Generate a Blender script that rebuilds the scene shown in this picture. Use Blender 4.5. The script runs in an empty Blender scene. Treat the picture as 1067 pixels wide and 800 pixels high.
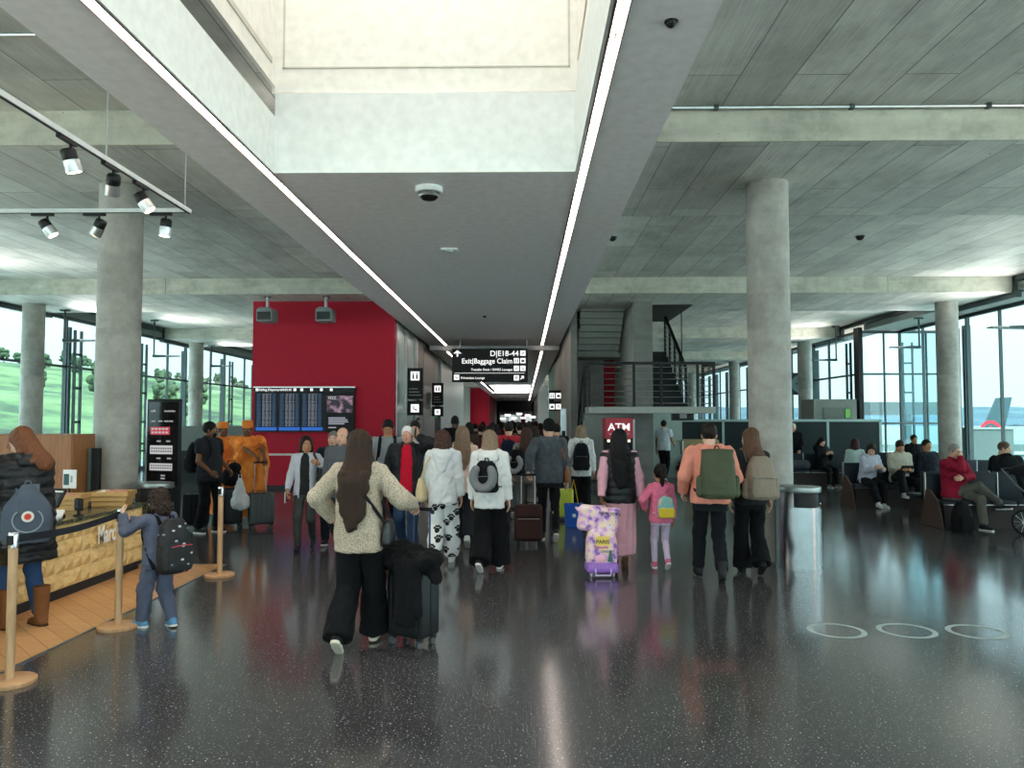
import bpy, bmesh, math, random
import numpy as np
from mathutils import Vector, Matrix, Euler, noise as mnoise

scene = bpy.context.scene
PI = math.pi
random.seed(7)

# ------------------------------------------------------------------ camera
cam_data = bpy.data.cameras.new('camera')
cam_data.sensor_fit = 'HORIZONTAL'
cam_data.sensor_width = 36.0
cam_data.lens = 36.0 * 800 / 1067
cam_data.clip_start = 0.05
cam_data.clip_end = 6000
cam = bpy.data.objects.new('camera', cam_data)
scene.collection.objects.link(cam)
cam.location = (0, 0, 1.8)
cam.rotation_euler = (PI / 2 + math.atan(38 / 800), 0, math.atan(12.5 / 800))
scene.camera = cam

# ------------------------------------------------------------------ colour management
scene.view_settings.view_transform = 'Standard'
scene.view_settings.look = 'None'
scene.view_settings.gamma = 1.0
scene.view_settings.use_curve_mapping = False
scene.view_settings.exposure = 0.8
scene.cycles.use_denoising = True
scene.cycles.max_bounces = 8
scene.cycles.diffuse_bounces = 5
scene.cycles.glossy_bounces = 4
scene.cycles.transparent_max_bounces = 16
scene.cycles.sample_clamp_indirect = 6.0
scene.cycles.caustics_reflective = False
scene.cycles.caustics_refractive = False

# ------------------------------------------------------------------ sky
SKY = 0.85
world = bpy.data.worlds.new('sky')
scene.world = world
world.use_nodes = True
nt = world.node_tree
nt.nodes.clear()


def wn(typ, **kw):
    x = nt.nodes.new('ShaderNode' + typ)
    for k, v in kw.items():
        if k in x.inputs.keys(): x.inputs[k].default_value = v
        else: setattr(x, k, v)
    return x


wo = wn('OutputWorld')
bg = wn('Background', Strength=SKY)
tc = wn('TexCoord')
sx = wn('SeparateXYZ')
nt.links.new(tc.outputs['Generated'], sx.inputs[0])


def wramp(src, stops):
    cr = wn('ValToRGB')
    e = cr.color_ramp.elements
    while len(e) < len(stops): e.new(.5)
    for k, (p, c) in enumerate(stops):
        e[k].position = p; e[k].color = tuple(c) + (1,)
    nt.links.new(src, cr.inputs['Fac'])
    return cr.outputs['Color']


# bright hazy sky: paler and stronger towards the sun, which stands behind the viewer
up = wramp(sx.outputs['Z'], [(0, (1.05, 1.10, 1.10)), (.12, (1.22, 1.24, 1.22)), (.4, (1.62, 1.62, 1.60)), (1, (2.0, 2.0, 2.0))])
mr = wn('MapRange')
mr.inputs['From Min'].default_value = .75; mr.inputs['From Max'].default_value = -.5
nt.links.new(sx.outputs['Y'], mr.inputs['Value'])
az = wramp(mr.outputs[0], [(0, (1, 1, 1)), (.5, (2.6, 2.5, 2.4)), (1, (2.2, 2.1, 2.0))])
ml = wn('MixRGB', blend_type='MULTIPLY'); ml.inputs[0].default_value = 1
nt.links.new(up, ml.inputs[1]); nt.links.new(az, ml.inputs[2])
nt.links.new(ml.outputs[0], bg.inputs['Color'])
nt.links.new(bg.outputs[0], wo.inputs['Surface'])
world.cycles.sampling_method = 'MANUAL'
world.cycles.sample_map_resolution = 512

sun_d = bpy.data.lights.new('sun', 'SUN')
sun_d.energy = 4.5; sun_d.angle = .03; sun_d.color = (1, .97, .92)
sun_o = bpy.data.objects.new('sun', sun_d)
scene.collection.objects.link(sun_o)
sun_o.rotation_euler = Vector((-.12, .62, -.78)).to_track_quat('-Z', 'Y').to_euler()


def portal(name, loc, rot, sx_, sy_):
    l = bpy.data.lights.new(name, 'AREA')
    l.shape = 'RECTANGLE'
    l.size, l.size_y = sx_, sy_
    l.cycles.is_portal = True
    o = bpy.data.objects.new(name, l)
    o.location, o.rotation_euler = loc, rot
    scene.collection.objects.link(o)


# daylight portals sit in the openings: side glazing, skylight, unseen glazed end added for daylight
portal('daylight_portal_east', (13.9, 27, 2.4), (0, PI / 2, 0), 4.9, 66)
portal('daylight_portal_west', (-14.6, 27, 2.4), (0, -PI / 2, 0), 4.9, 66)
portal('daylight_portal_end', (0, -5.9, 2.4), (-PI / 2, 0, 0), 27, 4.9)

# ------------------------------------------------------------------ tagging


def tag(o, label=None, cat=None, group=None, kind=None):
    if label: o['label'] = label
    if cat: o['category'] = cat
    if group: o['group'] = group
    if kind: o['kind'] = kind
    return o


def thing(name, label, cat, loc=(0, 0, 0), rz=0.0, group=None):
    o = bpy.data.objects.new(name, None)
    o.empty_display_size = 0.1
    scene.collection.objects.link(o)
    o.location = loc
    o.rotation_euler = (0, 0, rz)
    return tag(o, label, cat, group)


# ------------------------------------------------------------------ materials


def lin(h):
    h = h.lstrip('#')
    v = [int(h[i:i + 2], 16) / 255 for i in (0, 2, 4)]
    return tuple((c / 12.92 if c <= .04045 else ((c + .055) / 1.055) ** 2.4) for c in v) + (1.0,)


class NT:
    """small wrapper to write node graphs tersely"""

    def __init__(s, name):
        s.m = bpy.data.materials.new(name)
        s.m.use_nodes = True
        s.t = s.m.node_tree
        s.b = s.t.nodes['Principled BSDF']
        s.out = s.t.nodes['Material Output']

    def n(s, typ, **kw):
        x = s.t.nodes.new('ShaderNode' + typ)
        for k, v in kw.items():
            if k in x.inputs.keys(): x.inputs[k].default_value = v
            else: setattr(x, k, v)
        return x

    def l(s, a, b): s.t.links.new(a, b)

    def coord(s, scale=(1, 1, 1), kind='Object', loc=(0, 0, 0), rot=(0, 0, 0)):
        t = s.n('TexCoord'); m = s.n('Mapping')
        m.inputs['Scale'].default_value = scale
        m.inputs['Location'].default_value = loc
        m.inputs['Rotation'].default_value = rot
        s.l(t.outputs[kind], m.inputs[0])
        return m.outputs[0]

    def noise(s, vec, scale=5, detail=4, rough=.5):
        x = s.n('TexNoise', Scale=scale, Detail=detail, Roughness=rough)
        s.l(vec, x.inputs['Vector'])
        return x.outputs['Fac']

    def ramp(s, fac, stops):
        r = s.n('ValToRGB')
        e = r.color_ramp.elements
        while len(e) < len(stops): e.new(.5)
        for k, (p, c) in enumerate(stops):
            e[k].position = p
            e[k].color = c if len(c) == 4 else tuple(c) + (1,)
        s.l(fac, r.inputs['Fac'])
        return r.outputs['Color']

    def mix(s, fac, a, b, mode='MIX'):
        x = s.n('MixRGB', blend_type=mode)
        for i, v in ((0, fac), (1, a), (2, b)):
            if hasattr(v, 'is_linked'): s.l(v, x.inputs[i])
            else: x.inputs[i].default_value = v
        return x.outputs[0]

    def math(s, op, a, b=0.0):
        x = s.n('Math', operation=op)
        for i, v in ((0, a), (1, b)):
            if hasattr(v, 'is_linked'): s.l(v, x.inputs[i])
            else: x.inputs[i].default_value = v
        return x.outputs[0]

    def bump(s, h, strength=.3, dist=.01):
        x = s.n('Bump', Strength=strength, Distance=dist)
        s.l(h, x.inputs['Height'])
        s.l(x.outputs[0], s.b.inputs['Normal'])

    def set(s, **kw):
        for k, v in kw.items():
            k = k.replace('_', ' ')
            if hasattr(v, 'is_linked'): s.l(v, s.b.inputs[k])
            else: s.b.inputs[k].default_value = v
        return s


_mc = {}


def plain(hexc, rough=.6, metal=0.0, var=.06, bump=0.0, bscale=200, name=None):
    """painted / plastic / cloth surface: a slight noise in colour and an optional fine bump"""
    key = (hexc, rough, metal, var, bump, bscale)
    if key in _mc: return _mc[key]
    a = NT(name or 'surface_' + hexc.strip('#'))
    c = lin(hexc)
    v = a.coord()
    f = a.noise(v, 9, 3)
    lo = tuple(x * (1 - var) for x in c[:3]); hi = tuple(min(1, x * (1 + var)) for x in c[:3])
    a.set(Base_Color=a.ramp(f, [(.3, lo), (.7, hi)]), Roughness=rough, Metallic=metal, Specular_IOR_Level=.5 if metal or rough < .36 else .28)
    if bump: a.bump(a.noise(v, bscale, 2), bump, .004)
    _mc[key] = a.m
    return a.m


def cloth(hexc, scale=240, bump=.35, rough=.9, var=.06):
    key = ('cloth', hexc, scale, bump, var)
    if key in _mc: return _mc[key]
    a = NT('cloth_' + hexc.strip('#'))
    c = lin(hexc)
    v = a.coord()
    f = a.noise(v, 14, 4)
    lo = tuple(x * (1 - var) for x in c[:3]); hi = tuple(min(1, x * (1 + var)) for x in c[:3])
    a.set(Base_Color=a.ramp(f, [(.3, lo), (.7, hi)]), Roughness=rough, Specular_IOR_Level=.2)
    h = a.noise(v, scale, 2)
    h2 = a.noise(a.coord((22, 22, 9)), 1, 3)
    a.bump(a.math('ADD', h, a.math('MULTIPLY', h2, 3)), bump, .004)
    _mc[key] = a.m
    return a.m


def emit(hexc, strength, name='lit'):
    key = ('emit', hexc, strength)
    if key in _mc: return _mc[key]
    a = NT(name)
    a.set(Base_Color=(0, 0, 0, 1), Emission_Color=lin(hexc), Emission_Strength=strength)
    _mc[key] = a.m
    return a.m


def concrete(name, hexc, plank=(2.6, .56), axis='Y', tint=.15):
    a = NT(name)
    c = lin(hexc)[:3]
    rot = (0, 0, PI / 2) if axis == 'Y' else (0, 0, 0)
    v = a.coord(rot=rot)
    br = a.n('TexBrick', Scale=1.0)
    br.inputs['Color1'].default_value = tuple(x * (1 - tint) for x in c) + (1,)
    br.inputs['Color2'].default_value = tuple(min(1, x * (1 + tint)) for x in c) + (1,)
    br.inputs['Mortar'].default_value = tuple(x * .42 for x in c) + (1,)
    br.inputs['Mortar Size'].default_value = .008
    br.inputs['Brick Width'].default_value = plank[0]
    br.inputs['Row Height'].default_value = plank[1]
    br.offset = .37
    a.l(v, br.inputs['Vector'])
    grain = a.noise(a.coord((60, 1.2, 6) if axis == 'Y' else (1.2, 60, 6)), 1, 4)
    blot = a.noise(a.coord((1, .6, 1)), 1.3 if tint > .04 else 2.2, 8, .72)
    col = a.mix(1.0, br.outputs['Color'], a.ramp(grain, [(.25, (.80, .80, .80)), (.75, (1.12, 1.12, 1.12))]), 'MULTIPLY')
    col = a.mix(1.0, col, a.ramp(blot, [(.32, (.70, .70, .69)), (.5, (1, 1, 1)), (.68, (1.2, 1.2, 1.17))]), 'MULTIPLY')
    pores = a.noise(a.coord(), 14, 2)
    col = a.mix(a.ramp(pores, [(.73, (0, 0, 0)), (.78, (1, 1, 1))]), col, tuple(x * .45 for x in c) + (1,))
    a.set(Base_Color=col, Roughness=.62)
    a.bump(a.math('ADD', grain, br.outputs['Fac']), .25, .006)
    return a.m


def column_concrete():
    a = NT('column_concrete')
    c = lin('a3a19b')[:3]
    blot = a.noise(a.coord((1.2, 1.2, .9)), 1.6, 7, .65)
    band = a.noise(a.coord((.4, .4, 12)), 1, 4)
    col = a.mix(1.0, c + (1,), a.ramp(blot, [(.3, (.70, .69, .67)), (.6, (1.05, 1.05, 1.04))]), 'MULTIPLY')
    col = a.mix(1.0, col, a.ramp(band, [(.35, (.96, .96, .96)), (.65, (1.03, 1.03, 1.03))]), 'MULTIPLY')
    spot_ = a.noise(a.coord((1, 1, 1)), 6, 6, .7)
    col = a.mix(1.0, col, a.ramp(spot_, [(.35, (.86, .85, .84)), (.6, (1.04, 1.04, 1.04))]), 'MULTIPLY')
    a.set(Base_Color=col, Roughness=.55)
    a.bump(blot, .15, .01)
    return a.m


def floor_mat():
    a = NT('speckled_rubber_floor')
    v = a.coord()
    base = a.ramp(a.noise(v, .5, 4), [(.3, (.047, .046, .050)), (.7, (.060, .058, .062))])
    col = base
    for sc_, lo, hi, thr, br_ in ((31.0, .07, .15, .25, 1.0), (58.0, .08, .17, .35, .6), (110.0, .1, .2, .3, .26)):
        vo = a.n('TexVoronoi', Scale=sc_, voronoi_dimensions='2D'); a.l(v, vo.inputs['Vector'])
        cell = a.n('SeparateColor'); a.l(vo.outputs['Color'], cell.inputs[0])
        size = a.math('ADD', a.math('MULTIPLY', cell.outputs[1], hi - lo), lo)
        pick = a.math('MULTIPLY', a.math('LESS_THAN', vo.outputs['Distance'], size), a.math('GREATER_THAN', cell.outputs[0], thr))
        chip = a.ramp(cell.outputs[2], [(0, (.14 * br_, .14 * br_, .14 * br_)), (.6, (.34 * br_, .34 * br_, .33 * br_)), (1, (.66 * br_, .65 * br_, .62 * br_))])
        col = a.mix(pick, col, chip)
    wear = a.noise(a.coord((1, .35, 1)), .8, 4)
    a.set(Base_Color=col, Roughness=a.ramp(wear, [(.3, (.12, .12, .12)), (.75, (.18, .18, .18))]), Specular_IOR_Level=1.15)
    a.bump(a.noise(v, 2.2, 2), .05, .02)
    return a.m


def wood(name, h1, h2, scale=(3, 40, 40), rough=.45):
    a = NT(name)
    g = a.noise(a.coord(scale), 1, 5, .6)
    a.set(Base_Color=a.ramp(g, [(.3, lin(h1)), (.7, lin(h2))]), Roughness=rough)
    a.bump(g, .08, .003)
    return a.m


def parquet():
    a = NT('oak_herringbone_floor')
    v = a.coord(rot=(0, 0, PI / 4))
    br = a.n('TexBrick', Scale=1.0)
    br.inputs['Color1'].default_value = lin('c2905f'); br.inputs['Color2'].default_value = lin('d6a878')
    br.inputs['Mortar'].default_value = lin('8a5c34')
    br.inputs['Mortar Size'].default_value = .003; br.inputs['Brick Width'].default_value = .9
    br.inputs['Row Height'].default_value = .15; br.offset = .33
    a.l(v, br.inputs['Vector'])
    g = a.noise(a.coord((4, 50, 4), rot=(0, 0, PI / 4)), 1, 4)
    col = a.mix(1.0, br.outputs['Color'], a.ramp(g, [(.3, (.86, .84, .8)), (.7, (1.08, 1.06, 1.04))]), 'MULTIPLY')
    a.set(Base_Color=col, Roughness=.35)
    return a.m


def glass(name='clear_glass', tint=(.765, .935, .975), refl=.07):
    a = NT(name)
    tr = a.n('BsdfTransparent'); tr.inputs[0].default_value = tint + (1,)
    gl = a.n('BsdfGlossy', Roughness=.02); gl.inputs[0].default_value = (1, 1, 1, 1)
    lw = a.n('LayerWeight', Blend=.5)
    fr = a.math('ADD', a.math('MULTIPLY', a.math('POWER', lw.outputs['Facing'], 5.0), .45), .03)
    mx = a.n('MixShader')
    a.l(fr, mx.inputs[0]); a.l(tr.outputs[0], mx.inputs[1]); a.l(gl.outputs[0], mx.inputs[2])
    a.l(mx.outputs[0], a.out.inputs['Surface'])
    return a.m


M = dict(
    slab=concrete('board_marked_concrete', 'c2c3bd'),
    beam=concrete('beam_concrete', 'bcbbae', plank=(9.0, 2.0), axis='X', tint=.03),
    wallcon=concrete('wall_concrete', 'aeada8', plank=(2.4, 1.2), axis='X', tint=.05),
    column=column_concrete(),
    floor=floor_mat(), parquet=parquet(), glass=glass(),
    soffit=plain('efedef', .5, name='grey_soffit_paint'),
    white=plain('dfe4e1', .5, name='white_lining'),
    cream=plain('eae8e0', .6, name='cream_shaft'),
    red=plain('ad0f2b', .62, name='red_wall_paint', var=.04),
    steel=plain('3b4749', .4, .3, name='grey_green_steel'),
    black=plain('0d0e10', .45, name='black_coating'),
    satin=plain('1b1c1f', .6, name='dark_plastic'),
    alu=plain('b9bcbd', .3, .9, name='brushed_aluminium'),
    chrome=plain('d8dadb', .12, 1.0, name='chrome'),
    inox=plain('9da0a2', .24, 1.0, name='stainless_steel'),
    rubber=plain('15161a', .8, name='rubber'),
    white_plastic=plain('e4e6e6', .4, name='white_plastic'),
    postwood=wood('ash_wood', 'a98460', 'caa67f', (40, 40, 4)),
    basewood=wood('ash_wood_disc', 'b98b63', 'd0a57c', (4, 40, 4)),
    cabinet=wood('oak_cabinet', '7d4f2c', '9c6a3f', (40, 40, 3)),
    facet=wood('faceted_oak', 'cba668', 'e4c88f', (8, 8, 30), .5),
    text=emit('f4f4f2', .75, 'white_sign_lettering'),
)

# ------------------------------------------------------------------ mesh helper


class MB:
    def __init__(s): s.v, s.f = [], []

    def add(s, vs, fs, m=None):
        k = len(s.v)
        if m is not None: vs = [tuple(m @ Vector(v)) for v in vs]
        s.v += [tuple(v) for v in vs]
        s.f += [tuple(i + k for i in f) for f in fs]
        return s

    def box(s, x0, x1, y0, y1, z0, z1, m=None):
        return s.add([(x0, y0, z0), (x1, y0, z0), (x1, y1, z0), (x0, y1, z0), (x0, y0, z1), (x1, y0, z1), (x1, y1, z1), (x0, y1, z1)],
                     [(3, 2, 1, 0), (4, 5, 6, 7), (0, 1, 5, 4), (1, 2, 6, 5), (2, 3, 7, 6), (3, 0, 4, 7)], m)

    def cbox(s, c, d, m=None):
        return s.box(c[0] - d[0] / 2, c[0] + d[0] / 2, c[1] - d[1] / 2, c[1] + d[1] / 2, c[2] - d[2] / 2, c[2] + d[2] / 2, m)

    def lathe(s, prof, n=24, m=None, sx_=1, sy_=1):
        """prof: (radius, z) from bottom to top"""
        vs, fs = [], []
        for r, z in prof:
            for i in range(n):
                t = 2 * PI * i / n
                vs.append((r * math.cos(t) * sx_, r * math.sin(t) * sy_, z))
        for j in range(len(prof) - 1):
            for i in range(n):
                a, b = j * n + i, j * n + (i + 1) % n
                fs.append((a, b, b + n, a + n))
        fs.append(tuple(range(n - 1, -1, -1)))
        fs.append(tuple(range((len(prof) - 1) * n, len(prof) * n)))
        return s.add(vs, fs, m)

    def tube(s, pts, r, n=8, r2=None):
        pts = [Vector(p) for p in pts]
        prev = None
        vs, fs = [], []
        for i, p in enumerate(pts):
            d = ((pts[min(i + 1, len(pts) - 1)] - pts[max(i - 1, 0)])).normalized()
            if prev is None:
                u = d.orthogonal().normalized()
            else:
                u = (prev - d * prev.dot(d)).normalized()
            prev = u
            w = d.cross(u)
            rr = r if r2 is None else r + (r2 - r) * i / (len(pts) - 1)
            for k in range(n):
                t = 2 * PI * k / n
                vs.append(p + u * (rr * math.cos(t)) + w * (rr * math.sin(t)))
        for i in range(len(pts) - 1):
            for k in range(n):
                a, b = i * n + k, i * n + (k + 1) % n
                fs.append((a, b, b + n, a + n))
        fs.append(tuple(range(n - 1, -1, -1)))
        fs.append(tuple(range((len(pts) - 1) * n, len(pts) * n)))
        return s.add(vs, fs)

    def prism(s, poly, h, m=None):
        """poly in XY, extruded along +Z by h, then placed by m"""
        n = len(poly)
        vs = [(x, y, 0) for x, y in poly] + [(x, y, h) for x, y in poly]
        fs = [tuple(range(n - 1, -1, -1)), tuple(range(n, 2 * n))] + [(i, (i + 1) % n, (i + 1) % n + n, i + n) for i in range(n)]
        return s.add(vs, fs, m)

    def ball(s, c, r, n=14, k=9, m=None):
        if not hasattr(r, '__len__'): r = (r, r, r)
        vs, fs = [], []
        for j in range(1, k):
            ph = PI * j / k
            for i in range(n):
                t = 2 * PI * i / n
                vs.append((c[0] + r[0] * math.sin(ph) * math.cos(t), c[1] + r[1] * math.sin(ph) * math.sin(t), c[2] - r[2] * math.cos(ph)))
        for j in range(k - 2):
            for i in range(n):
                a, b = j * n + i, j * n + (i + 1) % n
                fs.append((a, b, b + n, a + n))
        vs += [(c[0], c[1], c[2] - r[2]), (c[0], c[1], c[2] + r[2])]
        q = (k - 1) * n
        for i in range(n):
            fs.append((q, (i + 1) % n, i))
            fs.append((q + 1, (k - 2) * n + i, (k - 2) * n + (i + 1) % n))
        return s.add(vs, fs, m)

    def mesh(s, name):
        me = bpy.data.meshes.new(name)
        me.from_pydata(s.v, [], s.f)
        return me

    def build(s, name, mat, parent=None, bevel=0.0, smooth=False, seg=2, label=None, kind=None):
        me = s.mesh(name)
        if bevel or smooth:
            bm = bmesh.new(); bm.from_mesh(me)
            if bevel:
                bmesh.ops.bevel(bm, geom=[e for e in bm.edges if len(e.link_faces) == 2 and e.calc_face_angle(0) > .5], offset=bevel,
                                segments=seg, affect='EDGES', profile=.5, clamp_overlap=True)
            bmesh.ops.recalc_face_normals(bm, faces=bm.faces)
            bm.to_mesh(me); bm.free()
        me.materials.append(mat)
        if smooth:
            me.shade_smooth()
            if smooth == 'auto':
                me.set_sharp_from_angle(angle=.7)
        o = bpy.data.objects.new(name, me)
        scene.collection.objects.link(o)
        if parent is not None: o.parent = parent
        if label: o['label'] = label
        if kind: o['kind'] = kind
        return o


def rbox(d, c, r, mat, name, parent, seg=3, **kw):
    return MB().cbox(c, d).build(name, mat, parent, bevel=r, smooth='auto', seg=seg, **kw)


def struct(name, mb, mat, parent=None, **kw):
    return tag(mb.build(name, mat, parent, **kw), kind='structure' if parent is None else None)


def text(name, body, size, loc, rot, mat, parent, align='LEFT', ext=.0015, sx_=1.0):
    cu = bpy.data.curves.new(name, 'FONT')
    cu.body = body; cu.size = size; cu.align_x = align; cu.align_y = 'BOTTOM_BASELINE'
    cu.extrude = ext
    cu.offset = size * .010
    cu.materials.append(mat)
    tmp = bpy.data.objects.new(name, cu)
    scene.collection.objects.link(tmp)
    me = bpy.data.meshes.new_from_object(tmp.evaluated_get(bpy.context.evaluated_depsgraph_get()))
    bpy.data.objects.remove(tmp)
    me.name = name
    o = bpy.data.objects.new(name, me)
    scene.collection.objects.link(o)
    o.location = loc; o.rotation_euler = rot; o.scale = (sx_, 1, 1)
    o.parent = parent
    return o


def copy_tree(o, parent=None):
    c = o.copy()
    scene.collection.objects.link(c)
    if parent is not None: c.parent = parent
    for ch in list(o.children): copy_tree(ch, c)
    return c
# ================================================================== the building
HALL_N = 110.0
X_IN_L, X_IN_R = -3.36, 1.26          # edges of the dropped corridor ceiling
Z_SOF, Z_BEAM, Z_SLAB = 4.45, 4.96, 5.36

struct('floor', MB().box(-14.3, 13.6, -6, HALL_N, -.3, 0), M['floor'])
struct('floor_parquet', MB().box(-9.0, -3.74, 0.0, 9.62, 0, .006), M['parquet'])
struct('trim_1', MB().box(-3.74, -3.72, 0.0, 9.64, 0, .008).box(-9, -3.72, 9.62, 9.64, 0, .008), M['alu'])

# coffered concrete slab: deep transverse bands alternate with raised bays
mb = MB(); bb = MB()
for k in range(-1, 10):
    y0 = 8.6 + 10.4 * k; y1 = y0 + 3.2
    for xa, xb in ((-13.95, X_IN_L), (X_IN_R, 12.1)):
        mb.box(xa, xb, y0 + .03, y1 - .03, Z_BEAM, Z_SLAB - .02)
        bb.box(xa, xb, y0, y0 + .03, Z_BEAM, Z_SLAB)
        bb.box(xa, xb, y1 - .03, y1, Z_BEAM, Z_SLAB)
mb.box(-14.3, X_IN_L - .02, -6, HALL_N, Z_SLAB, 5.7).box(X_IN_R + .02, 13.6, -6, HALL_N, Z_SLAB, 5.7)
mb.box(-3.4, 1.3, 10.2, 54, Z_SLAB, 5.7).box(-3.4, 1.3, 71, HALL_N, Z_SLAB, 5.7).box(-3.4, 1.3, -6, -1.0, Z_SLAB, 5.7)
mb.box(-3.4, -2.74, -1, 10.2, 5.42, 5.7).box(.62, 1.3, -1, 10.2, 5.42, 5.7)
struct('ceiling_slab', mb, M['slab'])
struct('ceiling_beam_faces', bb, M['beam'])
# soffit strips beyond the slab edge, running out to the glazing
struct('ceiling_edge_east', MB().box(12.1, 13.6, -6, 27.4, 5.0, 5.2), plain('7d8583', .6))
struct('ceiling_edge_west', MB().box(-14.3, -13.95, -6, 60, 5.0, 5.2), plain('7d8583', .6))
tr = MB()
for k in range(-1, 6):
    y0 = 8.6 + 10.4 * k; y1 = y0 + 3.2
    for x, yl in ((12.12, 60), (-13.98, 60)):
        if y0 > yl: continue
        tr.box(x - .07, x + .07, y0, y1, Z_BEAM - .14, Z_BEAM - .01)
        tr.box(x - .07, x + .07, y1, y0 + 10.4, Z_SLAB - .14, Z_SLAB - .01)
        tr.box(x - .07, x + .07, y0 - .13, y0, Z_BEAM - .14, Z_SLAB)
        tr.box(x - .07, x + .07, y1, y1 + .13, Z_BEAM - .14, Z_SLAB)
struct('trim_2', tr, M['steel'])

# columns
n_col = 0
for x in (-13.35, -5.45, 3.25, 11.3):
    for k in range(0, 5):
        y = 10.2 + 10.4 * k
        if x == -5.45 and k not in (0, 4): continue
        if x == 3.25 and k not in (0, 3, 4): continue
        if x in (-13.35, 11.3) and k == 0: continue
        c = MB().lathe([(.275, 0), (.275, 3.0), (.27, 3.006), (.275, 3.012), (.275, Z_BEAM + .01)], 48, Matrix.Translation((x, y, 0)))
        struct('column', c, M['column'], smooth='auto')

# dropped corridor ceiling with its skylight opening
sk0, sk1 = -1.0, 8.1
XL, XR = -2.68, .55
sof = MB()
sof.box(X_IN_L, XL - .13, -6, 27.2, Z_SOF, 4.5).box(XR + .13, X_IN_R, -6, 27.2, Z_SOF, 4.5)
sof.box(XL - .02, XR + .02, sk1, 27.2, Z_SOF, 4.5)
sof.box(XL - .02, XR + .02, -6, sk0, Z_SOF, 4.5)
sof.box(X_IN_L, X_IN_L + .03, -6, 27.2, 4.5, Z_SLAB).box(X_IN_R - .03, X_IN_R, -6, 27.2, 4.5, Z_SLAB)
struct('ceiling_soffit', sof, M['soffit'])
lin_mb = MB()
lin_mb.box(XL - .02, XL, sk0, sk1, Z_SOF, 5.07).box(XR, XR + .02, sk0, sk1, Z_SOF, 5.30)
lin_mb.box(XL, XR, sk1 - .02, sk1, Z_SOF, 5.32).box(XL, XR, sk0, sk0 + .02, Z_SOF, 5.3)
struct('trim_3', lin_mb, M['white'])
sh = MB()
sh.box(-2.74, -2.70, sk0 - .1, 8.3, 5.42, 7.6).box(.58, .62, sk0 - .1, 8.3, 5.42, 7.6)
sh.box(-2.74, .62, 8.14, 8.18, 5.36, 7.6).box(-2.74, .62, sk0 - .1, sk0 - .06, 5.4, 7.6)
struct('wall_skylight', sh, M['cream'])
dif = NT('opal_sun_diffuser')  # opal pane out of view, added to spread the sun instead of a floor patch
tl_ = dif.n('BsdfTranslucent'); tl_.inputs[0].default_value = (.60, .60, .60, 1)
dif.l(tl_.outputs[0], dif.out.inputs['Surface'])
struct('window_skylight', MB().box(-2.74, .62, sk0 - .1, 8.18, 7.6, 7.62), dif.m)
pn = MB()      # raised panel on the shaft walls
for z0, z1 in ((5.62, 5.635),):
    pn.box(-2.62, .5, 8.128, 8.14, z0, z1)
pn.box(-2.62, -2.60, 8.128, 8.14, 5.62, 7.6).box(.48, .5, 8.128, 8.14, 5.62, 7.6)
pn.box(-2.70, -2.688, sk0, 8.0, 5.62, 5.68).box(.57, .58, sk0, 8.0, 5.62, 5.68)
struct('trim_4', pn, plain('c9c6ba', .6))
struct('ceiling_void', MB().box(-3.3, -3.26, sk0, 10, 4.5, 5.42).box(1.18, 1.2, sk0, 10, 4.5, 5.42).box(-3.3, 1.2, 9.0, 9.04, 4.5, 5.42), M['slab'])
# lower corridor ceiling beyond, a second skylight far down the hall
c2 = MB()
c2.box(X_IN_L, X_IN_R, 27.2, 54, 4.3, 4.5).box(X_IN_L, XL, 54, 70, 4.3, 4.5).box(XR, X_IN_R, 54, 70, 4.3, 4.5).box(X_IN_L, X_IN_R, 70, HALL_N, 4.3, 4.5)
struct('ceiling_corridor', c2, M['soffit'])
struct('trim_5', MB().box(XL, XR, 69.98, 70, 4.3, 5.7).box(XL - .02, XL, 54, 70, 4.3, 5.7).box(XR, XR + .02, 54, 70, 4.3, 5.7), M['white'])

# red-fronted block on the left of the corridor
struct('wall_red', MB().box(-7.2, -3.42, 20.2, 20.4, 0, Z_BEAM), M['red'])
struct('baseboard_red', MB().box(-7.2, -3.42, 20.185, 20.2, 0, .1), M['black'])
struct('trim_6', MB().box(-7.2, -3.42, 20.17, 20.2, .88, .93), plain('d9c8c8', .4))
bz = plain('7b6f62', .38, .5, name='bronze_panel')
pale = plain('b9c7c0', .35, name='pale_glass_panel')
struct('wall_west_block', MB().box(-7.2, -3.5, 20.4, 44, 0, Z_BEAM), plain('a9b3ae', .6))
tp = MB(); tb = MB(); ta = MB()
for y0, y1 in ((20.75, 22.1), (22.5, 24.0)): tp.box(-3.5, -3.46, y0, y1, .1, 4.3)
tp.box(-3.5, -3.44, 31.8, 43.6, .1, 4.3)
for y0, y1 in ((24.6, 26.0), (26.1, 29.4)): tb.box(-3.5, -3.42, y0, y1, 0, 4.35)
for y in (20.42, 22.12, 24.05): ta.box(-3.5, -3.38, y, y + .36, 0, 4.4)
ta.box(-3.5, -3.4, 31.5, 31.8, 0, 4.4)
struct('trim_7', tp, pale); struct('trim_8', tb, bz); struct('trim_9', ta, M['alu'])
struct('door_1', MB().box(-3.5, -3.47, 29.6, 31.4, 0, 2.6), M['satin'])
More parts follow.
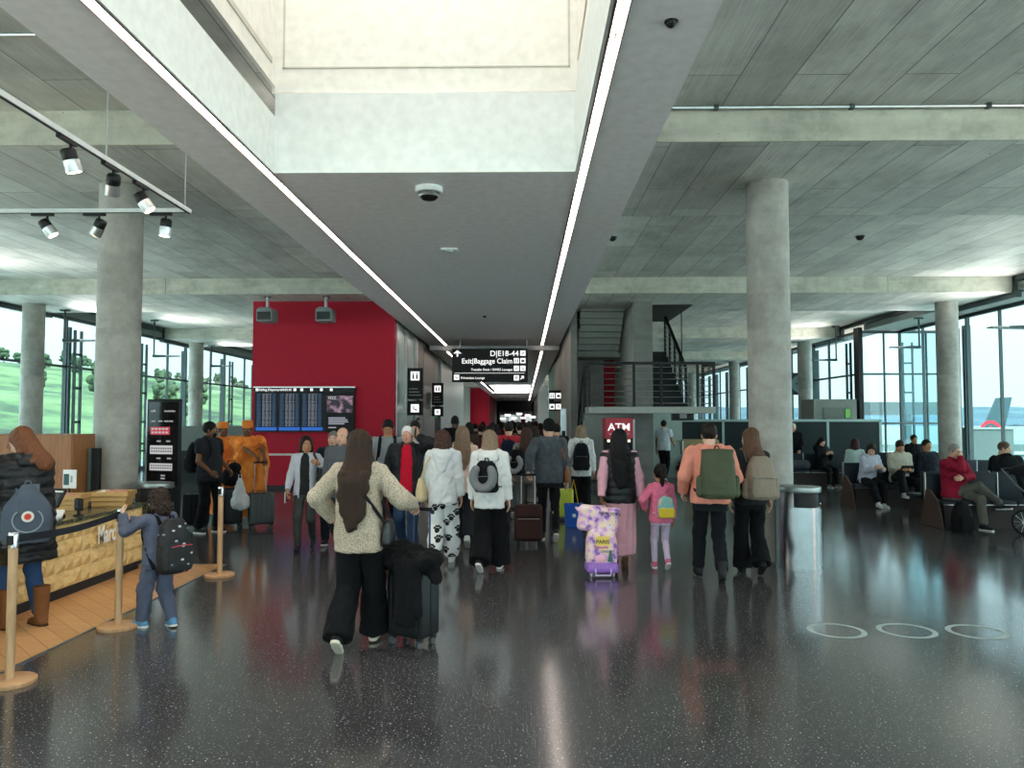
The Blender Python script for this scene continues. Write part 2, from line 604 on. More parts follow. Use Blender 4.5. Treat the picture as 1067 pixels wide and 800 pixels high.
# block on the right of the corridor with the stair against it
struct('wall_east_block', MB().box(1.32, 4.3, 24.6, 40, 0, Z_BEAM), M['wallcon'])
struct('wall_stair_side', MB().box(1.32, 1.5, 21.6, 24.6, 0, Z_BEAM), M['wallcon'])
struct('wall_stair_middle', MB().box(2.92, 3.08, 20.85, 24.6, 2.15, Z_BEAM), M['wallcon'])
struct('pillar_stair', MB().box(2.92, 3.42, 20.4, 20.85, 0, Z_BEAM), M['wallcon'])
struct('door_2', MB().box(2.55, 2.90, 24.5, 24.6, 2.15, 4.1), M['red'])
struct('wall_east_glazed', MB().box(1.3, 1.34, 33, 40, .1, 4.2), plain('9fc4bb', .25))
fin = MB()
for k in range(8): fin.box(1.27, 1.3, 33.2 + k * .9, 33.28 + k * .9, .1, 4.2)
struct('trim_10', fin, plain('7fa79f', .3))
struct('wall_light_east', MB().box(3.45, 5.0, 24.4, 24.6, 0, 2.6), plain('a8b8b2', .6))
# far repeats of the same building module
struct('wall_grey_far', MB().box(-7.0, -5.25, 74.6, 75.2, 0, Z_BEAM), plain('a9b3ae', .5))
struct('wall_red_far', MB().box(-5.25, -3.42, 75, 75.2, 0, Z_BEAM).box(-3.44, -3.42, 75.2, 90, 0, 4.3), M['red'])
struct('wall_west_far', MB().box(-7.0, -3.5, 90, HALL_N, 0, Z_BEAM), plain('a09a8c', .5))
struct('wall_east_far', MB().box(1.3, 5, 70, HALL_N, 0, Z_BEAM), plain('7d8583', .5))
struct('wall_north', MB().box(-14.3, 13.6, HALL_N, HALL_N + .2, 0, 5.7), plain('6a7376', .7))
struct('wall_west_low', MB().box(-10.4, -7.2, 22.4, 22.52, .92, 1.64), plain('6d736f', .6))
struct('wall_west_dark', MB().box(-10.4, -7.2, 22.4, 22.5, 0, .92), plain('1a1d1f', .6))


# ------------------------------------------------------------------ glazing
win_n = [0]


def window(p0, p1, out, z1=5.0, ladder=True, rails=(1.7, 3.45), post=True):
    """one bay of glazing from p0 to p1 (plan points), out = outward plan direction"""
    win_n[0] += 1
    p0, p1, out = Vector(p0), Vector(p1), Vector(out)
    L = (p1 - p0).length
    d = (p1 - p0).normalized()
    m = Matrix(((d.x, out.x, 0, p0.x), (d.y, out.y, 0, p0.y), (0, 0, 1, 0), (0, 0, 0, 1)))
    f = MB()
    f.box(0, L, -.04, .06, 0, .12, m).box(0, L, -.04, .06, z1 - .1, z1, m)
    for r in rails: f.box(0, L, -.03, .05, r - .035, r + .035, m)
    f.box(-.035, .035, -.05, .06, 0, z1, m).box(L * .62 - .018, L * .62 + .018, -.04, .05, 0, z1, m)
    if ladder:      # slim twin mullion with rungs, heavy steel post outside
        for x in (.0, .34): f.box(x + .16, x + .21, -.22, -.14, 0, z1 - .4, m)
        z = .7
        while z < z1 - .5:
            f.box(.16, .55, -.2, -.16, z - .035, z + .035, m); z += 1.05
    if post: f.box(.60, .74, .25, .45, -.2, z1 - .25, m)
    o = struct('window_%d' % win_n[0], f, M['steel'])
    MB().box(.02, L - .02, 0, .012, .12, z1 - .1, m).build('pane', M['glass'], o)
    return o


for k in range(-1, 5): window((13.4, 6.6 + 4.18 * k), (13.4, 6.6 + 4.18 * (k + 1)), (1, 0), rails=())
window((11.9, 27.5), (13.4, 27.5), (0, -1), ladder=False, post=False)
window((13.4, 27.5), (14.9, 27.5), (0, -1), ladder=True, post=False)
for k in range(8): window((11.95, 27.6 + 4.18 * k), (11.95, 27.6 + 4.18 * (k + 1)), (1, 0), rails=(1.0, 3.45))
for k in range(-1, 14): window((-14.1, 6.6 + 4.18 * k), (-14.1, 6.6 + 4.18 * (k + 1)), (-1, 0), rails=(.95, 3.45))
win_n[0] += 1
g = MB()  # unseen glazed end, added to let daylight in from behind
for i in range(15): g.box(-14 + i * 2 - .04, -14 + i * 2 + .04, -6.0, -5.9, 0, 5.3)
o = struct('window_%d' % win_n[0], g, M['steel'])
MB().box(-14, 13.4, -5.96, -5.95, 0, 5.3).build('pane', M['glass'], o)
struct('trim_11', MB().box(11.85, 12.0, 27.3, 27.7, 0, 5.1), M['black'])

# ------------------------------------------------------------------ stair
st = plain('a5a8a2', .65, name='stair_concrete')
blk = M['black']


def flight(name, x0, x1, y_a, z_a, y_b, z_b, n, mat_t, mat_s):
    """n steps from (y_a,z_a) up to (y_b,z_b); stepped soffit like folded concrete"""
    g = MB()
    for i in range(n):
        ya = y_a + (y_b - y_a) * i / n; yb = y_a + (y_b - y_a) * (i + 1) / n
        zb = z_a + (z_b - z_a) * (i + 1) / n
        dz = (z_b - z_a) / n
        lo, hi = min(ya, yb), max(ya, yb)
        g.box(x0, x1, lo, hi, zb - .11, zb)
        g.box(x0, x1, ya - .02, ya + .02, zb - dz - .11, zb)
    return struct(name, g, mat_t)


flight('stair_flight_lower', 1.62, 2.9, 23.4, 0, 20.3, 2.1, 12, st, st)
flight('stair_flight_middle', 3.46, 4.25, 20.3, 2.1, 23.2, 3.85, 10, plain('14181a', .6), blk)
flight('stair_flight_upper', 1.62, 2.85, 23.2, 3.85, 21.0, 5.5, 10, st, st)
struct('landing_lower', MB().box(1.6, 4.75, 19.1, 20.32, 1.98, 2.14), st)
struct('landing_upper', MB().box(1.62, 4.3, 23.2, 24.5, 3.72, 3.85), st)
struct('ceiling_stair_shade', MB().box(3.45, 4.6, 20.9, 24.4, Z_BEAM - .02, Z_BEAM + .02), plain('2b302f', .8))  # dark sheet, paints the shade of the stair opening


def railing(label, pts, posts, h=1.05, n=7, loc=None):
    t = thing('stair_railing', label, 'railing', pts[0], 0, 'railings of the concrete stair')
    P = [Vector(p) - Vector(pts[0]) for p in pts]
    r = MB(); 
    for a, b in zip(P, P[1:]):
        d = (b - a).normalized(); s = Vector((0, 0, 1)).cross(d).normalized() * .04
        up = Vector((0, 0, .07))
        q = [a + s, a - s, b - s, b + s]
        r.add([v + Vector((0, 0, h)) for v in q] + [v + Vector((0, 0, h)) + up for v in q],
              [(3, 2, 1, 0), (4, 5, 6, 7), (0, 1, 5, 4), (1, 2, 6, 5), (2, 3, 7, 6), (3, 0, 4, 7)])
    r.build('handrail', blk, t)
    for i in range(n):
        w = MB(); z = h * (i + .6) / n
        w.tube([p + Vector((0, 0, z)) for p in P], .008, 6)
        w.build('wire', plain('8d9391', .4, .6), t)
    for seg, f in posts:
        p = P[seg].lerp(P[seg + 1], f)
        MB().box(p.x - .03, p.x + .03, p.y - .035, p.y + .035, p.z - .12, p.z + h).build('post', blk, t)
    return t


railing('black railing with horizontal wires around the lower stair landing', [(1.62, 20.2, 2.14), (1.62, 19.14, 2.14), (4.72, 19.14, 2.14), (4.72, 20.3, 2.14)],
        [(0, 0), (1, 0), (1, .36), (1, .58), (1, .87), (2, 0), (2, 1)])
railing('black railing sloping down beside the lowest stair flight', [(1.6, 23.4, .0), (1.6, 20.3, 2.1)], [(0, 0), (0, .33), (0, .66), (0, 1)])
railing('black railing rising along the dark middle stair flight', [(4.27, 20.3, 2.1), (4.27, 23.2, 3.85)], [(0, 0), (0, .25), (0, .5), (0, .75), (0, 1)], n=8)
railing('dark railing on the flight under the upper floor', [(1.6, 23.2, 3.85), (1.6, 21.2, 5.3)], [(0, 0), (0, .5), (0, 1)], h=.6, n=5)

# ------------------------------------------------------------------ outside
gm = NT('apron_concrete')
gm.set(Base_Color=gm.ramp(gm.noise(gm.coord((.05, .05, .05)), 1, 5), [(.3, lin('4b5a5c')), (.7, lin('66716f'))]), Roughness=.8)
struct('ground_apron', MB().box(-900, 2500, -900, 2500, -4.6, -4.5), gm.m)
struct('ground_bounce', MB().box(14.5, 130, -200, 42, -4.49, -4.46).box(-62, -15, -200, 42, -4.49, -4.46).box(-15, 14.5, -200, -8, -4.49, -4.46), plain('dcdad2', .8, name='pale_bounce_ground'))  # unseen pale ground added to bounce daylight up to the ceiling
struct('roof', MB().box(-16.5, -3.4, -8, HALL_N + 1, 5.72, 6.0).box(1.3, 16.0, -8, HALL_N + 1, 5.72, 6.0).box(-3.4, 1.3, 10, 54, 5.72, 6.0).box(-3.4, 1.3, 72, HALL_N, 5.72, 6.0).box(-3.4, 1.3, -8, -1.2, 5.72, 6.0), plain('6c7072', .8))


def hills(name, x0, x1, y0, y1, hfun, stops, n=70, sc=.02):
    vs, fs = [], []
    for j in range(n + 1):
        for i in range(n + 1):
            x = x0 + (x1 - x0) * i / n; y = y0 + (y1 - y0) * j / n
            vs.append((x, y, hfun(x, y, i / n, j / n)))
    for j in range(n):
        for i in range(n):
            a = j * (n + 1) + i
            fs.append((a, a + 1, a + n + 2, a + n + 1))
    m = NT(name + '_cover')
    f = m.noise(m.coord((sc, sc, sc * 2)), 1, 8, .7)
    m.set(Base_Color=m.ramp(f, stops), Roughness=.95)
    struct(name, MB().add(vs, fs), m.m, smooth=True)


def nz(x, y, s): return mnoise.fractal(Vector((x * s, y * s, 0)), 1.0, 2.0, 4)


def hill_z(x, y):
    d = max(0, -x - 60)
    return -5 + min(d, 260) * .165 - max(0, d - 300) * .03 + (5 * nz(x, y, .006) + 1.6 * nz(x, y, .04)) * min(1, d / 40)


hills('hill_west', -800, -60, 40, 1500, lambda x, y, u, v: hill_z(x, y),
      [(.40, lin('142317')), (.46, lin('2b4228')), (.51, lin('435e35')), (.60, lin('5a6e46')), (.68, lin('25392a'))])
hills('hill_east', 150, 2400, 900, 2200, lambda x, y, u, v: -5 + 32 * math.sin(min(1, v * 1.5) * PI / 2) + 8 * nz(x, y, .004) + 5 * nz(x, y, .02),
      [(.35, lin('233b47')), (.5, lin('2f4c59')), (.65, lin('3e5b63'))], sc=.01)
# ================================================================== fixed equipment
T = Matrix.Translation


def R(a, ax): return Matrix.Rotation(a, 4, ax)


# ---- linear ceiling lights (tube rows either side of the skylight)
tube_m = emit('ffeee2', 8.0, 'warm_white_tube')


def light_row(label, x, y0, y1, z, pitch=1.5, w=.1, twin=True):
    t = thing('linear_ceiling_light', label, 'ceiling light', (x, y0, z), 0)
    L = y1 - y0
    MB().box(-w / 2, w / 2, 0, L, .035, .05).box(-w / 2, -w / 2 + .008, 0, L, 0, .05).box(w / 2 - .008, w / 2, 0, L, 0, .05).build('housing', plain('6a6260', .5), t)
    n = max(1, int(L / pitch))
    for i in range(n):
        b = MB()
        ya, yb = L * i / n + .025, L * (i + 1) / n - .025
        for xx in ((-.024, .024) if twin else (0,)):
            r = .014 if twin else .026
            b.tube([(xx, ya, .018), (xx, yb, .018)], r, 8)
        b.build('tube', tube_m, t, smooth='auto')
    return t


light_row('row of glowing tubes along the left edge of the corridor ceiling', -2.745, -1.0, 27.0, Z_SOF - .012)
light_row('row of glowing tubes along the right edge of the corridor ceiling', .635, -1.0, 27.0, Z_SOF - .012)
light_row('left tube row deeper down the corridor beyond the hanging sign', -2.745, 27.6, 69, 4.25, 6)
light_row('right tube row deeper down the corridor beyond the hanging sign', .635, 27.6, 100, 4.25, 6)

# ---- dome camera, sensors, sprinklers
t = thing('dome_camera', 'white ringed dark dome camera under the grey corridor ceiling', 'camera', (-1.08, 8.62, Z_SOF))
MB().lathe([(.155, 0), (.155, -.05), (.15, -.06), (.12, -.065)][::-1], 32).build('mount', M['white_plastic'], t, smooth='auto')
MB().lathe([(.03, -.15), (.075, -.14), (.105, -.11), (.12, -.075), (.12, -.06)], 28).build('dome', plain('101113', .12), t, smooth='auto')
MB().lathe([(.108, -.108), (.113, -.10), (.117, -.092), (.116, -.09)], 28).build('trim_ring', M['alu'], t, smooth='auto')
t = thing('smoke_detector', 'small white detector on corridor ceiling behind the dome camera', 'detector', (-1.15, 11.75, Z_SOF))
MB().box(-.13, .13, -.1, .1, -.035, 0).build('housing', M['white_plastic'], t, bevel=.015, smooth='auto')
MB().lathe([(.05, -.05), (.06, -.035)], 20).build('sensor_cap', plain('cfd2d2', .4), t)
for lab, c in (('tiny black sprinkler on the grey ceiling strip, nearest to the viewer', (.98, 5.0, Z_SOF)),
               ('small black sprinkler on the concrete slab left of the round column', (-7.3, 13.2, Z_SLAB)),
               ('small black sprinkler on the concrete slab beside the right ceiling strip', (1.72, 14.8, Z_SLAB)),
               ('small black sprinkler on concrete slab right of the tall round column', (6.5, 14.8, Z_SLAB)),
               ('tiny dark sensor far along the corridor ceiling, before the hanging sign', (-1.0, 19.4, Z_SOF))):
    t = thing('ceiling_sprinkler', lab, 'sprinkler', c, 0, 'ceiling sprinklers')
    k = 1.0 if c[2] > 5 else .5
    MB().lathe([(.035 * k, -.08 * k), (.07 * k, -.05 * k), (.075 * k, -.01), (.075 * k, 0)], 16).build('body', M['black'], t, smooth='auto')
    MB().lathe([(.09 * k, -.008), (.09 * k, 0)], 20).build('flange', M['satin'], t)

# ---- conduits along the beams
def conduit(lab, pts, r=.02):
    t = thing('electrical_conduit', lab, 'conduit', pts[0], 0, 'conduits under the slab')
    P = [Vector(p) - Vector(pts[0]) for p in pts]
    MB().tube(P, r, 8).build('pipe', M['alu'], t, smooth='auto')
    for a, b in zip(P, P[1:]):
        n = max(1, int((b - a).length / 1.4))
        for i in range(n):
            q = a.lerp(b, (i + .5) / n)
            MB().cbox(q, (.05, .06, .055)).build('clip', M['steel'], t)


conduit('thin metal conduit along the concrete beam at upper right', [(1.4, 8.5, 5.31), (12.0, 8.5, 5.31)])
conduit('short conduit at upper left running to the ceiling strip', [(-6.4, 6.2, 5.30), (-5.0, 6.75, 5.30), (-3.4, 6.75, 5.30)])

# ---- spotlight tracks above the market counter
def track(lab, a, b, wires):
    t = thing('lighting_track', lab, 'lighting track', a, 0, 'lighting tracks above the counter')
    d = Vector(b) - Vector(a); L = d.length; rz = math.atan2(d.y, d.x)
    t.rotation_euler = (0, 0, rz)
    MB().box(0, L, -.022, .022, 0, .04).build('rail', plain('c9cfcf', .4), t)
    MB().box(0, L, -.01, .01, -.003, 0).build('slot', M['black'], t)
    for w in wires:
        MB().tube([(w * L, 0, .04), (w * L, 0, 5.3 - a[2])], .006, 6).build('suspension_wire', plain('9da3a2', .5), t)
    return rz


def spot(lab, p, rz, tilt, yaw, warm=True):
    t = thing('track_spotlight', lab, 'spotlight', p, rz, 'spotlights on the tracks')
    MB().box(-.16, .06, -.018, .018, -.03, 0).build('adapter', M['black'], t)
    MB().tube([(0, 0, -.03), (0, 0, -.09)], .012, 8).build('stem', M['black'], t)
    m = T((0, 0, -.14)) @ R(yaw, 'Z') @ R(tilt, 'Y')
    MB().lathe([(.05, -.01), (.055, 0), (.055, .06), (.045, .075)], 24, m).build('cap', M['black'], t, smooth='auto')
    MB().lathe([(.057, -.10), (.058, -.095), (.058, -.01), (.05, -.008)], 24, m).build('barrel', M['alu'], t, smooth='auto')
    MB().lathe([(.046, -.103), (.046, -.099)], 20, m).build('lens', emit('ffe9b8', 14 if warm else 3, 'warm_lens'), t)
    l = bpy.data.lights.new('spot_beam', 'SPOT')
    l.energy = 27; l.color = (1, .86, .66); l.spot_size = 1.25; l.spot_blend = .6; l.shadow_soft_size = .04
    o = bpy.data.objects.new('spot_beam', l)
    scene.collection.objects.link(o)
    o.parent = t
    o.matrix_local = m @ T((0, 0, -.11))


TZ = 3.9
track('lighting track running away from the viewer along the counter', (-3.40, 4.2, TZ), (-3.40, 7.66, TZ), (.06, .55, .97))
track('lighting track running across above the counter, in front of the round column', (-6.6, 7.62, TZ), (-3.42, 7.62, TZ), (.3,))
for (lab, p, rz, tl, yw) in (
    ('silver and black track spotlight aimed at viewer, nearest on the receding track', (-3.40, 5.62, TZ), PI / 2, .35, 2.6),
    ('track spotlight turned to the right, middle one on the receding track', (-3.40, 6.22, TZ), PI / 2, -.55, .6),
    ('track spotlight tilted to the left against the column, last on the receding track', (-3.40, 6.72, TZ), PI / 2, .6, 1.9),
    ('track spotlight with lit lens, leftmost on the track across the counter', (-4.83, 7.62, TZ), 0, -.6, 0.4),
    ('track spotlight beside the column edge, middle one on the cross track', (-4.30, 7.62, TZ), 0, .55, -.3),
    ('track spotlight hanging nearly straight down at the right end of the cross track', (-3.62, 7.62, TZ), 0, .12, -.3)):
    spot(lab, p, rz, tl, yw)

# ---- floodlight boxes hung in front of the red wall
for x, lab in ((-6.55, 'grey projector box on ceiling pole, the left of the two above the red wall'),
               (-5.05, 'grey projector box on ceiling pole, the right of the two beside the corridor ceiling')):
    t = thing('ceiling_projector', lab, 'projector', (x, 19.4, 4.96), 0, 'projector boxes over the red wall')
    t.location.z = 4.96 if 19 < 19.4 < 22.2 else 5.36
    MB().lathe([(.09, -.02), (.09, 0)], 20).build('flange', M['steel'], t)
    MB().lathe([(.04, -.34), (.04, -.01)], 16).build('pole', M['alu'], t, smooth='auto')
    MB().prism([(-.2, -.36), (.2, -.36), (.2, -.06), (.12, 0), (-.12, 0), (-.2, -.06)], .5, T((0, .25, -.3)) @ R(PI / 2, 'X')).build('housing', plain('7d8486', .45), t, bevel=.012, smooth='auto')
    MB().box(-.17, .17, -.262, -.25, -.62, -.42).build('front_glass', plain('2b3032', .2), t)

# ---- blade lights on bent rods along both glazed sides, unseen ones added as fill
for s, xs, ys in ((1, 12.3, (-1.5, 3.6, 8.7, 13.8, 18.9, 24.0, 29.0)), (-1, -13.1, (-4.0, 1.1, 6.2, 11.4, 16.5, 21.6, 26.9, 31.9, 36.9))):
    for i, y in enumerate(ys):
        side = 'right' if s > 0 else 'left'
        vis = [q for q in ys if q > 17.5]
        order = ('nearest in view', 'second in view', 'third in view', 'fourth in view')[vis.index(y)] if y in vis else 'added unseen to light slab, row number %d' % (i + 1)
        x = xs if y < 27.4 or s < 0 else 11.75
        t = thing('blade_light', 'thin blade light by the %s glazing, %s' % (side, order), 'light', (x, y, 4.06), 0, 'blade lights along the glazing')
        zt = (5.0 if x > 12.1 else Z_BEAM if (y - 8.6) % 10.4 < 3.2 else Z_SLAB) - 4.06
        MB().tube([(0, 0, .0), (0, 0, zt)], .03, 8).build('rod', M['steel'], t)
        MB().box(-.12, .12, -.06, .06, zt - .05, zt).build('bracket', M['steel'], t)
        d = -1 if s > 0 else 1
        MB().prism([(0, -.03), (0, .06), (d * .9, .03), (d * .9, -.0)], .22, T((0, .11, 0)) @ R(PI / 2, 'X')).build('blade', M['steel'], t)
        l = bpy.data.lights.new('ceiling_fill', 'AREA'); l.energy = 27; l.spread = 2.3; l.size = .8; l.size_y = .2; l.shape = 'RECTANGLE'; l.color = (1, .98, .93)  # added lamp to brighten the slab; the blades themselves look unlit
        o = bpy.data.objects.new('ceiling_fill', l); scene.collection.objects.link(o)
        o.parent = t; o.location = (d * .45, 0, .10); o.rotation_euler = Vector((d * .8, 0, .6)).to_track_quat('-Z', 'Y').to_euler()

# ---- hanging direction sign
SG = thing('direction_sign', 'black hanging sign with white airport directions over the corridor', 'sign', (-1.11, 25.0, 3.05))
MB().box(-1.235, 1.235, -.06, .06, 0, 1.09).build('panel', M['black'], SG, bevel=.01)
for x in (-.98, 1.2): MB().tube([(x, 0, 1.09), (x, 0, 1.4)], .02, 8).build('hanger_rod', M['alu'], SG)
W = M['text']; fx = (PI / 2, 0, 0); yf = -.064
text('lettering', 'D|E18-44', .245, (.94, yf, .85), fx, W, SG, 'RIGHT')
text('lettering', 'Exit|Baggage Claim', .235, (.74, yf, .605), fx, W, SG, 'RIGHT', sx_=.93)
text('lettering', 'Transfer Desk / SWISS Lounges', .105, (.74, yf, .37), fx, W, SG, 'RIGHT')
text('lettering', 'Primeclass Lounge', .105, (-.95, yf, .1), fx, W, SG)
MB().box(-1.15, 1.13, -.066, -.06, .285, .297).build('divider_line', W, SG)
ar = MB().add([(-1.2, -.066, .93), (-1.06, -.066, 1.04), (-.92, -.066, .93), (-1.0, -.066, .93), (-1.06, -.066, .975), (-1.12, -.066, .93)], [(0, 1, 4, 5), (1, 2, 3, 4)])
ar.box(-1.085, -1.035, -.066, -.06, .83, 1.0)
ar.build('arrow', W, SG)
a2 = MB().box(-.016, .016, -.066, -.06, -.075, .06, T((1.05, 0, .14)) @ R(PI / 4, 'Y'))
a2.add([(1.11, -.066, .20), (1.11, -.066, .11), (1.08, -.066, .11), (1.08, -.066, .17), (1.02, -.066, .17), (1.02, -.066, .20)], [(0, 3, 2, 1)[::-1], (0, 5, 4, 3)[::-1]])
a2.build('arrow', W, SG)


def pict(parent, x, z, s, kind, y=yf):
    """white square with a small dark symbol"""
    g = MB().box(x, x + s, y, y + .004, z, z + s).build('pictogram', W, parent)
    k = MB(); c = x + s / 2; d = z + s / 2; y0, y1 = y - .003, y
    if kind == 'plane':
        k.box(-s * .34, s * .34, y0, y1, -s * .04, s * .04, T((c, 0, d)) @ R(-.4, 'Y')).box(-s * .05, s * .05, y0, y1, -s * .25, s * .25, T((c, 0, d)) @ R(.6, 'Y'))
    elif kind == 'bag':
        k.box(c - s * .28, c + s * .28, y0, y1, d - s * .26, d + s * .12).box(c - s * .1, c + s * .1, y0, y1, d + s * .17, d + s * .25)
    elif kind == 'people':
        for q in (-.2, .2):
            k.box(c + s * (q - .09), c + s * (q + .09), y0, y1, d - s * .34, d + s * .16).ball((c + s * q, y0, d + s * .28), (s * .08, .002, s * .08), 10, 6)
    elif kind == 'chair':
        k.box(c - s * .2, c - s * .1, y0, y1, d - s * .1, d + s * .3).box(c - s * .2, c + s * .2, y0, y1, d - s * .16, d - s * .06).box(c + s * .1, c + s * .2, y0, y1, d - s * .34, d - s * .1)
    else:
        k.box(c - s * .22, c + s * .22, y0, y1, d + s * .18, d + s * .28).box(c - s * .22, c - s * .12, y0, y1, d - s * .3, d + s * .2).box(c + s * .12, c + s * .22, y0, y1, d - s * .3, d + s * .2).box(c - s * .1, c + s * .1, y0, y1, d - s * .1, d)
    k.build('symbol', M['black'], g)


for x, z, kd in ((.99, .855, 'plane'), (.99, .61, 'bag'), (.78, .61, 'people'), (.99, .36, 'chair'), (.78, .36, 'plane'), (.78, .05, 'gate'), (-1.17, .07, 'chair')):
    pict(SG, x, z, .17, kd)


def flag_sign(label, loc, plates, rz=0.0):
    """stack of black square plates projecting from a wall; plates = (z0, h, kinds)"""
    t = thing('projecting_sign', label, 'sign', loc, rz, 'projecting signs in the corridor')
    MB().box(.0, .03, .02, .05, -.05, sum(p[1] for p in plates) + .1).build('bracket', M['alu'], t)
    z = 0
    for h, w, kinds in plates:
        p = MB().box(.03, .03 + w, 0, .06, z, z + h).build('plate', M['black'], t, bevel=.006)
        for q, kd in enumerate(kinds):
            s = min(w, h) * .56
            pict(t, .03 + w * (q + .5) / len(kinds) - s / 2, z + h - s - .1, s, kd, -.004)
        if h > w * 1.2:
            for q in range(3): MB().box(.09, .03 + w * (.9 - .12 * q), -.003, 0, z + .1 + q * .09, z + .13 + q * .09).build('lettering', plain('8c9090', .5), t)
        z += h + .05
    return t


flag_sign('black restroom sign with two plates, nearest on the left corridor wall', (-3.42, 22.2, 1.95), ((.42, .46, ('chair',)), (.9, .46, ('people',))))
flag_sign('black restroom sign with two plates, farther on the left corridor wall', (-3.42, 28.2, 1.95), ((.36, .42, ('gate',)), (.82, .42, ('people',))))
flag_sign('black wide sign with two plates on the right concrete corridor wall', (.86, 27.5, 2.15), ((.34, .46, ('bag', 'gate')), (.34, .46, ('people', 'bag'))))
flag_sign('small square framed sign deeper in the corridor on the right', (.98, 33.0, 2.35), ((.36, .36, ('people',)),))

# ---- flight information displays on the red wall
FD = thing('flight_information_display', 'bank of dark departure screens on the red wall', 'display', (-5.76, 20.19, 1.50))
MB().box(-1.36, 1.33, -.10, 0, 1.06, 1.16).build('header', M['black'], FD)
MB().box(-1.36, 1.33, -.12, 0, 1.16, 1.19).build('top_rail', M['alu'], FD)
MB().box(-1.33, 1.31, -.09, -.01, .0, 1.06).build('housing', M['black'], FD)
text('lettering', 'Abflug Departure', .085, (-1.22, -.102, 1.08), fx, W, FD)
text('lettering', '18:05:30', .08, (-.63, -.102, 1.08), fx, W, FD)
for x in (-1.3, -.3, -.12, .14, .4, .66): MB().box(x, x + .07, -.103, -.1, 1.075, 1.145).build('pictogram', W, FD)


def rows_mat(blue):
    k = ('rows', blue)
    if k in _mc: return _mc[k]
    m = NT('screen_text_rows')
    g_ = m.n('TexCoord'); sp = m.n('SeparateXYZ'); m.l(g_.outputs['Generated'], sp.inputs[0])
    r = m.math('MULTIPLY', sp.outputs[2], 26.0)
    on = m.math('LESS_THAN', m.math('FRACT', r), .56)
    wn_ = m.n('TexWhiteNoise', noise_dimensions='1D'); m.l(m.math('FLOOR', r), wn_.inputs['W'])
    wide = m.math('LESS_THAN', sp.outputs[0], m.math('ADD', m.math('MULTIPLY', wn_.outputs['Value'], .5), .55))
    e_ = m.math('MULTIPLY', on, wide)
    c_ = lin('27507d' if blue else '8b93a8')
    m.set(Base_Color=(.004, .005, .008, 1), Roughness=.5, Emission_Color=c_)
    m.l(m.math('MULTIPLY', e_, .38), m.b.inputs['Emission Strength'])
    _mc[k] = m.m
    return m.m


for i, x0 in enumerate((-1.29, -.68, -.08)):
    sc = MB().box(x0, x0 + .56, -.098, -.09, .03, 1.03).build('screen', plain('05070b', .5), FD)
    MB().box(x0 + .005, x0 + .555, -.1, -.098, .04, .125).build('footer_bar', emit('1f63c4', .55, 'blue_screen'), sc)
    for cx, w, blue in ((.02, .12, 1), (.17, .07, 0), (.255, .09, 0), (.36, .045, 0), (.43, .10, 1)):
        MB().box(x0 + cx, x0 + cx + w, -.1, -.098, .15, 1.01).build('text_column', rows_mat(blue), sc)
sc = MB().box(.55, 1.29, -.098, -.09, .03, 1.03).build('screen', plain('06060a', .5), FD, label='advertising screen with lines of white text')
mo = NT('screen_picture')
f = mo.noise(mo.coord((6, 6, 9)), 1, 5)
mo.set(Base_Color=(0, 0, 0, 1), Emission_Color=mo.ramp(f, [(.45, (.008, .006, .012)), (.58, (.10, .06, .09)), (.7, (.25, .16, .2))]), Emission_Strength=.9)
MB().box(.58, 1.26, -.1, -.098, .50, .95).build('picture', mo.m, sc)
text('lettering', 'NZZ', .1, (.62, -.101, .86), fx, emit('c9c9c9', .6), sc)
for q, w in enumerate((.2, .0, .42, .52, .5, .44)):
    if w: MB().box(.63, .63 + w, -.101, -.098, .10 + q * .05, .13 + q * .05).build('lettering', emit('a8aab8', .5), sc)

# ---- cash machine under the stair
AT = thing('cash_machine', 'red and black cash machine with ATM header beneath the stair', 'cash machine', (2.28, 18.6, 0))
MB().box(-.32, .32, 0, .5, 0, 1.86).build('cabinet', M['satin'], AT, bevel=.03, smooth='auto')
MB().box(-.34, .34, -.12, .5, 1.36, 1.86).build('header', plain('b3122f', .35), AT, bevel=.015)
MB().box(.34, .38, -.1, .5, 0, 1.83).build('side_panel', plain('c9cccc', .4), AT)
text('lettering', 'ATM', .25, (0, -.124, 1.56), fx, W, AT, 'CENTER', sx_=1.05)
text('lettering', 'Bancomat Geldautomat', .05, (0, -.124, 1.46), fx, emit('e9a9b2', .5), AT, 'CENTER')
s1 = MB().box(-.2, .2, -.02, 0, .95, 1.25).build('screen', emit('2a2d55', .35, 'cash_screen'), AT)
MB().box(-.16, .16, -.024, -.02, 1.15, 1.2).box(-.15, -.08, -.024, -.02, 1.03, 1.09).box(-.03, .04, -.024, -.02, 1.03, 1.09).box(.09, .16, -.024, -.02, 1.03, 1.09).build('icon', emit('9aa2d8', .7), s1)
MB().box(-.22, .1, -.08, 0, .82, .86).build('keypad', M['alu'], AT)
MB().box(-.3, .3, -.015, 0, .1, .6).build('lower_panel', plain('b3122f', .35), AT)
for q in (-.27, .22): MB().box(q, q + .06, -.02, 0, 1.28, 1.34).build('indicator', emit('ffe7c0', 1.2), AT)

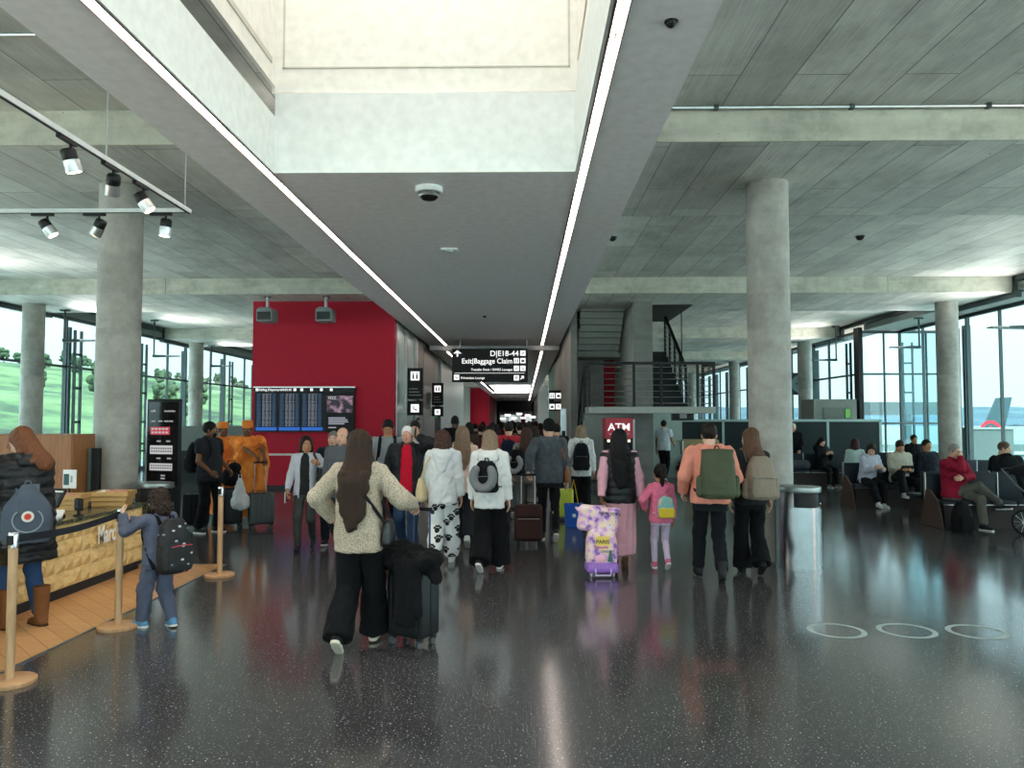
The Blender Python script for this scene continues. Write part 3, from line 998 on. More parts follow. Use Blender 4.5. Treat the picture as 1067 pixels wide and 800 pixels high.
# ---- slim posts in the corridor
t = thing('call_post', 'tall slim steel post with buttons beside the stair wall', 'post', (1.16, 22.6, 0))
MB().box(-.09, .09, -.03, .03, 0, 2.15).build('post', M['alu'], t, bevel=.01)
MB().box(-.05, .05, -.034, -.03, 1.0, 1.5).build('button_panel', M['black'], t)
t = thing('emergency_sign', 'small green running man sign on the left corridor wall', 'sign', (-3.4, 29.5, 2.1))
MB().box(0, .03, -.2, .2, -.16, .16).build('panel', emit('25b04a', .8, 'green_sign'), t)
for y, z in ((24.3, 2.55), (24.35, 1.72)):
    t = thing('wall_device', 'small framed black device on the left corridor wall, %s one' % ('upper' if z > 2 else 'lower'), 'wall device', (-3.38, y, z), 0, 'devices on the corridor wall')
    MB().box(0, .06, -.16, .16, -.16, .16).build('case', M['black'], t)
    MB().box(.02, .2, -.168, -.16, -.1, .1).build('face', plain('aeb3b3', .4), t)

# ---- far end of the corridor
t = thing('far_display_wall', 'dark board closing the far end of the corridor', 'board', (-1.0, 92, 2.9))
MB().box(-1.9, 1.9, 0, .2, 0, 1.3).build('board', plain('20272a', .5), t)
names = ('leftmost', 'second from left', 'third from left', 'fourth from left', 'fifth from left', 'sixth from left', 'rightmost')
for i, (x, z, y) in enumerate(((-2.3, 2.0, 84), (-1.7, 2.35, 80), (-1.1, 2.05, 86), (-.5, 2.5, 82), (-.1, 2.1, 88), (.4, 2.35, 84), (.9, 2.15, 80))):
    t = thing('shop_light', 'small white lit box at the far end of the corridor, ' + names[i], 'light', (x, y, z), 0, 'lit shop boxes far away')
    MB().box(-.3, .3, 0, .1, -.1, .1).build('diffuser', emit('f3f6f6', 1.6), t)
    MB().box(-.32, .32, .1, .2, -.12, .12).build('case', M['black'], t)
    MB().tube([(0, .1, .1), (0, .1, 4.3 - z)], .02, 6).build('hanger_rod', M['black'], t)
t = thing('shop_front', 'pale lit shop front closing the far end of the corridor', 'shop front', (-1.0, 98, 0))
MB().box(-2.2, 2.2, 0, .3, 0, 2.9).build('wall', plain('8d9494', .5), t)
for q in range(4): MB().box(-2.0 + q * 1.02, -1.1 + q * 1.02, -.05, 0, .9, 2.5).build('lit_panel', emit('cfdad8', .55 if q % 2 else .3), t)
MB().box(.6, 1.2, -.08, -.05, 1.2, 2.7).build('red_banner', plain('c0222f', .5), t)

# ---- dark partition, vehicle, office kiosk, clock on the right
PT = thing('dark_partition', 'long dark teal partition with white frame behind the stair', 'partition', (4.95, 26, 0))
for i in range(4):
    x = i * 1.75
    MB().box(x + .04, x + 1.71, -.02, .02, .1, 1.76).build('panel', plain('0a1b1e', .55), PT)
fr = MB().box(0, 7.04, -.03, .03, 1.76, 1.84)
fr.build('top_rail', plain('9fb5b2', .4), PT)
for i in range(5): MB().box(i * 1.75 - .04, i * 1.75 + .04, -.03, .03, 0, 1.8).build('post', plain('9fb5b2', .4), PT)
t = thing('wall_badge', 'small gold emblem on the dark partition', 'emblem', (6.1, 25.96, 1.5))
MB().ball((0, 0, 0), (.12, .01, .06), 12, 6, R(-.3, 'Y')).build('badge', plain('c9a640', .35, .6), t)

EC = thing('passenger_cart', 'electric passenger cart with beige bench seats by the partition', 'cart', (5.55, 24.6, 0), 0)
MB().box(-.75, .75, -.9, .9, .22, .38).build('chassis', M['satin'], EC, bevel=.03)
MB().box(-.72, .72, -.85, -.3, .38, .52).build('lower_body', plain('2a3033', .5), EC, bevel=.04)
rbox((1.2, .5, .14), (0, -.55, .62), .05, plain('a99a72', .6), 'seat', EC)
rbox((1.2, .16, .5), (0, -.22, .96), .07, plain('a99a72', .6), 'backrest', EC)
rbox((1.2, .5, .14), (0, .35, .62), .05, plain('a99a72', .6), 'seat', EC)
for x in (-.62, .62):
    for y in (-.6, .6):
        MB().lathe([(.14, -.06), (.21, -.05), (.21, .05), (.14, .06)], 20, T((x, y, .215)) @ R(PI / 2, 'Y')).build('wheel', M['rubber'], EC, smooth='auto')
MB().tube([(-.66, -.8, .4), (-.66, -.8, 1.15), (-.66, .1, 1.15)], .02, 8).build('side_rail', M['alu'], EC)
MB().tube([(.66, -.8, .4), (.66, -.8, 1.0), (.66, .1, 1.0)], .02, 8).build('side_rail', M['alu'], EC)

KX = thing('door_kiosk', 'grey door enclosure with steel handle and green exit sign by the glazing', 'door enclosure', (10.95, 27.2, 0))
MB().box(-.75, .75, 0, 1.2, 0, 2.55).build('housing', plain('7b7f78', .55), KX)
d = MB().box(-.42, .55, -.03, 0, 0, 2.25).build('door', plain('6b6f69', .5), KX)
MB().tube([(.06, -.09, .5), (.06, -.09, 1.75)], .035, 8).build('handle', M['chrome'], d)
MB().box(.34, .5, -.06, -.03, 1.9, 2.2).build('exit_sign', emit('5fae4a', .5), KX)
CK = thing('station_clock', 'square dark wall clock with round face on a glazing post', 'clock', (11.3, 31.6, 3.3))
MB().box(-.5, .5, 0, .25, -.45, .45).build('case', plain('2c3a3d', .5), CK)
MB().lathe([(.36, 0), (.36, .02)], 32, T((0, -.02, 0)) @ R(PI / 2, 'X') @ T((0, 0, -.02))).build('face', plain('6f8a8c', .4), CK)
MB().box(-.015, .015, -.045, -.035, 0, .3).box(-.2, 0, -.045, -.035, -.015, .015).build('hands', M['black'], CK)
MB().box(-.04, .04, .05, .13, .45, 1.66).build('hanger', M['steel'], CK)
t = thing('small_display', 'small dark display box hanging under the stair landing', 'display', (4.5, 21.8, 1.8))
MB().box(-.3, .3, 0, .2, 0, .32).build('case', M['black'], t)
MB().box(-.1, .1, -.01, 0, .06, .26).build('face', plain('8f9a9a', .4), t)
MB().tube([(0, .1, .32), (0, .1, 3.16)], .015, 6).build('hanger_rod', M['black'], t)

# ---- waste bins
def bin_(label, loc, rz, k=1.0, door=True):
    t = thing('waste_bin', label, 'waste bin', loc, rz, 'stainless waste bins')
    n = 40
    prof = []
    for i in range(n):
        a = 2 * PI * i / n
        prof.append((.27 * math.copysign(abs(math.cos(a)) ** .8, math.cos(a)), .20 * math.copysign(abs(math.sin(a)) ** .8, math.sin(a))))
    b = MB(); b.prism(prof, .72, T((0, 0, .03)))
    b.build('body', M['inox'], t, smooth='auto')
    rb = MB(); rb.prism([(x * .9, y * .9) for x, y in prof], .17, T((0, 0, .75))); rb.build('opening', M['black'], t)
    back = [(x, y) for x, y in prof if x < .02]
    MB().prism(back, .19, T((0, 0, .745))).build('back_shell', M['inox'], t, smooth='auto')
    MB().prism([(x * 1.02, y * 1.02) for x, y in prof], .07, T((0, 0, .925))).build('lid', plain('8f9694', .35, .9), t, bevel=.008, smooth='auto')
    MB().prism([(x * 1.04, y * 1.04) for x, y in prof], .03).build('base', M['inox'], t, smooth='auto')
    d = MB().prism([(x * 1.015 + .004, y * .8) for x, y in prof if x > .05], .68, T((0, 0, .05))).build('door', plain('8f9597', .32, .8), t, smooth='auto')
    MB().lathe([(.012, 0), (.02, .01), (.02, .03)], 12, T((.26, -.06, .8)) @ R(PI / 2, 'Y')).build('lock', M['chrome'], t)
    pic = MB()
    mm = T((.279, .03, .56)) @ R(PI / 2, 'Z') @ R(PI / 2, 'X')
    pic.box(-.01, .012, -.04, .02, 0, .002, mm).ball((0, .045, .001), (.014, .014, .002), 10, 6, mm).box(-.05, 0, -.005, .006, 0, .002, mm @ R(.6, 'Z'))
    pic.box(-.06, -.03, -.09, -.05, 0, .002, mm).box(.0, .012, -.09, -.04, 0, .002, mm)
    pic.build('pictogram', M['black'], d)
    return t


bin_('stainless steel waste bin beside the tall column at right', (3.36, 9.55, 0), -.55)
bin_('stainless steel waste bin behind the market counter at left', (-4.83, 9.98, 0), -.4)

# ---- floor stickers
ringm = plain('b9c6c6', .5, name='worn_white_floor_print')
for i, (x, y) in enumerate(((2.68, 6.72), (3.28, 6.73), (3.86, 6.70))):
    t = thing('floor_sticker', ('white ring on the floor, nearest to the waste bin', 'white ring on the floor, middle one of three', 'white ring on the floor, farthest from the waste bin')[i], 'floor sticker', (x, y, .0006), 0, 'round floor stickers')
    for nm, ra, rb_ in (('ring', .195, .24),):
        vs, fs = [], []
        for j in range(64):
            a = 2 * PI * j / 64
            for q, r in enumerate((ra, rb_)):
                vs.append((r * math.cos(a), r * math.sin(a), .0008))
        for j in range(64):
            k = (j + 1) % 64
            fs.append((2 * j, 2 * j + 1, 2 * k + 1, 2 * k))
        MB().add(vs, fs).build(nm, ringm, t)

# ---- outside: terminal wing and aircraft tail
tw = thing('terminal_wing', 'pale terminal wing with white railings outside the right glazing', 'building', (24, 55, -4.5))
MB().box(-6, 14, 0, 14, 0, 4.6).build('wall', plain('4f6361', .6), tw)
for z in (1.2, 2.6, 3.9): 
    MB().box(-6.1, 14.1, -.1, -.02, z, z + .22).build('railing', plain('8fa09e', .5), tw)
w_ = MB()
for i in range(12): w_.box(-5.5 + i * 1.6, -4.6 + i * 1.6, -.06, 0, 1.6, 2.4).box(-5.5 + i * 1.6, -4.6 + i * 1.6, -.06, 0, 2.95, 3.7)
w_.build('windows', plain('5d7c82', .2), tw)
gt = thing('gate_gantry', 'dark steel gantry standing outside behind the glazed corner', 'gantry', (20.5, 42, -4.5))
MB().box(-2.4, 3.2, 0, .6, 6.6, 7.3).build('beam', M['steel'], gt)
for x in (-2.2, .4, 3.0): MB().box(x - .15, x + .15, .1, .4, 0, 6.7).build('post', M['steel'], gt)
pw = thing('parapet_wall', 'pale concrete parapet outside the right glazing', 'parapet', (20, 30, -4.5))
MB().box(-2.9, -1.1, 0, .3, 0, 5.96).build('wall', plain('53605e', .7), pw)
MB().box(-2.95, -1.05, -.05, .35, 5.96, 6.03).build('coping', plain('7a8784', .6), pw)
AP = thing('aircraft_tail', 'dark aircraft tail fin with a red ringed leaf emblem outside', 'aircraft', (66.7, 110, -4.5))
fin_m = plain('2f494e', .35)
MB().prism([(-4.6, 0), (-2.5, 3.3), (.3, 9.5), (2.4, 9.6), (1.2, 5.0), (.2, 1.2), (.3, 0)], .45, T((0, .2, 0)) @ R(PI / 2, 'X')).build('fin', fin_m, AP)
MB().lathe([(.2, 0), (1.6, 4), (1.9, 8), (1.9, 26), (1.2, 31), (.1, 33)], 24, T((2, 0, 1.2)) @ R(-PI / 2, 'Y')).build('fuselage', plain('8fa0a0', .35), AP, smooth='auto')
rd = plain('e0303c', .4)
vs, fs = [], []
for j in range(25):
    a = -.7 + 4.0 * j / 24
    for r in (1.2, 1.6): vs.append((-.75 + r * math.cos(a), -.27, 4.7 + r * math.sin(a)))
for j in range(24): fs.append((2 * j, 2 * j + 1, 2 * j + 3, 2 * j + 2))
lf = MB().add(vs, fs)
leaf = [(0, 1.0), (.2, .65), (.4, .75), (.35, .3), (.65, .5), (.7, .3), (.95, .2), (.5, -.2), (.55, -.4), (.06, -.3), (.06, -.6), (-.06, -.6), (-.06, -.3), (-.55, -.4), (-.5, -.2), (-.95, .2), (-.7, .3), (-.65, .5), (-.35, .3), (-.4, .75), (-.2, .65)]
lf.prism([(x * .9, z * .9) for x, z in leaf], .03, T((-.75, -.26, 4.7)) @ R(PI / 2, 'X'))
lf.build('emblem', rd, AP, label='red leaf inside an open red ring')
# trees on the meadow outside left
tm = NT('tree_foliage'); tm.set(Base_Color=tm.ramp(tm.noise(tm.coord((1, 1, 1)), 1.4, 5), [(.35, lin('1a2c1b')), (.65, lin('3c5330'))]), Roughness=.9)
rt = random.Random(11)


def dup(root, loc, rz, k):
    r = root.copy(); scene.collection.objects.link(r); r.location = loc; r.rotation_euler = (0, 0, rz); r.scale = (k, k, k)
    for ch in list(root.children):
        q = ch.copy(); scene.collection.objects.link(q); q.parent = r
    return r


protos = []
spots = []
for i in range(52): spots.append((-322 + rt.uniform(-14, 14), 440 + i * 12 + rt.uniform(-1, 1), 1))
for i in range(34):
    q = rt.uniform(.42, .66); y = rt.uniform(180, 620)
    if q * y < 298 and all((q * y + a[0]) ** 2 + (y - a[1]) ** 2 > 170 for a in spots): spots.append((-q * y, y, 0))
for i, (x, y, crest) in enumerate(spots):
    rz, k, g = rt.uniform(0, 6), rt.uniform(.75, 1.25), hill_z(x, y)
    if len(protos) < 5:
        t = thing('distant_tree', 'green tree on the hillside outside the left glazing', 'tree', (x, y, g), rz, 'trees on the hillside outside')
        h = 8.5
        MB().lathe([(.35, -2), (.2, h * .5)], 8).build('trunk', plain('3a2e24', .9), t)
        cr_ = MB()
        for q in range(16):
            a = rt.uniform(0, 6.3); z = rt.uniform(.28, .92); rr = .30 * math.sin(PI * min(1, z * .95)) * rt.uniform(.5, 1)
            cr_.ball((rr * h * math.cos(a), rr * h * math.sin(a), h * z), [h * rt.uniform(.10, .19) for _ in range(3)], 8, 6)
        cr_.build('crown', tm.m, t, smooth=True)
        protos.append(t)
    else:
        t = dup(protos[i % 5], (x, y, g), rz, k)
    if crest: t['label'] = 'tree in the wooded crest of the hill outside left'; t['group'] = 'trees along the hill crest'
    else: t['label'] = 'single tree on the green slope outside left'; t['group'] = 'trees on the green slope'
# ================================================================== market counter and queue posts
CX = -4.66
ct = thing('market_counter', 'market counter with faceted oak front, dark plinth and stone top', 'counter', (CX, 9.38, 0))
L = 6.4
MB().box(-.78, .0, -L, 0, .11, .75).build('carcass', M['facet'], ct)
MB().box(-.74, -.03, -L, -.03, 0, .11).build('plinth', plain('23262b', .5), ct)
fm = MB(); s = .155; rf = random.Random(3)
nrow = 4
for i in range(int(L / s)):
    for j in range(nrow):
        y0 = -L + i * s; z0 = .115 + j * (.63 / nrow); dz = .63 / nrow
        q = [(0, y0, z0), (0, y0 + s, z0), (0, y0 + s, z0 + dz), (0, y0, z0 + dz)]
        ap = (.042, y0 + s * rf.choice((.3, .5, .7)), z0 + dz * rf.choice((.3, .5, .7)))
        fm.add(q + [ap], [(0, 1, 4), (1, 2, 4), (2, 3, 4), (3, 0, 4)])
for i in range(5):
    for j in range(nrow):
        x0 = -.78 + i * .156; z0 = .115 + j * (.63 / nrow); dz = .63 / nrow
        q = [(x0 + .156, 0, z0), (x0, 0, z0), (x0, 0, z0 + dz), (x0 + .156, 0, z0 + dz)]
        fm.add(q + [(x0 + .078, .022, z0 + dz * .5)], [(0, 1, 4), (1, 2, 4), (2, 3, 4), (3, 0, 4)])
fm.build('faceted_front', M['facet'], ct)
gr = NT('green_granite')
v = gr.n('TexVoronoi', Scale=60.0); gr.l(gr.coord(), v.inputs['Vector'])
gr.set(Base_Color=gr.ramp(gr.noise(gr.coord(), 40, 4), [(.35, lin('2c3026')), (.55, lin('5b5b48')), (.7, lin('7d7a63'))]), Roughness=.12)
MB().box(-.80, .03, -L, .03, .75, .79).build('worktop', gr.m, ct, bevel=.004)
MB().box(-.6, .03, -.02, .06, .62, .80).build('end_panel', gr.m, ct)
text('lettering', 'March', .27, (.058, -1.09, .465), (PI / 2, 0, PI / 2), plain('f7f6f2', .4), ct, 'LEFT', ext=.003, sx_=.66)

bc = thing('oak_cabinet', 'tall oak cabinet panel behind the market counter', 'cabinet', (-6.6, 9.38, 0))
MB().box(-1.6, 1.05, 0, .5, 0, 1.63).build('carcass', M['cabinet'], bc, bevel=.004)
MB().box(-.14, -.132, -.006, 0, .05, 1.6).build('joint', plain('4e2f1b', .6), bc)
MB().box(-.135, 1.04, -.012, -.002, .05, 1.61).build('door', M['cabinet'], bc)
MB().box(-1.58, -.145, -.012, -.002, .05, 1.61).build('door', M['cabinet'], bc)
t = thing('screen_post', 'dark upright screen edge beside the oak cabinet', 'screen', (-5.42, 9.7, 0))
MB().box(-.05, .04, -.03, .03, .0, 1.45).build('frame', M['black'], t)
MB().box(-.10, -.06, -.03, .03, .0, 1.45).build('glass', plain('51615f', .2), t)

# on the counter
CT = .79
t = thing('card_terminal', 'black till tablet tilted on the counter behind the woman', 'till', (-4.95, 8.03, CT), -.35)
MB().box(-.10, .10, -.08, .08, 0, .02).build('foot', M['black'], t)
MB().tube([(0, 0, .02), (0, .02, .1)], .025, 10).build('stem', M['black'], t)
rbox((.30, .025, .21), (0, 0, 0), .01, M['satin'], 'tablet', t).matrix_local = T((0, 0, .2)) @ R(-.5, 'X')
o = MB().box(-.12, .12, -.016, -.012, -.085, .045).build('screen', plain('3c3f45', .15), t); o.matrix_local = T((0, 0, .2)) @ R(-.5, 'X')
o = MB().box(-.13, .13, -.016, -.012, .058, .075).build('label_strip', plain('e6e6e4', .5), t); o.matrix_local = T((0, 0, .2)) @ R(-.5, 'X')
t = thing('contactless_reader', 'white and black contactless reader lying on the counter', 'card reader', (-4.78, 7.72, CT), .3)
rbox((.24, .17, .035), (0, 0, 0), .015, M['white_plastic'], 'case', t).matrix_local = T((0, 0, .06)) @ R(.35, 'X')
o = MB().box(-.08, .05, -.06, .05, .018, .021).build('screen', M['black'], t); o.matrix_local = T((0, 0, .06)) @ R(.35, 'X')
MB().box(-.1, .1, -.07, .08, 0, .045).build('stand', M['alu'], t, bevel=.01)
t = thing('pin_pad', 'small black pin pad on a stand near the counter edge', 'card reader', (-4.72, 8.12, CT), -.6)
rbox((.11, .05, .13), (0, 0, .12), .012, M['satin'], 'case', t)
MB().box(-.04, .04, -.028, -.025, .09, .17).build('screen', plain('23272c', .12), t)
MB().lathe([(.05, 0), (.05, .012), (.015, .02), (.015, .07)], 16).build('stand', M['black'], t, smooth='auto')
t = thing('white_screen', 'small white customer screen raised behind the crates', 'display', (-5.36, 9.02, CT), -.25)
MB().tube([(0, 0, 0), (0, 0, .22)], .012, 8).build('stem', M['black'], t)
MB().box(-.09, .09, -.06, .06, 0, .012).build('foot', M['black'], t)
rbox((.19, .02, .22), (0, 0, .32), .008, M['white_plastic'], 'case', t)
MB().box(-.075, .0, -.014, -.01, .25, .38).build('screen', plain('1d4a46', .2), t)
MB().box(.025, .05, -.014, -.01, .28, .36).build('symbol', plain('8d9898', .3), t)
def crate(label, x, y, rz, goods, group):
    t = thing('wooden_crate', label, 'crate', (x, y, CT), rz, 'crates of snacks on the counter')
    w, d, h = .36, .30, .16
    for j in range(3):
        z0 = .012 + j * .056
        k = 1 + .10 * j
        for yy in (-d / 2 * k, d / 2 * k): MB().box(-w / 2 * k, w / 2 * k, yy - .006, yy + .006, z0, z0 + .048).build('slat', plain('c7a26b', .6), t)
        for xx in (-w / 2 * k, w / 2 * k): MB().box(xx - .006, xx + .006, -d / 2 * k, d / 2 * k, z0, z0 + .048).build('slat', plain('b9925c', .6), t)
    MB().box(-w / 2, w / 2, -d / 2, d / 2, 0, .012).build('bottom', plain('b9925c', .6), t)
    return t
crate('wooden slatted crate of wrapped snacks on the counter corner', -4.90, 9.12, .2, None, None)
crate('wooden slatted crate behind the first, nearer the cabinet', -5.22, 8.72, .2, None, None)
rg = random.Random(8)
for i in range(16):
    bx, by = ((-4.90, 9.12) if i < 9 else (-5.22, 8.72))
    t = thing('snack_packet', 'wrapped snack packet in the crate, pinkish film' if i % 3 else 'wrapped snack packet in the crate, pale paper', 'snack', (bx + ((i % 9) % 3 - 1) * .11, by + ((i % 9) // 3 - 1) * .085, CT + .125 + .01 * (i % 2)), rg.uniform(-.2, .2) + .2, 'snacks in the crates')
    MB().ball((0, 0, .025), (.044, .036, .028), 12, 7).build('wrapper', plain('c98a72' if i % 3 else 'd8cdb8', .35), t, smooth=True)
    MB().box(-.052, -.042, -.025, .025, .02, .03).box(.042, .052, -.025, .025, .02, .03).build('seal', plain('d9b7a6', .4), t)
t = thing('menu_card', 'white patterned menu card standing on the counter at far left', 'menu card', (-5.05, 6.9, CT), .5)
mm_ = NT('patterned_card'); mm_.set(Base_Color=mm_.ramp(mm_.noise(mm_.coord(), 22, 3), [(.42, lin('3b3b3d')), (.5, lin('e8e6e3'))]), Roughness=.5)
MB().box(-.14, .14, -.008, .008, 0.01, .42).build('card', mm_.m, t)
MB().box(-.15, .15, -.05, .05, 0, .02).build('foot', M['satin'], t)

# ---- queue posts
def post(label, x, y):
    t = thing('queue_post', label, 'queue post', (x, y, .0), 0, 'wooden queue posts along the parquet')
    MB().lathe([(.165, 0), (.168, .006), (.168, .026), (.16, .032)], 40).build('base', M['basewood'], t, smooth='auto')
    MB().lathe([(.03, .03), (.03, .93)], 24).build('pole', M['postwood'], t, smooth='auto')
    MB().lathe([(.032, .92), (.033, .925), (.033, 1.02), (.028, 1.03)], 24).build('steel_cap', M['chrome'], t, smooth='auto')
    MB().box(-.02, .02, -.045, -.028, .945, 1.01).build('belt_slot', M['black'], t)
    return t


p1 = post('wooden queue post nearest to the viewer, at the left picture edge', -3.53, 5.3)
p2 = post('wooden queue post held by the boy with the backpack', -3.53, 6.71)
p3 = post('wooden queue post standing alone beyond the end of the parquet', -3.53, 8.94)
belt = MB(); n = 16
for i in range(n):
    a, b = i / n, (i + 1) / n
    za, zb = .98 - .03 * math.sin(PI * a), .98 - .03 * math.sin(PI * b)
    ya, yb = -(.033 + 1.344 * a), -(.033 + 1.344 * b)
    belt.add([(-.002, ya, za - .026), (.002, ya, za - .026), (.002, ya, za + .026), (-.002, ya, za + .026),
              (-.002, yb, zb - .026), (.002, yb, zb - .026), (.002, yb, zb + .026), (-.002, yb, zb + .026)],
             [(0, 4, 5, 1), (1, 5, 6, 2), (2, 6, 7, 3), (3, 7, 4, 0)])
belt.build('belt', plain('20242b', .7), p2)

# ---- menu totem
tt = thing('menu_totem', 'tall black menu board behind the steel bin at left', 'menu board', (-5.06, 10.75, 0), -.28)
MB().box(-.27, .27, -.03, .03, .1, 2.1).build('case', M['black'], tt, bevel=.006)
MB().box(-.29, -.27, -.035, .035, .02, 2.1).build('side_trim', M['alu'], tt)
MB().box(-.3, .3, -.2, .2, 0, .03).build('foot', M['satin'], tt)
MB().box(-.2, .2, -.03, .03, .02, .12).build('stem', M['satin'], tt)
sc = MB().box(-.25, .25, -.034, -.03, .9, 2.06).build('screen', plain('141014', .12), tt)
MB().box(-.21, .12, -.037, -.034, 1.60, 1.71).build('red_band', emit('b3303c', .6), sc)
b = MB()
for z in (1.62, 1.67): 
    for q in range(5): b.box(-.19 + q * .06, -.15 + q * .06, -.039, -.037, z, z + .025)
for z0, z1 in ((1.33, 1.45), (1.10, 1.20)): b.box(-.21, .17, -.037, -.034, z0, z1)
b.build('menu_panels', emit('c9c9c9', .5), sc)
b = MB()
for z in (1.36, 1.40, 1.125, 1.16):
    for q in range(9): b.box(-.19 + q * .04, -.165 + q * .04, -.039, -.037, z, z + .018)
b.build('menu_text', M['black'], sc)
text('lettering', 'caffè', .045, (-.21, -.036, 1.92), fx, emit('b9b9b9', .5), sc)
text('lettering', 'Sandwiches', .04, (.02, -.036, 1.92), fx, emit('b9b9b9', .5), sc)
b = MB()
for z, xs in ((1.78, (-.2, -.08, .02, .1)), (1.5, (-.1, .06)), (1.26, (-.1, .08)), (.98, (-.02,)), (1.02, (-.02,))):
    for x in xs: b.box(x, x + .07, -.036, -.034, z, z + .02)
b.build('menu_headings', emit('a9a9a9', .45), sc)

# ================================================================== seating
navy = plain('17212a', .55, name='navy_upholstery'); brn = plain('2e2523', .6, name='brown_base')


def bench(label, x, y, n, rz=0, w=.62, end=(1, 1)):
    """row of n seats facing -Y before rotation"""
    t = thing('waiting_bench', label, 'bench', (x, y, 0), rz, 'rows of waiting seats')
    L = n * w
    MB().prism([(.02, 0), (.62, 0), (.5, .38), (.06, .38)], L - .1, T((.05, 0, 0)) @ Matrix(((0, 0, 1, 0), (1, 0, 0, 0), (0, 1, 0, 0), (0, 0, 0, 1)))).build('base', brn, t)
    for i in range(n):
        x0 = i * w
        rbox((w - .03, .50, .07), (x0 + w / 2, .24, .425), .02, navy, 'seat', t)
        rbox((w - .03, .045, .46), (x0 + w / 2, .56, .66), .02, navy, 'backrest', t).rotation_euler = (0, 0, 0)
        MB().box(x0 + .015, x0 + w - .015, -.012, -.004, .395, .405).build('front_trim', M['alu'], t)
        if i < n - 1 or True:
            MB().box(x0 + .0, x0 + .012, .53, .59, .40, .90).build('side_trim', M['alu'], t)
    for e, xx in ((end[0], -.03), (end[1], L)):
        if e:
            MB().prism([(-.06, 0), (.68, 0), (.46, .62), (.34, .62), (.1, .45)], .035, T((xx, 0, 0)) @ Matrix(((0, 0, 1, 0), (1, 0, 0, 0), (0, 1, 0, 0), (0, 0, 0, 1)))).build('end_panel', plain('4b3a33', .5), t, bevel=.004)
    return t


bench('front row of dark waiting seats with the man in red', 6.95, 12.95, 4)
bench('second row of dark waiting seats where the couple reads', 6.88, 16.2, 4)
bench('rear left row of dark waiting seats near the tall column', 7.1, 20.9, 4)
bench('row of dark seats behind the couple, seats turned away', 12.3, 18.5, 5, PI)
bench('row of dark seats back to back with the front row', 9.6, 14.55, 4, PI, end=(1, 0))
bench('rear right row of dark waiting seats before the glazing', 10.0, 21.6, 3)
bench('dark waiting seats near the dark partition', 6.3, 23.6, 2)
# ================================================================== figures: implicit surfaces meshed by surface nets
f32 = np.float32


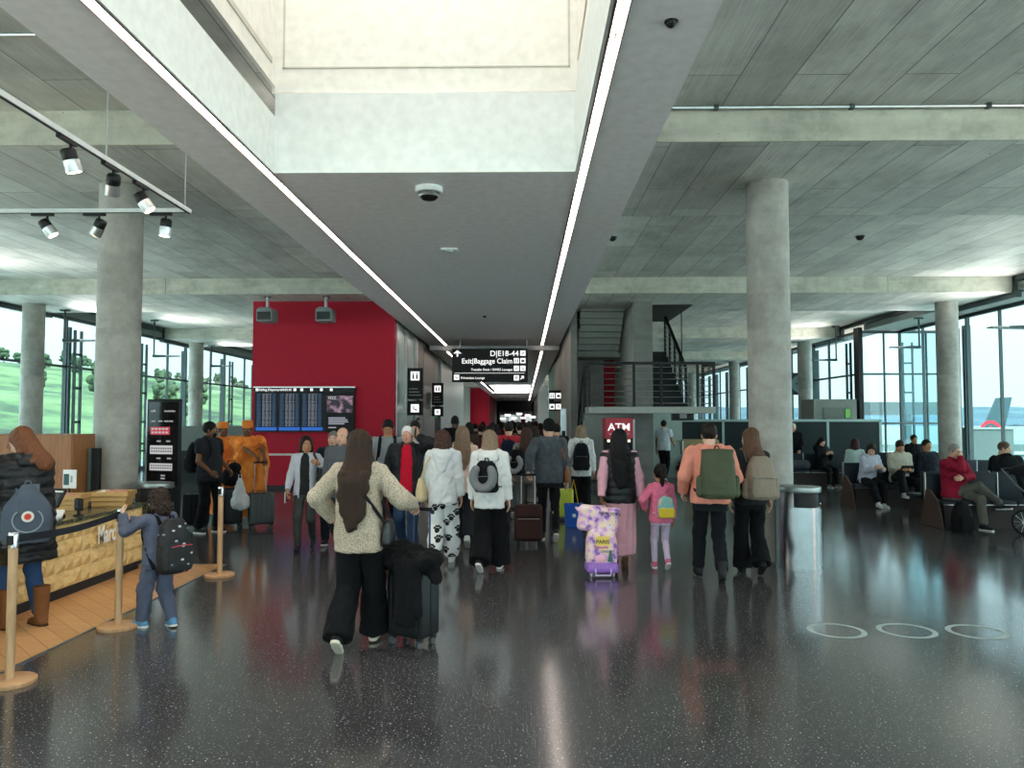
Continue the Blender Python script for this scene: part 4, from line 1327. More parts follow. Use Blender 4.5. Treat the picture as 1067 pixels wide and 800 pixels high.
class SDF:
    def __init__(s, lo, hi, h):
        s.h = h
        s.lo = np.array(lo, float)
        n = np.maximum(4, np.ceil((np.array(hi, float) - s.lo) / h).astype(int) + 1)
        s.n = n
        s.ax = [(s.lo[i] + h * np.arange(n[i])).astype(f32) for i in range(3)]
        s.f = np.full(tuple(n), 1.0, f32)

    def _sl(s, lo, hi, pad):
        a = np.clip(np.floor((np.array(lo) - pad - s.lo) / s.h).astype(int), 0, s.n - 1)
        b = np.clip(np.ceil((np.array(hi) + pad - s.lo) / s.h).astype(int) + 1, 1, s.n)
        b = np.maximum(b, a + 1)
        sl = tuple(slice(a[i], b[i]) for i in range(3))
        X = s.ax[0][sl[0]][:, None, None]; Y = s.ax[1][sl[1]][None, :, None]; Z = s.ax[2][sl[2]][None, None, :]
        return sl, X, Y, Z

    def add(s, prim, k=.02):
        fn, lo, hi = prim
        sl, X, Y, Z = s._sl(lo, hi, k + 3 * s.h)
        d = fn(X, Y, Z)
        g = s.f[sl]
        if k > 0:
            t = np.clip(.5 + .5 * (g - d) / k, 0, 1)
            s.f[sl] = g * (1 - t) + d * t - k * t * (1 - t)
        else:
            s.f[sl] = np.minimum(g, d)
        return s

    def sub(s, prim, k=.0):
        fn, lo, hi = prim
        sl, X, Y, Z = s._sl(lo, hi, k + 3 * s.h)
        d = -fn(X, Y, Z)
        g = s.f[sl]
        if k > 0:
            t = np.clip(.5 - .5 * (g - d) / k, 0, 1)
            s.f[sl] = g * (1 - t) + d * t + k * t * (1 - t)
        else:
            s.f[sl] = np.maximum(g, d)
        return s

    def cut(s, n, d):
        """keep the side where n.p < d"""
        X, Y, Z = s.ax[0][:, None, None], s.ax[1][None, :, None], s.ax[2][None, None, :]
        L = math.sqrt(sum(c * c for c in n))
        s.f = np.maximum(s.f, ((n[0] * X + n[1] * Y + n[2] * Z) - d) / L).astype(f32)
        return s

    def mesh(s):
        f = s.f.copy()
        f[0], f[-1] = 1, 1; f[:, 0], f[:, -1] = 1, 1; f[:, :, 0], f[:, :, -1] = 1, 1
        ins = f < 0
        c = [ins[i:ins.shape[0] - 1 + i, j:ins.shape[1] - 1 + j, k:ins.shape[2] - 1 + k] for i in (0, 1) for j in (0, 1) for k in (0, 1)]
        tot = sum(x.astype(np.int8) for x in c)
        act = np.argwhere((tot > 0) & (tot < 8))
        if not len(act): return np.zeros((0, 3)), np.zeros((0, 4), int)
        idx = np.full(tot.shape, -1, np.int32)
        idx[tuple(act.T)] = np.arange(len(act))
        P = np.zeros((len(act), 3)); W = np.zeros(len(act))
        corner = lambda o: f[act[:, 0] + o[0], act[:, 1] + o[1], act[:, 2] + o[2]]
        for a in range(3):
            o1, o2 = [x for x in range(3) if x != a]
            for p in (0, 1):
                for q in (0, 1):
                    A = [0, 0, 0]; A[o1] = p; A[o2] = q
                    B = list(A); B[a] = 1
                    va, vb = corner(A), corner(B)
                    m = (va < 0) != (vb < 0)
                    t = np.where(m, va / np.where(m, va - vb, 1), 0)
                    pt = np.tile(np.array(A, float), (len(act), 1)); pt[:, a] = t
                    P += pt * m[:, None]; W += m
        V = s.lo + s.h * (act + P / W[:, None])
        F = []
        for a in range(3):
            o1, o2 = (a + 1) % 3, (a + 2) % 3
            sl0 = [slice(1, -1)] * 3; sl1 = [slice(1, -1)] * 3
            sl0[a] = slice(0, -1); sl1[a] = slice(1, None)
            i0, i1 = ins[tuple(sl0)], ins[tuple(sl1)]
            e = np.argwhere(i0 != i1)
            if not len(e): continue
            fl = i0[tuple(e.T)]
            base = e.copy()
            for x in (o1, o2): base[:, x] += 1
            quad = []
            for p, q in ((-1, -1), (0, -1), (0, 0), (-1, 0)):
                cc = base.copy(); cc[:, o1] += p; cc[:, o2] += q
                quad.append(idx[tuple(cc.T)])
            quad = np.stack(quad, 1)
            quad[~fl] = quad[~fl][:, ::-1]
            F.append(quad)
        F = np.concatenate(F)
        return V, F[(F >= 0).all(1)]


def vn(p): return np.array(p, float)


def cone(a, b, r1, r2, n=None, q=1.0, cap=0):
    """tapered limb; n,q flatten it along n; cap=1 flat end at b"""
    a, b = vn(a), vn(b)
    ba = b - a; L2 = float(ba @ ba) + 1e-12; L = math.sqrt(L2)
    if n is not None: n = vn(n) / np.linalg.norm(n)

    def fn(X, Y, Z):
        px, py, pz = X - a[0], Y - a[1], Z - a[2]
        tt = (px * ba[0] + py * ba[1] + pz * ba[2]) / L2
        t = np.clip(tt, 0, 1)
        vx, vy, vz = px - t * ba[0], py - t * ba[1], pz - t * ba[2]
        d2 = vx * vx + vy * vy + vz * vz
        if n is not None:
            c = vx * n[0] + vy * n[1] + vz * n[2]
            d2 = d2 - c * c + (c / q) ** 2
        d = np.sqrt(np.maximum(d2, 0)) - (r1 + t * (r2 - r1))
        if cap: d = np.maximum(d, (tt - 1) * L)
        return d
    r = max(r1, r2)
    return fn, np.minimum(a, b) - r, np.maximum(a, b) + r


def ell(c, r, rot=None):
    c, r = vn(c), vn(r)
    m = None if rot is None else np.array(Euler(rot).to_matrix().transposed())

    def fn(X, Y, Z):
        x, y, z = X - c[0], Y - c[1], Z - c[2]
        if m is not None:
            x, y, z = m[0, 0] * x + m[0, 1] * y + m[0, 2] * z, m[1, 0] * x + m[1, 1] * y + m[1, 2] * z, m[2, 0] * x + m[2, 1] * y + m[2, 2] * z
        k0 = np.sqrt((x / r[0]) ** 2 + (y / r[1]) ** 2 + (z / r[2]) ** 2)
        k1 = np.sqrt((x / r[0] ** 2) ** 2 + (y / r[1] ** 2) ** 2 + (z / r[2] ** 2) ** 2) + 1e-6
        return k0 * (k0 - 1) / k1
    R_ = max(r) if rot is not None else r
    return fn, c - R_, c + R_


def rbx(c, half, r, rot=None):
    c, half = vn(c), vn(half) - r
    m = None if rot is None else np.array(Euler(rot).to_matrix().transposed())

    def fn(X, Y, Z):
        x, y, z = X - c[0], Y - c[1], Z - c[2]
        if m is not None:
            x, y, z = m[0, 0] * x + m[0, 1] * y + m[0, 2] * z, m[1, 0] * x + m[1, 1] * y + m[1, 2] * z, m[2, 0] * x + m[2, 1] * y + m[2, 2] * z
        qx, qy, qz = np.abs(x) - half[0], np.abs(y) - half[1], np.abs(z) - half[2]
        o = np.sqrt(np.maximum(qx, 0) ** 2 + np.maximum(qy, 0) ** 2 + np.maximum(qz, 0) ** 2)
        return o + np.minimum(np.maximum(qx, np.maximum(qy, qz)), 0) - r
    R_ = (half + r) if rot is None else np.linalg.norm(half + r)
    return fn, c - R_, c + R_


def loft(o, M3, W, A, B, OY=None, n=2.0):
    """elliptic sections along the w axis of frame M3 (columns u,v,w) from origin o"""
    o = vn(o); M3 = np.array(M3, float)
    W = np.array(W, float); A = np.array(A, float); B = np.array(B, float)
    OY = np.zeros(len(W)) if OY is None else np.array(OY, float)

    def fn(X, Y, Z):
        x, y, z = X - o[0], Y - o[1], Z - o[2]
        u = x * M3[0, 0] + y * M3[1, 0] + z * M3[2, 0]
        v = x * M3[0, 1] + y * M3[1, 1] + z * M3[2, 1]
        w = x * M3[0, 2] + y * M3[1, 2] + z * M3[2, 2]
        a = np.interp(w, W, A); b = np.interp(w, W, B); v = v - np.interp(w, W, OY)
        k = (np.abs(u / a) ** n + np.abs(v / b) ** n) ** (1 / n)
        d = (k - 1) * np.minimum(a, b)
        return np.maximum(d, np.maximum(w - W[-1], W[0] - w)).astype(f32)
    R_ = max(A.max(), B.max()) + np.abs(OY).max()
    p0, p1 = o + M3[:, 2] * W[0], o + M3[:, 2] * W[-1]
    return fn, np.minimum(p0, p1) - R_, np.maximum(p0, p1) + R_


def wrinkle(V, F, amp, freq, seed=0.0):
    if amp == 0 or not len(V): return V
    n = np.zeros_like(V)
    a, b, c = V[F[:, 0]], V[F[:, 1]], V[F[:, 2]]
    fnrm = np.cross(b - a, c - a)
    for i in range(4): np.add.at(n, F[:, i], fnrm)
    n /= np.linalg.norm(n, axis=1)[:, None] + 1e-9
    fx, fy, fz = freq
    nf = mnoise.noise
    d = np.array([.6 * nf((p[0] * fx + seed, p[1] * fy, p[2] * fz)) + .9 - 2.0 * abs(nf((p[0] * fx * .8 + p[2] * fz * .5, p[1] * fy * .8 + seed, p[2] * fz * .9 - p[0] * fx * .4))) for p in V.tolist()])
    return V + n * (amp * d)[:, None]


def to_obj(name, parts, mat, parent, s=1.0, smooth=True, mats=None, label=None):
    """parts: list of (V,F) joined in one mesh object"""
    vs, fs, k = [], [], 0
    for V, F in parts:
        if not len(V): continue
        vs.append(np.asarray(V, float)); fs.append(np.asarray(F, int) + k); k += len(V)
    if not vs: return None
    V = np.concatenate(vs) * s; F = np.concatenate(fs).astype(np.int32)
    me = bpy.data.meshes.new(name)
    me.vertices.add(len(V)); me.vertices.foreach_set('co', V.astype(f32).ravel())
    me.loops.add(len(F) * 4); me.loops.foreach_set('vertex_index', F.ravel())
    me.polygons.add(len(F))
    me.polygons.foreach_set('loop_start', np.arange(0, len(F) * 4, 4, dtype=np.int32))
    me.update(calc_edges=True); me.validate()
    if smooth: me.shade_smooth()
    me.materials.append(mat)
    o = bpy.data.objects.new(name, me)
    scene.collection.objects.link(o)
    if parent is not None: o.parent = parent
    if label: o['label'] = label
    return o


def fit(prims, h, pad=.03):
    lo = np.min([p[1] for p in prims], 0) - pad; hi = np.max([p[2] for p in prims], 0) + pad
    return SDF(lo, hi, h)


def blob(prims, h, k=.02, wr=0.0, freq=(14, 14, 9), seed=0.0, cuts=(), subs=()):
    g = fit(prims, h)
    for p in prims: g.add(p, k)
    for p in subs: g.sub(p)
    for n, d in cuts: g.cut(n, d)
    V, F = g.mesh()
    return wrinkle(V, F, wr, freq, seed), F


def xf(V, m):
    m = np.array(m)
    return V @ m[:3, :3].T + m[:3, 3]


# ------------------------------------------------------------------ pose
def mid_joint(a, c, l1, l2, pole):
    a, c, pole = vn(a), vn(c), vn(pole)
    d = c - a; L = np.linalg.norm(d)
    if L > (l1 + l2) * .995:
        c = a + d / L * (l1 + l2) * .995; d = c - a; L = np.linalg.norm(d)
    x = (l1 * l1 - l2 * l2 + L * L) / (2 * L)
    y = math.sqrt(max(0, l1 * l1 - x * x))
    u = d / L
    p = pole - u * (pole @ u)
    p /= np.linalg.norm(p) + 1e-9
    return a + u * x + p * y, c


_hand_cache = {}


def hand_mesh(curl, h):
    """right hand: wrist at origin, fingers along +y, back of the hand +z, thumb towards -x"""
    key = (round(curl, 2), h)
    if key in _hand_cache: return _hand_cache[key]
    pr = [cone((0, -.03, 0), (0, .02, 0), .026, .027, (0, 0, 1), .72), ell((0, .05, 0), (.040, .05, .0165)), ell((-.02, .035, -.006), (.022, .035, .016))]
    fing = []
    for x, y, l, r in ((-.029, .088, .07, .0088), (-.010, .095, .078, .009), (.010, .092, .073, .0088), (.028, .082, .057, .0078)):
        p = vn((x, y - .012, 0)); a = curl * .35; dr = vn((x * .9, 1, 0)); dr /= np.linalg.norm(dr)
        for j, (f, rr) in enumerate(((.46, 1), (.30, .93), (.24, .85))):
            a += curl * (.55 if j else .25)
            d = vn((dr[0] * math.cos(a), dr[1] * math.cos(a), -math.sin(a)))
            q = p + d * (l * f + (.012 if j == 0 else 0))
            fing.append(cone(p, q, r * rr, r * rr * .93)); p = q
    a = .2 + curl * .35
    p0, p1 = vn((-.030, .022, -.006)), vn((-.052, .055, -.014 - .01 * curl))
    p2 = p1 + vn((-.004 + .012 * curl, .030, -.006 - .016 * curl))
    fing += [cone(p0, p1, .0125, .0105), cone(p1, p2, .0105, .009)]
    g = fit(pr + fing, h)
    for p in pr: g.add(p, .012)
    for p in fing: g.add(p, .004)
    _hand_cache[key] = g.mesh()
    return _hand_cache[key]


_head_cache = {}


def head_mesh(h, male=True, thin=1.0):
    key = (h, male, thin)
    if key in _head_cache: return _head_cache[key]
    w = thin
    pr = [(ell((0, -.012, .014), (.075 * w, .096, .094)), .03), (ell((0, .026, -.05), (.057 * w, .062, .074)), .03),
          (ell((0, .050, -.100), (.030 * w, .028, .022)), .02), (cone((-.035, .02, -.085), (.035, .02, -.085), .034, .034), .03),
          (cone((0, -.022, -.05), (0, -.04, -.19), .052 if male else .044, .056 if male else .048), .02),
          (cone((-.036, .074, .004), (.036, .074, .004), .013, .013), .015),
          (cone((0, .084, -.008), (0, .106, -.046), .008, .0135), .010), (ell((0, .098, -.05), (.018, .012, .009)), .006),
          (ell((-.040, .055, -.045), (.022, .022, .022)), .02), (ell((.040, .055, -.045), (.022, .022, .022)), .02),
          (ell((0, .083, -.077), (.024, .010, .009)), .006)]
    ears = [ell((sx * .077 * w, -.014, -.028), (.011, .020, .031), (0, 0, sx * -.25)) for sx in (-1, 1)]
    g = fit([p for p, k in pr] + ears, h)
    for p, k in pr: g.add(p, k)
    for e in ears: g.add(e, .006)
    for sx in (-1, 1): g.sub(ell((sx * .031, .093, -.013), (.017, .013, .010)), .006)
    _head_cache[key] = g.mesh()
    return _head_cache[key]


SKIN = dict(light='d6a68c', fair='e0b59d', tan='b9835f', brown='7a4d33', dark='4a2f22', old='d39a86')
_skin = {}


def skin(tone):
    if tone not in _skin:
        a = NT('skin_' + tone); c = lin(SKIN[tone])
        a.set(Base_Color=a.ramp(a.noise(a.coord(), 30, 3), [(.3, tuple(x * .9 for x in c[:3])), (.7, c)]), Roughness=.5, Specular_IOR_Level=.35)
        _skin[tone] = a.m
    return _skin[tone]


def hair_mat(hexc):
    key = ('hair', hexc)
    if key not in _mc:
        a = NT('hair_' + hexc); c = lin(hexc)[:3]
        f = a.noise(a.coord((140, 140, 7)), 1, 3)
        a.set(Base_Color=a.ramp(f, [(.3, tuple(x * .55 for x in c)), (.7, tuple(min(1, x * 1.35) for x in c))]), Roughness=.62, Specular_IOR_Level=.22)
        a.bump(f, .5, .004)
        _mc[key] = a.m
    return _mc[key]


class Person:
    def __init__(s, label, loc, hd, height=1.72, male=True, tone='light', res=1.0, group=None, pelvis=.93, lean=0.0, side=0.0, yaw=0.0,
                 head=(0, 0, 0), hands=((None, .35), (None, .35)), feet=None, wide=1.0, hs=1.0, poles=None, knees=None, z0=0.0, cat='person', face=True, hip_twist=0.0, palm=(None, None)):
        """hands: ((target|None, curl) left, right); feet: ((x,y,z,pitch,yaw) left, right) in body units"""
        s.sc = height / (1.49 + .26 * hs)
        s.res = res; s.male = male; s.wide = wide; s.hs = hs; s.tone = tone
        s.root = thing('person', label, cat, (loc[0], loc[1], z0), hd, group)
        s.pel = vn((0, 0, pelvis))
        s.Rs = np.array(Euler((-lean, side, yaw)).to_matrix())
        s.lean = lean
        sw = (.178 if male else .158) * wide
        up = lambda x, y, z: s.pel + s.Rs @ vn((x, y, z))
        s.up = up
        s.neck = up(0, 0, .56)
        s.sh = [up(-sw, -.005, .495), up(sw, -.005, .495)]
        s.hip = [s.pel + vn((-.088, 0, -.01)), s.pel + vn((.088, 0, -.01))]
        feet = feet or ((-.09, .0, .08, 0, .08), (.09, 0, .08, 0, -.08))
        s.feet = feet
        knees = knees or ((-.05, 1, .2), (.05, 1, .2))
        s.kn, s.an = [None] * 2, [None] * 2
        for i in (0, 1): s.kn[i], s.an[i] = mid_joint(s.hip[i], feet[i][:3], .435, .425, knees[i])
        s.el, s.wr = [None] * 2, [None] * 2
        for i, sg in ((0, -1), (1, 1)):
            tg = hands[i][0]
            tg = up(sg * (sw + .075), .035, .495 - .535) if tg is None else vn(tg)
            pole = (poles[i] if poles and poles[i] is not None else (sg * .35, -1, -.15))
            s.el[i], s.wr[i] = mid_joint(s.sh[i], tg, .285, .255, pole)
        s.curl = (hands[0][1], hands[1][1])
        s.Hm = Matrix.Translation(Vector(up(0, .018, .56 + .155 * hs))) @ Matrix(s.Rs.tolist()).to_4x4() @ Euler((lean * .6, 0, 0)).to_matrix().to_4x4() \
            @ Matrix.Rotation(head[0], 4, 'Z') @ Matrix.Rotation(head[1], 4, 'X') @ Matrix.Rotation(head[2], 4, 'Y') @ Matrix.Scale(hs, 4)
        s.palm = palm
        s._body(face)

    # -- world point from body units
    def W(s, p):
        p = Vector(p) * s.sc
        return Matrix.Translation(s.root.location) @ Matrix.Rotation(s.root.rotation_euler.z, 4, 'Z') @ p

    def torso(s, i=0.0, boxy=0.0, w0=-.16, w1=.60, bi=None, belly=0.0, n=2.2):
        W = [-.16, 0, .15, .32, .44, .50, .55, .60]
        if s.male: A, B = [.165, .168, .150, .168, .182, .155, .085, .062], [.112, .118, .108, .122, .112, .092, .070, .058]
        else: A, B = [.170, .172, .128, .150, .158, .132, .072, .052], [.115, .120, .100, .125, .108, .086, .062, .050]
        W, A, B = vn(W), vn(A) * s.wide, vn(B) * (.5 + .5 * s.wide)
        B = B + belly * np.exp(-((W - .12) / .13) ** 2)
        ca = A[3]
        A = np.where(W < .3, A * (1 - boxy) + ca * boxy, A) + i
        B = np.where(W < .3, B * (1 - boxy) + B[3] * boxy, B) + (i if bi is None else bi)
        w = np.linspace(w0, w1, 24)
        return loft(s.pel, s.Rs, w, np.interp(w, W, A), np.interp(w, W, B), np.interp(w, W, belly * .5 * np.exp(-((W - .12) / .13) ** 2)), n)

    def _handm(s, i):
        d = Vector(s.wr[i] - s.el[i]).normalized()
        sg = -1 if i == 0 else 1
        back = Vector(s.palm[i]) if s.palm[i] is not None else Vector((sg, .25, 0))
        z = (back - d * back.dot(d)).normalized()
        x = d.cross(z)
        m = Matrix((x, d, z)).transposed().to_4x4()
        m.translation = Vector(s.wr[i])
        if i == 0: m = m @ Matrix.Scale(-1, 4, (1, 0, 0))
        return m

    def _body(s, face):
        r = s.res
        parts = []
        hv, hf = head_mesh(.0062 * max(1, r * .8), s.male)
        parts.append((xf(hv, s.Hm), hf))
        pr = [s.torso(-.012, w0=-.05), cone(s.neck - s.Rs @ vn((0, 0, .05)), s.neck + s.Rs @ vn((0, .0, .06)), .055 if s.male else .046, .05 if s.male else .042)]
        a = 1.0 if s.male else .86
        for i in (0, 1):
            pr += [cone(s.sh[i], s.el[i], .052 * a, .041 * a), cone(s.el[i], s.wr[i], .041 * a, .027 * a),
                   cone(s.hip[i] - vn((0, 0, .02)), s.kn[i], .070, .043), cone(s.kn[i], s.an[i], .043, .034),
                   cone(s.kn[i] * .75 + s.an[i] * .25, s.kn[i] * .5 + s.an[i] * .5, .045, .040)]
        parts.append(blob(pr, .0135 * max(1, r * .85), .03))
        for i in (0, 1):
            v, f = hand_mesh(s.curl[i], .0048 if r < 1.2 else .0065 if r < 2 else .009)
            f2 = f if i == 1 else f[:, ::-1]
            parts.append((xf(v, s._handm(i)), f2))
        s.body = to_obj('body', parts, skin(s.tone), s.root, s.sc)
        if face and r < 2.4:
            k = s.sc
            for sx in (-1, 1):
                m = Matrix.Scale(k, 4) @ s.Hm
                e = MB().ball((sx * .031, .0775, -.0125), (.0125, .0095, .0085), 10, 7, m).build('eye', plain('d9d6d2', .25), s.root, smooth=True)
                MB().ball((sx * .031, .0845, -.0125), (.0058, .004, .0062), 8, 5, m).build('iris', plain('2a1a12', .2), e, smooth=True)
            MB().ball((0, .0895, -.0765), (.022, .0065, .0065), 12, 7, Matrix.Scale(k, 4) @ s.Hm).build('lips', plain('a8625a' if s.tone not in ('brown', 'dark') else '6d3a33', .4), s.root, smooth=True)

    def brows(s, hexc):
        m = Matrix.Scale(s.sc, 4) @ s.Hm
        for sx in (-1, 1): MB().ball((sx * .033, .0865, .004), (.019, .005, .0042), 10, 6, m).build('eyebrow', plain(hexc, .8), s.root, smooth=True)

    def glasses(s, hexc='101010'):
        m = Matrix.Scale(s.sc, 4) @ s.Hm
        g = MB()
        for sx in (-1, 1):
            g.tube([m @ Vector((sx * .032 + .024 * math.cos(t), .104, -.014 + .018 * math.sin(t))) for t in np.linspace(0, 2 * PI, 17)], .0022 * s.sc, 5)
            g.tube([m @ Vector(p) for p in ((sx * .056, .103, -.012), (sx * .078, .06, -.012), (sx * .082, -.01, -.018))], .002 * s.sc, 5)
        g.tube([m @ Vector((-.009, .106, -.012)), m @ Vector((.009, .106, -.012))], .002 * s.sc, 5)
        g.build('glasses', plain(hexc, .3), s.root)

    # -- clothing
    def top(s, mat, name='sweater', i=.02, hem=-.08, sleeve='long', boxy=.4, hood=False, collar=False, cr_=.024, wr=.009, open_=0.0, cuff=.0, w1=.565, h=None, ri=None, belly=0.0, seed=0.0, puff=0.0, sleeve_r=None, n=2.3):
        h = h or .0098 * s.res
        pr = [s.torso(i, boxy, hem, w1, belly=belly, n=n)]
        ri = i * .75 if ri is None else ri
        a = 1.0 if s.male else .88
        g_sl = []
        for k in (0, 1):
            sg = -1 if k == 0 else 1
            pr.append(cone(s.up(0, -.005, .515), s.sh[k], .05 + i * .5, .052 * a + ri))
            if sleeve == 'none': continue
            g_sl.append(cone(s.sh[k], s.el[k], .054 * a + ri, (sleeve_r or .046 * a) + ri, cap=0) if sleeve == 'long' else
                        cone(s.sh[k], s.sh[k] * .42 + s.el[k] * .58, .056 * a + ri, .056 * a + ri * 1.3, cap=1))
            if sleeve == 'long':
                e = s.el[k] * .04 + s.wr[k] * .96
                g_sl.append(cone(s.el[k], e, (sleeve_r or .046 * a) + ri, .033 * a + ri * .8 + cuff, cap=1))
        g = fit(pr + g_sl, h)
        for p in pr: g.add(p, .03)
        for p in g_sl: g.add(p, .022)
        if hood:
            U = s.up
            ring = [U(-.075, .07, .545), U(-.115, -.03, .56), U(-.07, -.105, .55), U(.07, -.105, .55), U(.115, -.03, .56), U(.075, .07, .545)]
            for p, q in zip(ring, ring[1:]): g.add(cone(p, q, .034, .036), .02)
            bk_ = -.115 - i
            g.add(cone(U(-.07, bk_ + .01, .51), U(.07, bk_ + .01, .51), .060, .060, s.Rs @ vn((0, 1, 0)), .6), .03)
            g.add(cone(U(0, bk_, .47), U(0, bk_ - .012, .33), .105, .045, s.Rs @ vn((0, 1, 0)), .36), .018)
            g.sub(cone(U(0, -.03, .56), U(0, -.045, .64), .068, .085), .012)
        if collar:
            U = s.up
            t = [U(.072 * math.sin(q), .012 + .072 * math.cos(q), .575 - .02 * math.cos(q)) for q in np.linspace(.5, 2 * PI - .5, 10)]
            for p, q in zip(t, t[1:]): g.add(cone(p, q, cr_, cr_), .012)
        if open_:
            U = s.up
            g.sub(loft(s.pel, s.Rs, [-.6, .1, .50, .62], [open_ * 1.35, open_, open_ * .9, open_ * .8], [.09] * 4, [.16] * 4, 4))
        V, F = g.mesh()
        V = wrinkle(V, F, wr, (15, 15, 10), seed)
        if puff:
            zz = (V - s.pel) @ s.Rs[:, 2]
            n_ = np.zeros_like(V); a_, b_, c_ = V[F[:, 0]], V[F[:, 1]], V[F[:, 2]]
            fn_ = np.cross(b_ - a_, c_ - a_)
            for q in range(4): np.add.at(n_, F[:, q], fn_)
            n_ /= np.linalg.norm(n_, axis=1)[:, None] + 1e-9
            V = V + n_ * (puff * np.abs(np.sin(zz * 34)) - puff * .5)[:, None]
        return to_obj(name, [(V, F)], mat, s.root, s.sc)

    def pants(s, mat, name='trousers', i=.012, knee=.060, hem=.055, thigh=.084, wr=.006, end=.96, h=None, waist=.13, seed=1.0, seat=.0):
        wr = wr * 1.3
        h = h or .0105 * s.res
        pr = [s.torso(i, .2, -.15, waist, n=2.2)]
        if abs(s.hip[0][2] - s.kn[0][2]) < .3 or abs(s.hip[1][2] - s.kn[1][2]) < .3:
            pr.append(ell(s.pel + vn((0, -.01, -.04)), (.185, .14, .11)))
        lg = []
        for k in (0, 1):
            e = s.kn[k] * (1 - end) + s.an[k] * end
            lg += [cone(s.hip[k] + vn((0, -.004, -.0)), s.kn[k], thigh + i, knee + i * .7), cone(s.kn[k], e, knee + i * .7, hem + i * .5, cap=1)]
        g = fit(pr + lg, h)
        for p in pr: g.add(p, .03)
        if True:
            for k in (0, 1):
                g2 = SDF(g.lo, g.lo, 1); g2.h = g.h; g2.lo = g.lo; g2.n = g.n; g2.ax = g.ax; g2.f = np.full(tuple(g.n), 1.0, f32)
                for p in lg[2 * k:2 * k + 2]: g2.add(p, .03)
                t = np.clip(.5 + .5 * (g.f - g2.f) / .012, 0, 1)
                g.f = (g.f * (1 - t) + g2.f * t - .012 * t * (1 - t)).astype(f32)
        V, F = g.mesh()
        V = wrinkle(V, F, wr, (13, 13, 7), seed)
        return to_obj(name, [(V, F)], mat, s.root, s.sc)

    def skirt(s, mat, name='skirt', w0=-.75, w1=.12, a0=.21, b0=.2, wr=.012, h=None, oy=0.0, a1=None, mid=None, top_i=.012):
        h = h or .0115 * s.res
        ta = (s.torso(top_i)[0], )
        A1 = (.150 if s.male else .135) * s.wide + top_i; B1 = .11 + top_i
        W = [w0, (w0 + 0) / 2, -.1, 0, w1]
        hipA = (.172 * s.wide) + .02
        A = [a0, (a0 + hipA) / 2, hipA, hipA - .003, A1]; B = [b0, (b0 + .145) / 2, .145, .14, B1]
        V, F = blob([loft(s.pel, np.eye(3), W, A, B, [oy, oy / 2, 0, 0, 0], 2.1)], h, .02, 0)
        ang = np.arctan2(V[:, 0], V[:, 1]); z = (V[:, 2] - s.pel[2])
        k = np.clip(-z / .6, 0, 1)
        rr = 1 + k * .075 * np.sin(ang * 9 + z * 3 + np.sin(ang * 3) * 2)
        V[:, 0] *= rr; V[:, 1] *= rr
        V = wrinkle(V, F, wr * .5, (12, 12, 3), 2.)
        return to_obj(name, [(V, F)], mat, s.root, s.sc)

    def shoes(s, mat, sole=None, boot=0.0, h=None, name='shoe', fat=1.0, L=1.0):
        h = h or .0065 * s.res
        sole = sole or plain('d8d5cf', .6)
        for k in (0, 1):
            x, y, z, pitch, yaw = s.feet[k]
            m = Matrix.Translation(Vector(s.an[k])) @ Matrix.Rotation(yaw, 4, 'Z') @ Matrix.Rotation(-pitch, 4, 'X')
            r = fat
            up = [cone((0, -.045, -.035), (0, .03, -.04), .036 * r, .038 * r), cone((0, .02, -.042), (0, .125 * L, -.055), .039 * r, .034 * r, (0, 0, 1), .85),
                  cone((0, -.015, -.03), (0, -.012, .03 + boot), .042 * r, .043 * r + boot * .05, cap=1)]
            if boot: up.append(cone((0, -.015, .0), (0, -.02, .03 + boot), .046 * r, .056 * r, cap=1))
            V, F = blob(up, h, .02, .0, cuts=(((0, 0, -1), .066),))
            sh = to_obj(name, [(xf(V, m), F)], mat, s.root, s.sc)
            sl = [cone((0, -.048, -.073), (0, .03, -.073), .038 * r, .037 * r, (0, 0, 1), 1.0), cone((0, .03, -.073), (0, .128 * L, -.073), .041 * r, .036 * r)]
            V, F = blob(sl, h, .015, 0, cuts=(((0, 0, -1), .085), ((0, 0, 1), -.058)))
            to_obj('sole', [(xf(V, m), F)], sole, sh, s.sc)

    def hair(s, style, hexc, L=.3, h=None, wr=.003, back=.165):
        h = h or .0065 * max(1, s.res * .8)
        mt = hair_mat(hexc)
        cap = ell((0, -.016, .020), (.086, .107, .104))
        cuts = [((0, .8, -.6), .034)]
        fr = (70, 70, 9)
        if style == 'short':
            g = fit([cap], h); g.add(cap, 0)
            g.cut((0, .8, -.6), .034); g.cut((0, -.5, -1), .098)
            V, F = g.mesh(); V = wrinkle(V, F, wr, (38, 38, 30))
        elif style == 'receding':
            c2 = ell((0, -.02, .012), (.083, .102, .098))
            g = fit([c2], h); g.add(c2, 0); g.cut((0, .9, .45), .005); g.cut((0, -.5, -1), .098)
            V, F = g.mesh(); V = wrinkle(V, F, wr, (38, 38, 30))
        elif style == 'crop':
            c2 = ell((0, -.014, .016), (.080, .101, .099))
            g = fit([c2], h); g.add(c2, 0); g.cut((0, .8, -.6), .034); g.cut((0, -.5, -1), .09)
            V, F = g.mesh(); V = wrinkle(V, F, wr * .6, (60, 60, 60))
        elif style in ('long', 'straight'):
            back = min(back, .09 + L * .5); zs = .33 if L > .3 else .25
            pr = [cone((0, -.045, .03), (0, -.08, -.11), .088, .088, (0, 1, 0), .66), cone((0, -.075, -.06), (0, -back, -zs), .090, .100, (0, 1, 0), .48)]
            if L > .09: pr.append(cone((0, -back, -zs), (0, -back - .01, -.14 - L), .108, .062, (0, 1, 0), .34))
